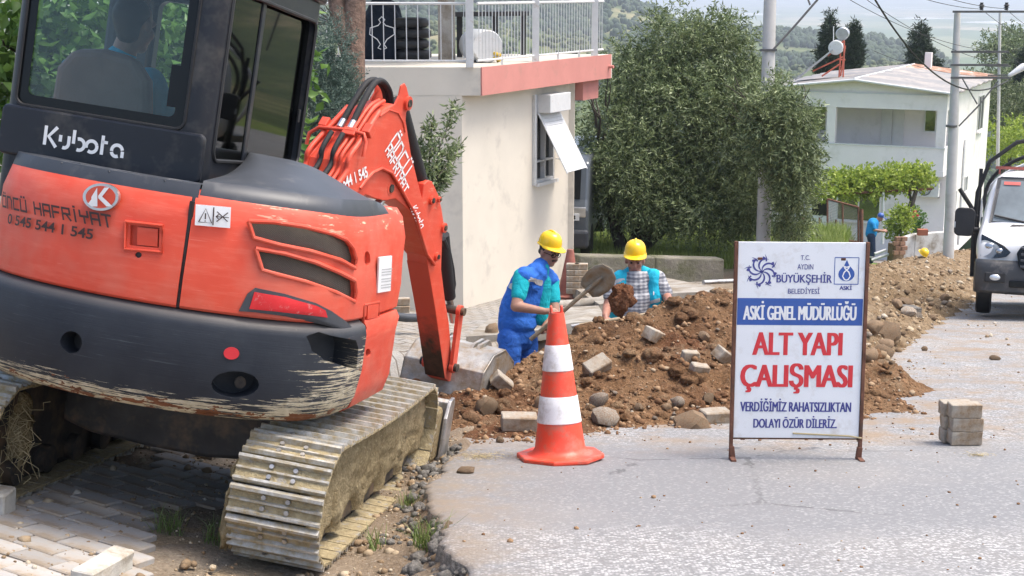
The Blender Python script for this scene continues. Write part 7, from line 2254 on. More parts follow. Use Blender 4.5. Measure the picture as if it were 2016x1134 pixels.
# balcony door with two leaves, windows
for k in range(2):
    x = -3.05 + k * .48; d = hb('door_leaf', (x, 2.59, 3.45), (x + .46, 2.645, 5.62), M['shutterw'], .01)
    for z0 in (3.6, 4.55): hb('door_panel', (x + .07, 2.575, z0), (x + .39, 2.589, z0 + .85), M['shutterw'], .01, par=d)
def window(x0, x1, z0, z1, y, curtain=(.05, .062, .055)):
    f = hb('window', (x0 - .05, y - .05, z0 - .05), (x0, y + .002, z1 + .05), M['shutterw'])
    for a, b in (((x1, y - .05, z0 - .05), (x1 + .05, y + .002, z1 + .05)), ((x0, y - .05, z1), (x1, y + .002, z1 + .05)), ((x0, y - .05, z0 - .05), (x1, y + .002, z0)), (((x0 + x1) / 2 - .025, y - .045, z0), ((x0 + x1) / 2 + .025, y + .001, z1))): hb('window_frame', a, b, M['shutterw'], par=f)
    hb('window_pane', (x0, y - .02, z0), (x1, y - .015, z1), M['pane'], par=f); hb('curtain', (x0, y - .008, z0), (x1, y - .004, z1), simple('curtain', curtain, .9, var=.3, scale=6), par=f)
    hb('window_sill', (x0 - .1, y - .12, z0 - .11), (x1 + .1, y, z0 - .053), M['limewash'], par=f)
window(-1.25, -.40, 4.75, 6.0, 2.648); window(-6.6, -5.4, 4.6, 5.8, 2.648, (.3, .3, .28)); window(-4.3, -2.6, 1.1, 2.35, .948, (.25, .27, .3)); window(-7.0, -5.9, 1.2, 2.5, .948, (.05, .05, .05))
sd_ = hb('entrance_door', (-5.5, .88, 0), (-4.6, .945, 2.15), M['shutterw'], .01); hb('door_pane', (-5.38, .865, 1.2), (-4.72, .879, 2.0), M['frit'], par=sd_)
def side_window(y0, y1, z0, z1):
    f = hb('window', (.0, y0 - .05, z0 - .05), (.05, y0, z1 + .05), M['shutterw'])
    for a, b in (((0, y1, z0 - .05), (.05, y1 + .05, z1 + .05)), ((0, y0, z1), (.05, y1, z1 + .05)), ((0, y0, z0 - .05), (.05, y1, z0)), ((0, (y0 + y1) / 2 - .03, z0), (.045, (y0 + y1) / 2 + .03, z1))): hb('window_frame', a, b, M['shutterw'], par=f)
    hb('window_pane', (.003, y0, z0), (.012, y1, z1), M['frit'], par=f); hb('window_sill', (0, y0 - .1, z0 - .12), (.14, y1 + .1, z0 - .053), M['limewash'], par=f)
side_window(8.4, 9.9, 4.3, 5.8); side_window(2.6, 3.6, 1.0, 2.2); side_window(5.8, 6.4, 1.9, 2.5)
mb = MB(); mb.tube([(.05, 4.9, -.3), (.05, 4.9, 4.0), (.05, 5.0, 4.2)], .045, 8); mb.build('downpipe', M['whitepaint'], WH, 50)
# roof: gable end, ridge running back, sheets laid one by one
zp, ze = 6.92, 6.52
mb = MB(); mb.prism([(XL, 6.383), (0, 6.383), (0, ze - .02), (XL / 2, zp - .03), (XL, ze - .02)], lambda a, b, t: (a, t, b), .05, .2); mb.build('gable', M['limewash'], WH)
mb = MB(); mb.box2((XL, .0, 6.383), (.0, .04, 6.42)); mb.build('gable_trim', M['whitepaint'], WH)
nsh = 16
for side_ in (-1, 1):
    for k in range(nsh):
        y0, y1 = -.35 + k * (YB + .7) / nsh, -.35 + (k + 1) * (YB + .7) / nsh - .05
        mb = MB(); xe = .35 if side_ > 0 else XL - .35
        zed = ze - .05; nw = 3
        vs, fs = [], []
        for i in range(nw * 2 + 1):
            y = lerp(y0, y1, i / (nw * 2)); h = .07 if i % 2 else 0
            h += .035 * (k % 2); vs += [(XL / 2, y, zp + h), (xe, y, zed + h), (XL / 2, y, zp + h - .02), (xe, y, zed + h - .02)]
        for i in range(nw * 2): a = 4 * i; fs += [(a, a + 1, a + 5, a + 4), (a + 2, a + 6, a + 7, a + 3), (a + 1, a + 3, a + 7, a + 5)]
        mb.add(vs, fs); mb.build('roof_sheet', M['rustsheet'] if (side_ > 0 and k in (13, 14, 15)) else M['roofsheet'], WH)
mb = MB(); mb.box2((XL - .36, -.38, ze - .12), (XL + 0.0, -.352, ze - .02)); mb.tube([(XL / 2, -.37, zp + .02), (.36, -.37, ze - .03)], .05, 6); mb.tube([(XL / 2, -.37, zp + .02), (XL - .36, -.37, ze - .03)], .05, 6); mb.tube([(XL / 2, -.36, zp + .05), (XL / 2, YB + .35, zp + .05)], .06, 6); mb.build('roof_trim', M['whitepaint'], WH)
mb = MB(); mb.box2((-2.9, YB - 1.0, 6.9), (-2.6, YB - .7, 7.6)); mb.build('far_pole_post', M['limewash'], WH)  # white post standing in for a distant utility pole behind the roof
# air conditioner under the balcony
AC = empty('air_conditioner', WH.matrix_world @ Vector((0, 0, 0)), None, 'white air conditioner unit mounted under the balcony of the white house', 'air conditioner')
bpy.context.view_layer.update()
AC.matrix_world = WH.matrix_world @ Matrix.Translation((-.62, .62, 2.3))
mb = MB(); mb.box2((-.42, -.16, 0), (.42, .16, .62)); mb.build('casing', M['whitepaint'], AC, bevel=.02)
mb = MB(); mb.lathe([(.22, 0), (.25, .0), (.25, .02), (.22, .02)], 24, M=Matrix.Translation((-.12, -.163, .31)) @ Euler((R(90), 0, 0)).to_matrix().to_4x4(), closed=True)
for k in range(4): mb.lathe([(.04 + k * .05, 0), (.05 + k * .05, 0), (.05 + k * .05, .01), (.04 + k * .05, .01)], 20, M=Matrix.Translation((-.12, -.163, .31)) @ Euler((R(90), 0, 0)).to_matrix().to_4x4(), closed=True)
mb.build('fan_grille', M['plastic'], AC, 40)
mb = MB(); mb.box2((-.4, .16, -.06), (-.34, .35, .0)); mb.box2((.34, .16, -.06), (.40, .35, 0)); mb.build('bracket', M['iron'], AC)
# solar water heater
SO = empty('solar_water_heater', P(1655, 152, 59), None, 'solar water heater with white tank, panel and red stand on the white house roof', 'solar heater'); bpy.context.view_layer.update()
mb = MB()
for (a, b) in (((1662, 80), (1660, 152)), ((1655, 95), (1652, 152)), ((1660, 112), (1600, 140)), ((1655, 125), (1618, 150)), ((1662, 80), (1630, 110)), ((1652, 118), (1664, 118)), ((1664, 90), (1655, 150))): mb.tube([P(*a, 59), P(*b, 59)], .035, 6)
P_(mb.build('stand', simple('red_oxide_paint', (.42, .10, .06), .7, var=.2), None, 50), SO)
mb = MB(); c = P(1645, 94, 58.8); mb.cyl(c, c + Vector((.35, 1.2, .0)), .30, 24); P_(mb.build('tank', M['whitepaint'], None, 40, bevel=.03), SO)
mb = MB(); c = P(1658, 67, 59); mb.cyl(c, c + Vector((.3, 1.1, 0)), .27, 24); P_(mb.build('upper_tank', simple('bright_tank', (.55, .57, .6), .2, .6), None, 40, bevel=.03), SO)
mb = MB(); mb.tube([P(1641, 52, 59), P(1641, 80, 59)], .02, 6); P_(mb.build('vent_pipe', M['whitepaint'], None), SO)
a, b = P(1640, 100, 58.7), P(1566, 158, 58.7)
nrm = Vector((-.5, -.3, .8)).normalized(); wv = Vector((.3, 1, 0)).normalized() * 1.0
for k in range(2):
    o_ = wv * k * 1.05; vs = [a + o_, b + o_, b + o_ + wv, a + o_ + wv]; mb = MB(); mb.add(vs + [v + nrm * .08 for v in vs], [(3, 2, 1, 0), (4, 5, 6, 7), (0, 1, 5, 4), (1, 2, 6, 5), (2, 3, 7, 6), (3, 0, 4, 7)]); P_(mb.build('collector_panel', simple('panel_glass', (.35, .38, .4), .12, .3), None), SO)

# ================================================================== pergola, vine, gate, walls
M['vine'] = leafmat('vine_leaves', (0.20, 0.29, 0.035), (0.46, 0.54, 0.10), .5, .4)
PG = empty('pergola', P(1738, 480, 50), None, 'thin metal pergola frame in front of the white house', 'pergola'); bpy.context.view_layer.update()
mb = MB(); mb.tube([P(1560, 384, 50), P(1700, 379, 50), P(1835, 372, 50)], .045, 6); mb.tube([P(1560, 372, 53), P(1830, 362, 53)], .04, 6); P_(mb.build('rail', M['rust'], None), PG)
mb = MB(); mb.tube([P(1738, 480, 50), P(1739, 375, 50)], .05, 6); P_(mb.build('post', M['whitepaint'], None), PG); mb = MB(); mb.tube([P(1586, 470, 50), P(1586, 383, 50)], .045, 6); P_(mb.build('post', M['whitepaint'], None), PG)
VN = empty('grape_vine', P(1808, 470, 50), None, 'bright yellow green grape vine spread over the pergola', 'vine'); bpy.context.view_layer.update()
mb = MB(); mb.tube([P(1812, 480, 50), P(1806, 440, 50), P(1796, 400, 50), P(1806, 368, 50)], [.11, .09, .09, .07], 8); mb.tube([P(1783, 470, 50.3), P(1784, 425, 50.3), P(1794, 395, 50.3), P(1786, 366, 50.3)], [.06, .07, .06, .05], 8); P_(mb.build('trunk', M['bark'], None, 60), VN)
foliage('leaves', [ell(1610, 370, 50, 34, 13, 40), ell(1660, 362, 50.5, 40, 20, 45), ell(1710, 360, 50.5, 40, 24, 45), ell(1760, 352, 50.5, 42, 20, 45), ell(1805, 346, 50.5, 26, 18, 40), ell(1700, 348, 51, 30, 9, 30), ell(1630, 354, 52, 30, 8, 30), ell(1780, 340, 51, 25, 10, 30)], 1700, 5, .30, .125, .11, M['vine'], VN, droop=.3, shell=.2, seed=21)
SB_ = empty('shrub', P(1775, 470, 47), None, 'yellow green leafy bush growing by the white garden wall', 'shrub'); bpy.context.view_layer.update()
mb = MB(); mb.tube([P(1772, 480, 47), P(1774, 430, 47)], .03, 6); P_(mb.build('stem', M['bark'], None), SB_)
foliage('leaves', [ell(1772, 435, 47, 24, 22), ell(1785, 420, 47, 14, 12), ell(1765, 455, 47, 14, 14)], 260, 6, .25, .10, .07, M['vine'], SB_, droop=.2, shell=.2, seed=22)
RO = empty('rose_bush', P(1803, 460, 48), None, 'small rose bush with red flowers beside the vine trunk', 'shrub'); bpy.context.view_layer.update()
foliage('leaves', [ell(1803, 435, 48, 14, 20)], 120, 5, .2, .10, .06, M['broad_leaf'], RO, droop=.1, shell=.2, seed=23)
for k, (x, y) in enumerate(((1801, 417), (1806, 424), (1797, 428))):
    mb = MB(); mb.ball(P(x, y, 47.7), .065, 8); P_(mb.build('flower', simple('rose_red', (.55, .02, .05), .6), None, 50), RO)
GT = empty('garden_gate', P(1664, 476, 44), None, 'rusty framed wire mesh gate standing ajar by the lawn', 'gate'); bpy.context.view_layer.update()
mb = MB()
for (a, b) in (((1629, 392), (1629, 476)), ((1629, 392), (1690, 408)), ((1659, 400), (1659, 476)), ((1690, 407), (1690, 478)), ((1629, 470), (1690, 476))): mb.tube([P(*a, 44), P(*b, 44)], .03, 6)
P_(mb.build('frame', M['rust'], None), GT)
mb = MB(); mb.tube([P(1696, 412, 44), P(1696, 480, 44)], .06, 8); P_(mb.build('post', M['rust'], None), GT)
mb = MB()
for k in range(26):
    t = k / 25; mb.tube([P(lerp(1629, 1690, t), lerp(392, 408, t), 44), P(lerp(1629, 1690, t), lerp(470, 476, t), 44)], .004, 4)
for k in range(26):
    t = k / 25; mb.tube([P(1629, lerp(392, 470, t), 44), P(1690, lerp(408, 476, t), 44)], .004, 4)
P_(mb.build('wire_mesh', M['iron'], None), GT)
FN = empty('wire_fence', P(1600, 478, 43), None, 'old wire fence with leaning posts left of the rusty gate', 'fence'); bpy.context.view_layer.update()
for x, y0, y1, lean in ((1578, 428, 476, 3), (1615, 428, 478, -2), (1646, 432, 478, 0), (1612, 478, 440, 28)):
    mb = MB(); mb.tube([P(x, y1, 43), P(x + lean, y0, 43)], .03, 6); P_(mb.build('post', M['rust'], None), FN)
mb = MB()
for k in range(8):
    mb.tube([P(1560, 436 + k * 5.5, 43), P(1646, 438 + k * 5.4, 43)], .005, 4)
for k in range(22): mb.tube([P(1560 + k * 4, 436, 43), P(1560 + k * 4, 476, 43)], .004, 4)
P_(mb.build('wire_mesh', M['iron'], None), FN)
M['oldwall'] = simple('flaking_whitewash', (.56, .56, .54), .95, var=.12, scale=5, bump=.4, bscale=12, dist=.02, dirt=(.26, .23, .19), dirt_amt=.7, dscale=2.5)
GW = lowwall('garden_wall', [(1778, 506, 46), (1800, 498, 46.3), (1868, 492, 47)], .2, .62, M['oldwall'], 'low flaking whitewashed garden wall beside the pole', 'wall')
lowwall('retaining_wall', [(1758, 510, 45.6), (1780, 512, 45.8)], .3, .5, M['rock'], 'stub of dry stone wall left of the whitewashed wall', 'wall')
for k in range(8):
    q = P(1764 + (k % 2) * 11 + (k // 2) % 2 * 4, 497 - (k // 2) * 9, 45.4); mb = MB(); mb.box((0, 0, 0), (.2, .15, .13)); tag(mb.build('brick', simple('old_brick', (.30, .17, .11), .9, var=.25, rnd=.2), None, bevel=.01, loc=q, rot=(0, 0, random.gauss(.2, .1))), 'weathered brick in the small stack left of the garden wall', 'brick', 'bricks stacked by the garden wall')
mb = MB(); a = P(1816, 457, 46); mb.box(a, (.32, .2, .2)); tag(mb.build('brick', simple('red_brick', (.34, .12, .07), .9), None, bevel=.01), 'orange brick lying on top of the garden wall', 'brick')
for pts_, lab in (([(1722, 500), (1745, 492)], 'white plastic pipe leaning on the bank by the far man'), ([(1716, 512), (1742, 503), (1752, 500)], 'pale plank lying on the bank by the far man')):
    mb = MB(); mb.tube([P(x, y, 45.8) for x, y in pts_], .05, 8); tag(mb.build('white_pipe' if 'pipe' in lab else 'plank', M['whitepaint'], None, 50), lab, 'pipe' if 'pipe' in lab else 'plank')
# lawn behind the kerb and by the gate
V, F = [], []
rgl = random.Random(31)
def lawn(n, x0, x1, y0, y1, h, w):
    for i in range(n):
        x, y = rgl.uniform(x0, x1), rgl.uniform(y0, y1)
        if x > trench_x(y) - .9: continue
        z = ground_z(x, y) - .03; hh = h * rgl.uniform(.4, 1.1); b = rgl.uniform(0, 6.28); wx, wy = w * math.cos(b), w * math.sin(b); k = len(V)
        dx, dy = rgl.gauss(0, .25) * hh, rgl.gauss(0, .25) * hh
        V.extend([(x - wx, y - wy, z), (x + wx, y + wy, z), (x + dx, y + dy, z + hh)]); F.append((k, k + 1, k + 2))
lawn(24000, 1.6, 7.5, 27, 34, .30, .014); lawn(22000, 5, 13, 34, 48, .45, .02)
M['lawn'] = leafmat('meadow_grass', (0.20, 0.28, 0.05), (0.42, 0.46, 0.17))
tag(link('meadow', np_mesh('meadow', V, F), M['lawn']), 'long meadow grass behind the stone kerb and the fence', 'grass', kind='stuff')

# ================================================================== white truck
TKP = P(1938, 627, 21.5)
TK = empty('pickup_truck', (TKP.x + 1.03 * math.cos(R(19)) - .95 * math.sin(R(19)), TKP.y - .55, road_z(TKP.y - .55)), (math.atan(-SLOPE) * .95, 0, R(-19)), 'white light truck with dark bumper parked facing the camera on the right', 'truck')
M['carwhite'] = simple('white_car_paint', (.80, .80, .79), .18, var=.02, bump=.01)
M['bumper'] = simple('grey_bumper_plastic', (.055, .057, .06), .5, var=.15, bump=.15, bscale=200, dist=.001, dirt=(.20, .18, .16), dirt_amt=.3)
hw = 1.0
# cab lofted from front-view sections
secs = [  # y, z_low, z_top, half width low, half width top
    (-.02, .62, 1.02, .90, .84), (.04, .60, 1.16, .97, .90), (.22, .60, 1.26, .99, .91), (.50, .60, 1.37, 1.0, .92), (.62, .60, 1.42, 1.0, .90), (.84, .60, 1.80, 1.0, .86), (1.05, .60, 2.12, 1.0, .83), (1.25, .60, 2.22, 1.0, .81), (2.2, .60, 2.27, 1.0, .79), (2.55, .60, 2.25, 1.0, .79), (2.6, .62, 2.18, .98, .78)]
vs, fs = [], []
for (y, zl, ztp, wl, wt) in secs:
    zmid = min(ztp - .08, 1.22)
    ring = [(-wl, zl), (-wl, zmid * .8 + .1), (-wl * .99, zmid), (-lerp(wl, wt, .8), lerp(zmid, ztp, .82)), (-wt + .10, ztp - .015), (-wt * .5, ztp + .015), (0, ztp + .02)]
    ring = ring + [(-x, z) for x, z in reversed(ring[:-1])]
    vs += [(x, y, z) for x, z in ring]
k = 13
for i in range(len(secs) - 1): fs += [(i * k + j, i * k + (j + 1) % k, (i + 1) * k + (j + 1) % k, (i + 1) * k + j) for j in range(k)]
fs += [tuple(range(k)), tuple(range((len(secs) - 1) * k, len(secs) * k))[::-1]]
mb = MB(); mb.add(vs, fs); tb = mb.build('cab_body', M['carwhite'], TK, 50)
ss = tb.modifiers.new('s', 'SUBSURF'); ss.levels = 1; ss.render_levels = 2
def tplate(name, pts, mat, th=.012, bevel=0):
    pts = [Vector(p) for p in pts]; n_ = (pts[1] - pts[0]).cross(pts[2] - pts[0]).normalized()
    if n_.y > 0: n_ = -n_
    mb = MB(); n = len(pts); mb.add(pts + [p - n_ * th for p in pts], [tuple(range(n)), tuple(range(n, 2 * n))[::-1]] + [(i, n + i, n + (i + 1) % n, (i + 1) % n) for i in range(n)])
    return mb.build(name, mat, TK, bevel=bevel)
def wsy(z): return pl([1.40, 1.78, 2.10], [.61, .83, 1.035], z) - .04
tplate('windscreen_frame', [(-.84, wsy(1.40), 1.40), (-.78, wsy(1.42), 1.37), (.78, wsy(1.42), 1.37), (.84, wsy(1.40), 1.40), (.76, wsy(2.1), 2.09), (.70, wsy(2.13), 2.12), (-.70, wsy(2.13), 2.12), (-.76, wsy(2.1), 2.09)], M['bumper'], .02)
tplate('windscreen', [(-.79, wsy(1.43) - .006, 1.43), (.79, wsy(1.43) - .006, 1.43), (.70, wsy(2.08) - .006, 2.07), (-.70, wsy(2.08) - .006, 2.07)], simple('windscreen_glass', (.16, .19, .20), .05, 0, var=.35, scale=1.5, bump=0, spec=.8), .006)
mb = MB(); mb.add([(x, wsy(z) - .014, z) for x, z in ((-.66, 2.0), (-.42, 2.0), (-.42, 2.05), (-.66, 2.05))], [(0, 1, 2, 3)]); mb.build('windscreen_sticker', simple('red_sticker', (.6, .12, .1), .5), TK)
for x in (-.55, .25):
    mb = MB(); mb.tube([(x - .22, wsy(1.5) - .02, 1.52), (x + .3, wsy(1.42) - .02, 1.42)], .016, 6); mb.build('wiper', M['rubber'], TK)
mb = MB(); mb.prism([(-.55, 1.30), (.55, 1.30), (.5, 1.345), (-.5, 1.345)], lambda a, b, t: (a, .47 + t + (b - 1.3) * .9, b + .05), -.03, .01); mb.build('hood_vent', M['rubber'], TK)
for s_ in (-1, 1):
    pts_ = [(s_ * .93, 1.23), (s_ * .80, 1.17), (s_ * .60, 1.07), (s_ * .50, .98), (s_ * .56, .91), (s_ * .75, .87), (s_ * .93, .90)]
    mb = MB(); mb.prism(pts_, lambda a, b, t: (a, t + max(0, abs(a) - .55) * .25 + max(0, b - .95) * .20, b), -.055, .12); hl_ = mb.build('headlight', M['frit'], TK, bevel=.015)
    mb = MB(); mb.ball((s_ * .80, .035, 1.05), (.085, .04, .062), 14); mb.ball((s_ * .66, -.005, .99), (.06, .04, .05), 12); mb.build('lamp_reflector', simple('lamp_chrome', (.45, .47, .5), .15, .8, bump=0), hl_, 50)
    mb = MB(); mb.prism([(x * 1.0, z) for x, z in pts_], lambda a, b, t: (a, t + max(0, abs(a) - .55) * .25 + max(0, b - .95) * .20, b), -.075, -.06); mb.build('lamp_lens', glassmat('lamp_lens', (.8, .82, .84), .02), hl_)
    # mirrors
    mb = MB(); mb.prism(rrect(s_ * 1.20 - .15, s_ * 1.20 + .15, 1.18, 1.62, .08), lambda a, b, t: (a, t, b), .86, 1.04); mb.tube([(s_ * .95, 1.02, 1.28), (s_ * 1.2, .97, 1.28)], .05, 8); mr = mb.build('mirror', M['rubber'], TK, bevel=.03, seg=3)
    mb = MB(); mb.box((s_ * 1.34, .90, 1.35), (.02, .10, .10)); mb.build('indicator', M['chrome'], mr, bevel=.01)
    # wheels
    for yy in (.95, 4.2):
        w_ = empty('wheel', parent=TK); w_.location = (s_ * .84, yy, .35)
        mb = MB(); mb.lathe([(.20, -.10), (.31, -.115), (.345, -.09), (.35, 0), (.345, .09), (.31, .115), (.20, .10)], 32, M=Euler((0, R(90), 0)).to_matrix().to_4x4(), closed=True); mb.build('tyre', M['rubber'], w_, 40)
        mb = MB(); mb.cyl((-.09, 0, 0), (.09, 0, 0), .205, 24); mb.build('rim', M['steel'], w_, 40)
    mb = MB(); mb.box((s_ * .70, -.13, .60), (.30, .05, .15)); fg = mb.build('fog_lamp_bezel', M['rubber'], TK, bevel=.02); mb = MB(); mb.ball((s_ * .70, -.145, .60), (.085, .03, .05), 12); mb.build('fog_lamp', simple('fog_glass', (.65, .67, .68), .15, .5, bump=0), fg, 50)
    mb = MB(); mb.box2((s_ * 1.0, .9, .5), (s_ * 1.10, 1.0, .62)); 
# bumper and grille
bp_ = [(-1.0, .12), (-.97, -.02), (-.85, -.10), (-.5, -.14), (0, -.155), (.5, -.14), (.85, -.10), (.97, -.02), (1.0, .12)]
vs, fs = [], []
for (z, g) in ((.36, .06), (.40, .0), (.55, -.01), (.72, -.02), (.80, .0), (.86, .045)):
    vs += [(x * (1 - g * .2), y + g, z) for x, y in bp_]
n = len(bp_)
for j in range(5): fs += [(j * n + i, j * n + i + 1, (j + 1) * n + i + 1, (j + 1) * n + i) for i in range(n - 1)]
mb = MB(); mb.add(vs, fs); o = mb.build('front_bumper', M['bumper'], TK, 50); so = o.modifiers.new('s', 'SOLIDIFY'); so.thickness = .04; so.offset = -1
gp = [(-.42, .98), (-.36, 1.08), (-.2, 1.13), (.2, 1.13), (.36, 1.08), (.42, .98), (.38, .78), (.28, .70), (-.28, .70), (-.38, .78)]
mb = MB(); mb.prism(gp, lambda a, b, t: (a, t + (b - .9) * .15, b), -.17, .05); gr = mb.build('grille', M['frit'], TK, bevel=.02)
for z in (.78, .87, .96, 1.05):
    mb = MB(); mb.tube([(-.36, -.175 + (z - .9) * .15, z), (0, -.19 + (z - .9) * .15, z), (.36, -.175 + (z - .9) * .15, z)], .02, 6); mb.build('grille_bar', M['plastic'], gr, 50)
mb = MB(); mb.box((0, -.185, .52), (1.0, .03, .10)); mb.build('lower_intake', M['frit'], TK, bevel=.02)
mb = MB(); mb.box((0, -.19, .64), (.52, .015, .11)); pt = mb.build('number_plate', M['white'], TK, bevel=.004); mb = MB(); mb.box((-.235, -.1985, .64), (.05, .004, .108)); mb.build('plate_band', M['signblue'], TK)
mb = MB(); mb.box2((-.95, 2.75, .72), (.95, 5.3, .85)); mb.box2((-.98, 2.72, .85), (.98, 2.80, 1.5)); mb.build('flatbed', M['plastic'], TK, bevel=.01)
mb = MB(); mb.box2((-.4, .3, .42), (.4, 5.2, .60)); mb.build('chassis', M['darkroom'], TK)
mb = MB(); mb.box2((-.80, 1.9, 2.275), (.80, 1.96, 2.32)); mb.box2((-.75, 1.4, 2.18), (-.72, 1.5, 2.3)); mb.build('roof_bar', simple('red_marker', (.3, .08, .06), .5), TK)
mb = MB()
for x in (-1.03, 1.03): mb.box2((x - .03, 2.66, .75), (x + .03, 2.74, 2.30))
mb.build('rack', M['rubber'], TK)
# coils of black pipe on the truck
for k, (r, cx_, cz_, yy, lab) in enumerate([(.95, .05, 1.75, 3.4, 'large black pipe coil standing on the truck bed'), (.86, .15, 1.68, 3.7, 'second black pipe coil behind the first on the truck bed'), (1.05, .1, 1.55, 4.1, 'rear black pipe coil on the truck bed')]):
    mb = MB(); pts_ = []
    for i in range(90):
        t = 2 * PI * 2.2 * i / 90; pts_.append((cx_ + (r + .03 * math.sin(3 * t)) * math.cos(t) * 1.05, yy + .10 * t / 6 + .03 * math.sin(5 * t), cz_ + (r) * math.sin(t) * .93))
    mb.tube(pts_, .03, 6); o = mb.build('pipe_coil', M['hose'] if k < 2 else M['whitepaint'], None, 50)
    o.matrix_world = TK.matrix_basis.copy(); tag(o, lab if k < 2 else 'pale pipe coil at the rear of the truck bed', 'pipe coil')
mb = MB(); mb.tube([(-1.06, 2.6, .5), (-1.08, 2.6, 1.2), (-1.06, 2.6, 1.9), (-.9, 2.6, 2.42), (-.5, 2.62, 2.75), (.2, 2.65, 2.9), (1.0, 2.7, 2.85)], .035, 8); o = mb.build('loose_pipe', M['hose'], None, 50); o.matrix_world = TK.matrix_basis.copy(); tag(o, 'black pipe arching up beside and over the truck cab', 'pipe')
mb = MB(); mb.tube([(-1.35, 2.6, 1.95), (-1.12, 2.6, 1.62), (-1.05, 2.6, 1.5)], .035, 8); o = mb.build('loose_pipe', M['hose'], None, 50); o.matrix_world = TK.matrix_basis.copy(); tag(o, 'short black pipe end sticking out left of the truck', 'pipe')

# ================================================================== hills, plain and far trees
def m_hill():
    t = NT('hillside_ground')
    c = t.ramp(t.noise(.012, 6, .65), [(0.35, (0.07, 0.10, 0.04)), (0.5, (0.12, 0.15, 0.06)), (0.66, (0.30, 0.26, 0.15))])
    c = t.mix(t.ramp(t.noise(.09, 5, .7), [(0.4, .5), (0.6, 0)]), c, (0.04, 0.065, 0.03))
    return t.set(c, 1, 0, .1)
def m_plain():
    t = NT('valley_fields')
    co = t.mapping((1, .45, 1), rot=(0, 0, .3))
    v = t.voro(.006, 'F1', 'Color', co); s_ = t.n('ShaderNodeSeparateColor'); t.l(v, s_.inputs[0])
    c = t.ramp(s_.outputs[0], [(0.0, (.12, .17, .07)), (.35, (.22, .24, .12)), (.6, (.38, .34, .22)), (.8, (.20, .24, .12)), (.92, (.62, .62, .60)), (1, (.75, .75, .73))], 'CONSTANT')
    c = t.mix(t.ramp(t.noise(.02, 4), [(.55, 0), (.6, .7)]), c, (.07, .10, .05))
    return t.set(c, 1, 0, .1)
ZP = -92.0
def ridge1(px): return 16 + pl([-3000, 0, 900, 1200, 1290, 1330, 1420, 1560, 1700, 1800, 1900, 2016, 2300, 4500], [-60, -60, -45, -30, 8, 34, 38, 48, 58, 84, 150, 192, 230, 240], px)
def ridge2(px): return 14 + pl([-3000, 0, 1000, 1300, 1400, 1500, 1600, 1700, 1800, 1900, 2016, 2400, 4500], [40, 40, 30, 80, 104, 118, 112, 100, 112, 165, 205, 250, 260], px)
ds = [88, 110, 150, 200, 260, 330, 400, 470, 540, 610, 680, 760, 850, 950, 1050, 1130, 1200, 1300, 1450, 1600]
pxs = list(range(-2600, 4700, 60))
V, F = [], []
def hill_z(px, d):
    ze_ = ground_z(0, 88) - .4
    z2 = CAM.z - (ridge2(px) + 20) / 2800 * 600; z1 = CAM.z - (ridge1(px) + 20) / 2800 * 1130
    zv = min(-48, z2 - 22)
    z = pl([88, 130, 230, 330, 450, 600, 700, 820, 1000, 1130, 1300, 1600], [ze_, ze_ - 7, -38, lerp(zv, -42, .3), lerp(zv, z2, .55), z2, z2 - 14, lerp(z2 - 14, z1, .25), lerp(z2 - 10, z1, .75), z1, min(z1 - 14, -45), ZP - 4], d)
    amp = min(1, max(0, (d - 110) / 200)) * (1 if d < 1300 else .4)
    x = (px - 1008) / 2800 * d
    return z + amp * (4.5 * mn.noise(Vector((x / 95, d / 95, 0))) + 2 * mn.noise(Vector((x / 35, d / 35, 5)))) * (.35 if 560 < d < 650 or 1080 < d < 1180 else 1)
for d in ds:
    for px in pxs:
        x = (px - 1008) / 2800 * d * 1.02; V.append((x, d, hill_z(px, d)))
n = len(pxs)
for j in range(len(ds) - 1):
    for i in range(n - 1): F.append((j * n + i, j * n + i + 1, (j + 1) * n + i + 1, (j + 1) * n + i))
me = np_mesh('hills', V, F); me.shade_smooth(); hl_ = link('hills', me, m_hill()); hl_['kind'] = 'structure'
V = [(-9000, 1200, ZP), (9000, 1200, ZP), (14000, 15000, ZP), (-14000, 15000, ZP)]
plain = link('plain', np_mesh('plain', V, [(0, 1, 2, 3)]), m_plain()); plain['kind'] = 'structure'
# woods and olive groves: one mass of small crowns
def crowns(name, spots, mat, label, per=3, seed=0):
    rs_ = random.Random(seed); base = []
    for k in range(6):
        bm = bmesh.new(); bmesh.ops.create_icosphere(bm, subdivisions=2, radius=1)
        for v in bm.verts: v.co *= 1 + .30 * mn.noise(v.co * 2.1 + Vector((k * 9, 0, 0))) + rs_.uniform(-.12, .12)
        bm.verts.index_update(); base.append((np.array([v.co[:] for v in bm.verts]), np.array([[v.index for v in f.verts] for f in bm.faces]))); bm.free()
    Vs, Fs, off = [], [], 0
    for (x, y, z, r, tall) in spots:
        for q in range(per):
            v, f = base[rs_.randrange(6)]; a = rs_.uniform(0, 6.28); c, s_ = math.cos(a), math.sin(a)
            w = v @ np.array([[c, s_, 0], [-s_, c, 0], [0, 0, tall]]) * (r * rs_.uniform(.55, .85))
            Vs.append(w + np.array([x + rs_.gauss(0, r * .4), y + rs_.gauss(0, r * .4), z + r * tall * rs_.uniform(.4, .9)])); Fs.append(f + off); off += len(v)
    me = np_mesh(name, np.concatenate(Vs), np.concatenate(Fs)); o = link(name, me, mat); return tag(o, label, 'trees', kind='stuff')
rsx = random.Random(77)
sp_w, sp_g = [], []
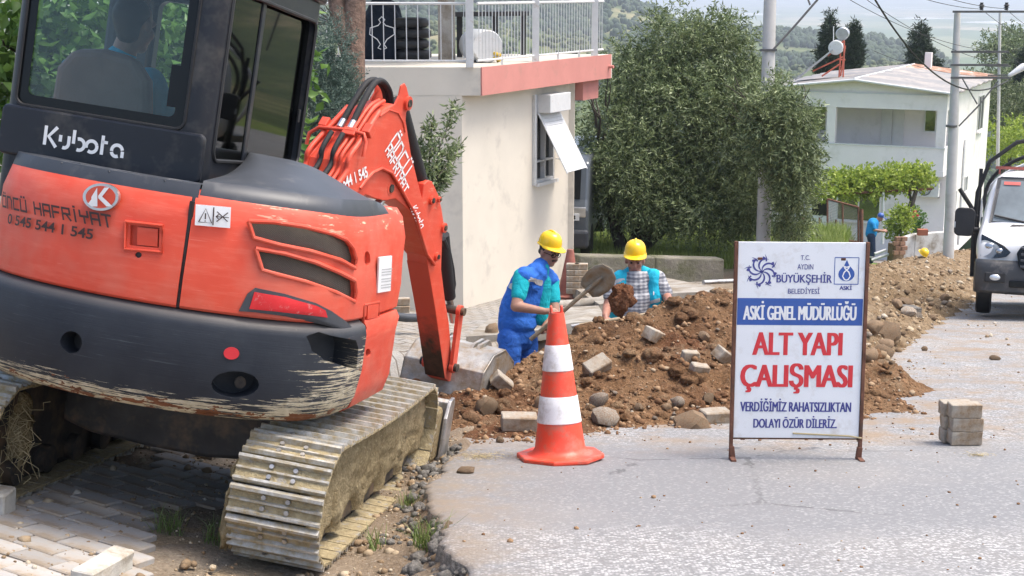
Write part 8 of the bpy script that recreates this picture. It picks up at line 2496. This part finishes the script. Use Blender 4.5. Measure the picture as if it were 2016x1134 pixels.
for i in range(9000):
    d = 130 + 1050 * rsx.random() ** 1.0; px = rsx.uniform(560, 2120)
    x = (px - 1008) / 2800 * d * 1.02
    wood = mn.noise(Vector((x / 130, d / 170, 3))) + (.35 if d > 760 else 0) - (.25 if 420 < d < 640 else 0)
    z = hill_z(px, d)
    if wood > .1: sp_w.append((x, d, z, rsx.uniform(1.7, 3.2), 1.3))
    elif rsx.random() < .75: sp_g.append((x, d, z, rsx.uniform(1.1, 1.9), .95))
M['far_wood'] = leafmat('far_pine_wood', (0.028, 0.050, 0.026), (0.07, 0.105, 0.045), .8, .05); M['far_olive'] = leafmat('far_olive_grove', (0.06, 0.085, 0.035), (0.145, 0.165, 0.075), .8, .05)
crowns('pine_wood', sp_w, M['far_wood'], 'dark pine woods covering the far hillside', 3, 1); crowns('olive_grove', sp_g, M['far_olive'], 'rows of olive trees on the far slopes', 2, 2)
# nearer trees behind and beside the white house
def bush_tree(px, py, d, r, h, mat, label, name='olive_tree', seed=0, leaf=.16):
    b = P(px, py, d); T_ = empty(name, b, None, label, 'tree'); bpy.context.view_layer.update()
    mb = MB(); mb.tube([b - Vector((0, 0, 1.5)), b + Vector((0, 0, h * .5))], [.18, .08], 7); P_(mb.build('trunk', M['bark'], None), T_)
    es = [(b + Vector((rsx.gauss(0, r * .35), rsx.gauss(0, r * .35), h * rsx.uniform(.45, .85))), (r * rsx.uniform(.45, .65),) * 2 + (h * rsx.uniform(.22, .32),)) for _ in range(6)]
    foliage('crown', es, int(520 * r * r / 9) + 200, 9, .5, leaf, leaf * .45, mat, T_, droop=.2, shell=.35, seed=seed)
M['olive_pale'] = leafmat('pale_olive_leaves', (0.09, 0.12, 0.05), (0.22, 0.25, 0.13), .6, .15)
for k, (px, py, d, r, h, mt, lab) in enumerate([
    (1975, 300, 88, 4.5, 5, 'olive_pale', 'pale olive tree right of the white house at the picture edge'), (1990, 260, 120, 5, 6, 'olive_pale', 'second pale olive tree higher on the slope at the right edge'),
    (1985, 340, 72, 2.6, 3.0, 'vine', 'yellow green bush behind the truck pipe coils'), (1940, 195, 140, 4, 4, 'olive_leaf', 'dark green tree clump just right of the white house roof'), (2010, 190, 150, 6, 8, 'olive_leaf', 'tall dark tree at the right edge behind the pole')]):
    bush_tree(px, py + 25, d, r, h, M[mt], lab, 'bush' if 'bush' in lab else 'olive_tree', 40 + k, .30 if d > 100 else .20)
M['cypress'] = leafmat('cypress_foliage', (0.018, 0.034, 0.020), (0.055, 0.085, 0.045), .7, .05)
def conifer(px, ytop, ybot, d, wpx, label, loose=False, seed=0):
    b = P(px, ybot, d); s = d / 2800; h = (ybot - ytop) * s
    T_ = empty('conifer' if loose else 'cypress', b, None, label, 'tree'); bpy.context.view_layer.update()
    mb = MB(); mb.tube([b - Vector((0, 0, 1)), b + Vector((0, 0, h * .97))], [.16, .03], 7); P_(mb.build('trunk', M['bark'], None), T_)
    es = []
    n_ = 14
    for i in range(n_):
        t = (i + .5) / n_; w = wpx / 2 * s * ((1 - t) ** .7 if loose else min(1, 4 * t, 2.2 * (1 - t) + .08)) * (rsx.uniform(.6, 1.15) if loose else 1)
        es.append((b + Vector((rsx.gauss(0, w * .15), 0, h * t)), (max(.12, w), max(.12, w), h / n_ * (.5 if loose else .95))))
    foliage('crown', es, 1300, 8, .35, .22, .05, M['cypress'], T_, droop=.3 if loose else -.8, shell=.3, seed=seed, jit=.3)
conifer(1676, 55, 148, 75, 26, 'slim dark cypress right of the solar heater', seed=61); conifer(1630, 28, 150, 78, 44, 'ragged dark conifer left of the solar heater', True, 62); conifer(1808, 38, 150, 85, 70, 'ragged conifer behind the ridge of the white house', True, 63); conifer(2012, 90, 200, 90, 40, 'dark conifer at the right picture edge', True, 64)

# ================================================================== air
hz = MB(); hz.box2((-13000, -60, ZP - 8), (13000, 14900, 26))
hzo = hz.build('haze', None); hzo['kind'] = 'stuff'
hm = bpy.data.materials.new('haze'); hm.use_nodes = True
hm.node_tree.nodes.clear()
ho = hm.node_tree.nodes.new('ShaderNodeOutputMaterial'); pv = hm.node_tree.nodes.new('ShaderNodeVolumePrincipled')
pv.inputs['Color'].default_value = (.80, .88, .97, 1); pv.inputs['Density'].default_value = 0.0003; pv.inputs['Anisotropy'].default_value = 0.2
hm.node_tree.links.new(pv.outputs[0], ho.inputs['Volume'])
hzo.data.materials.append(hm)
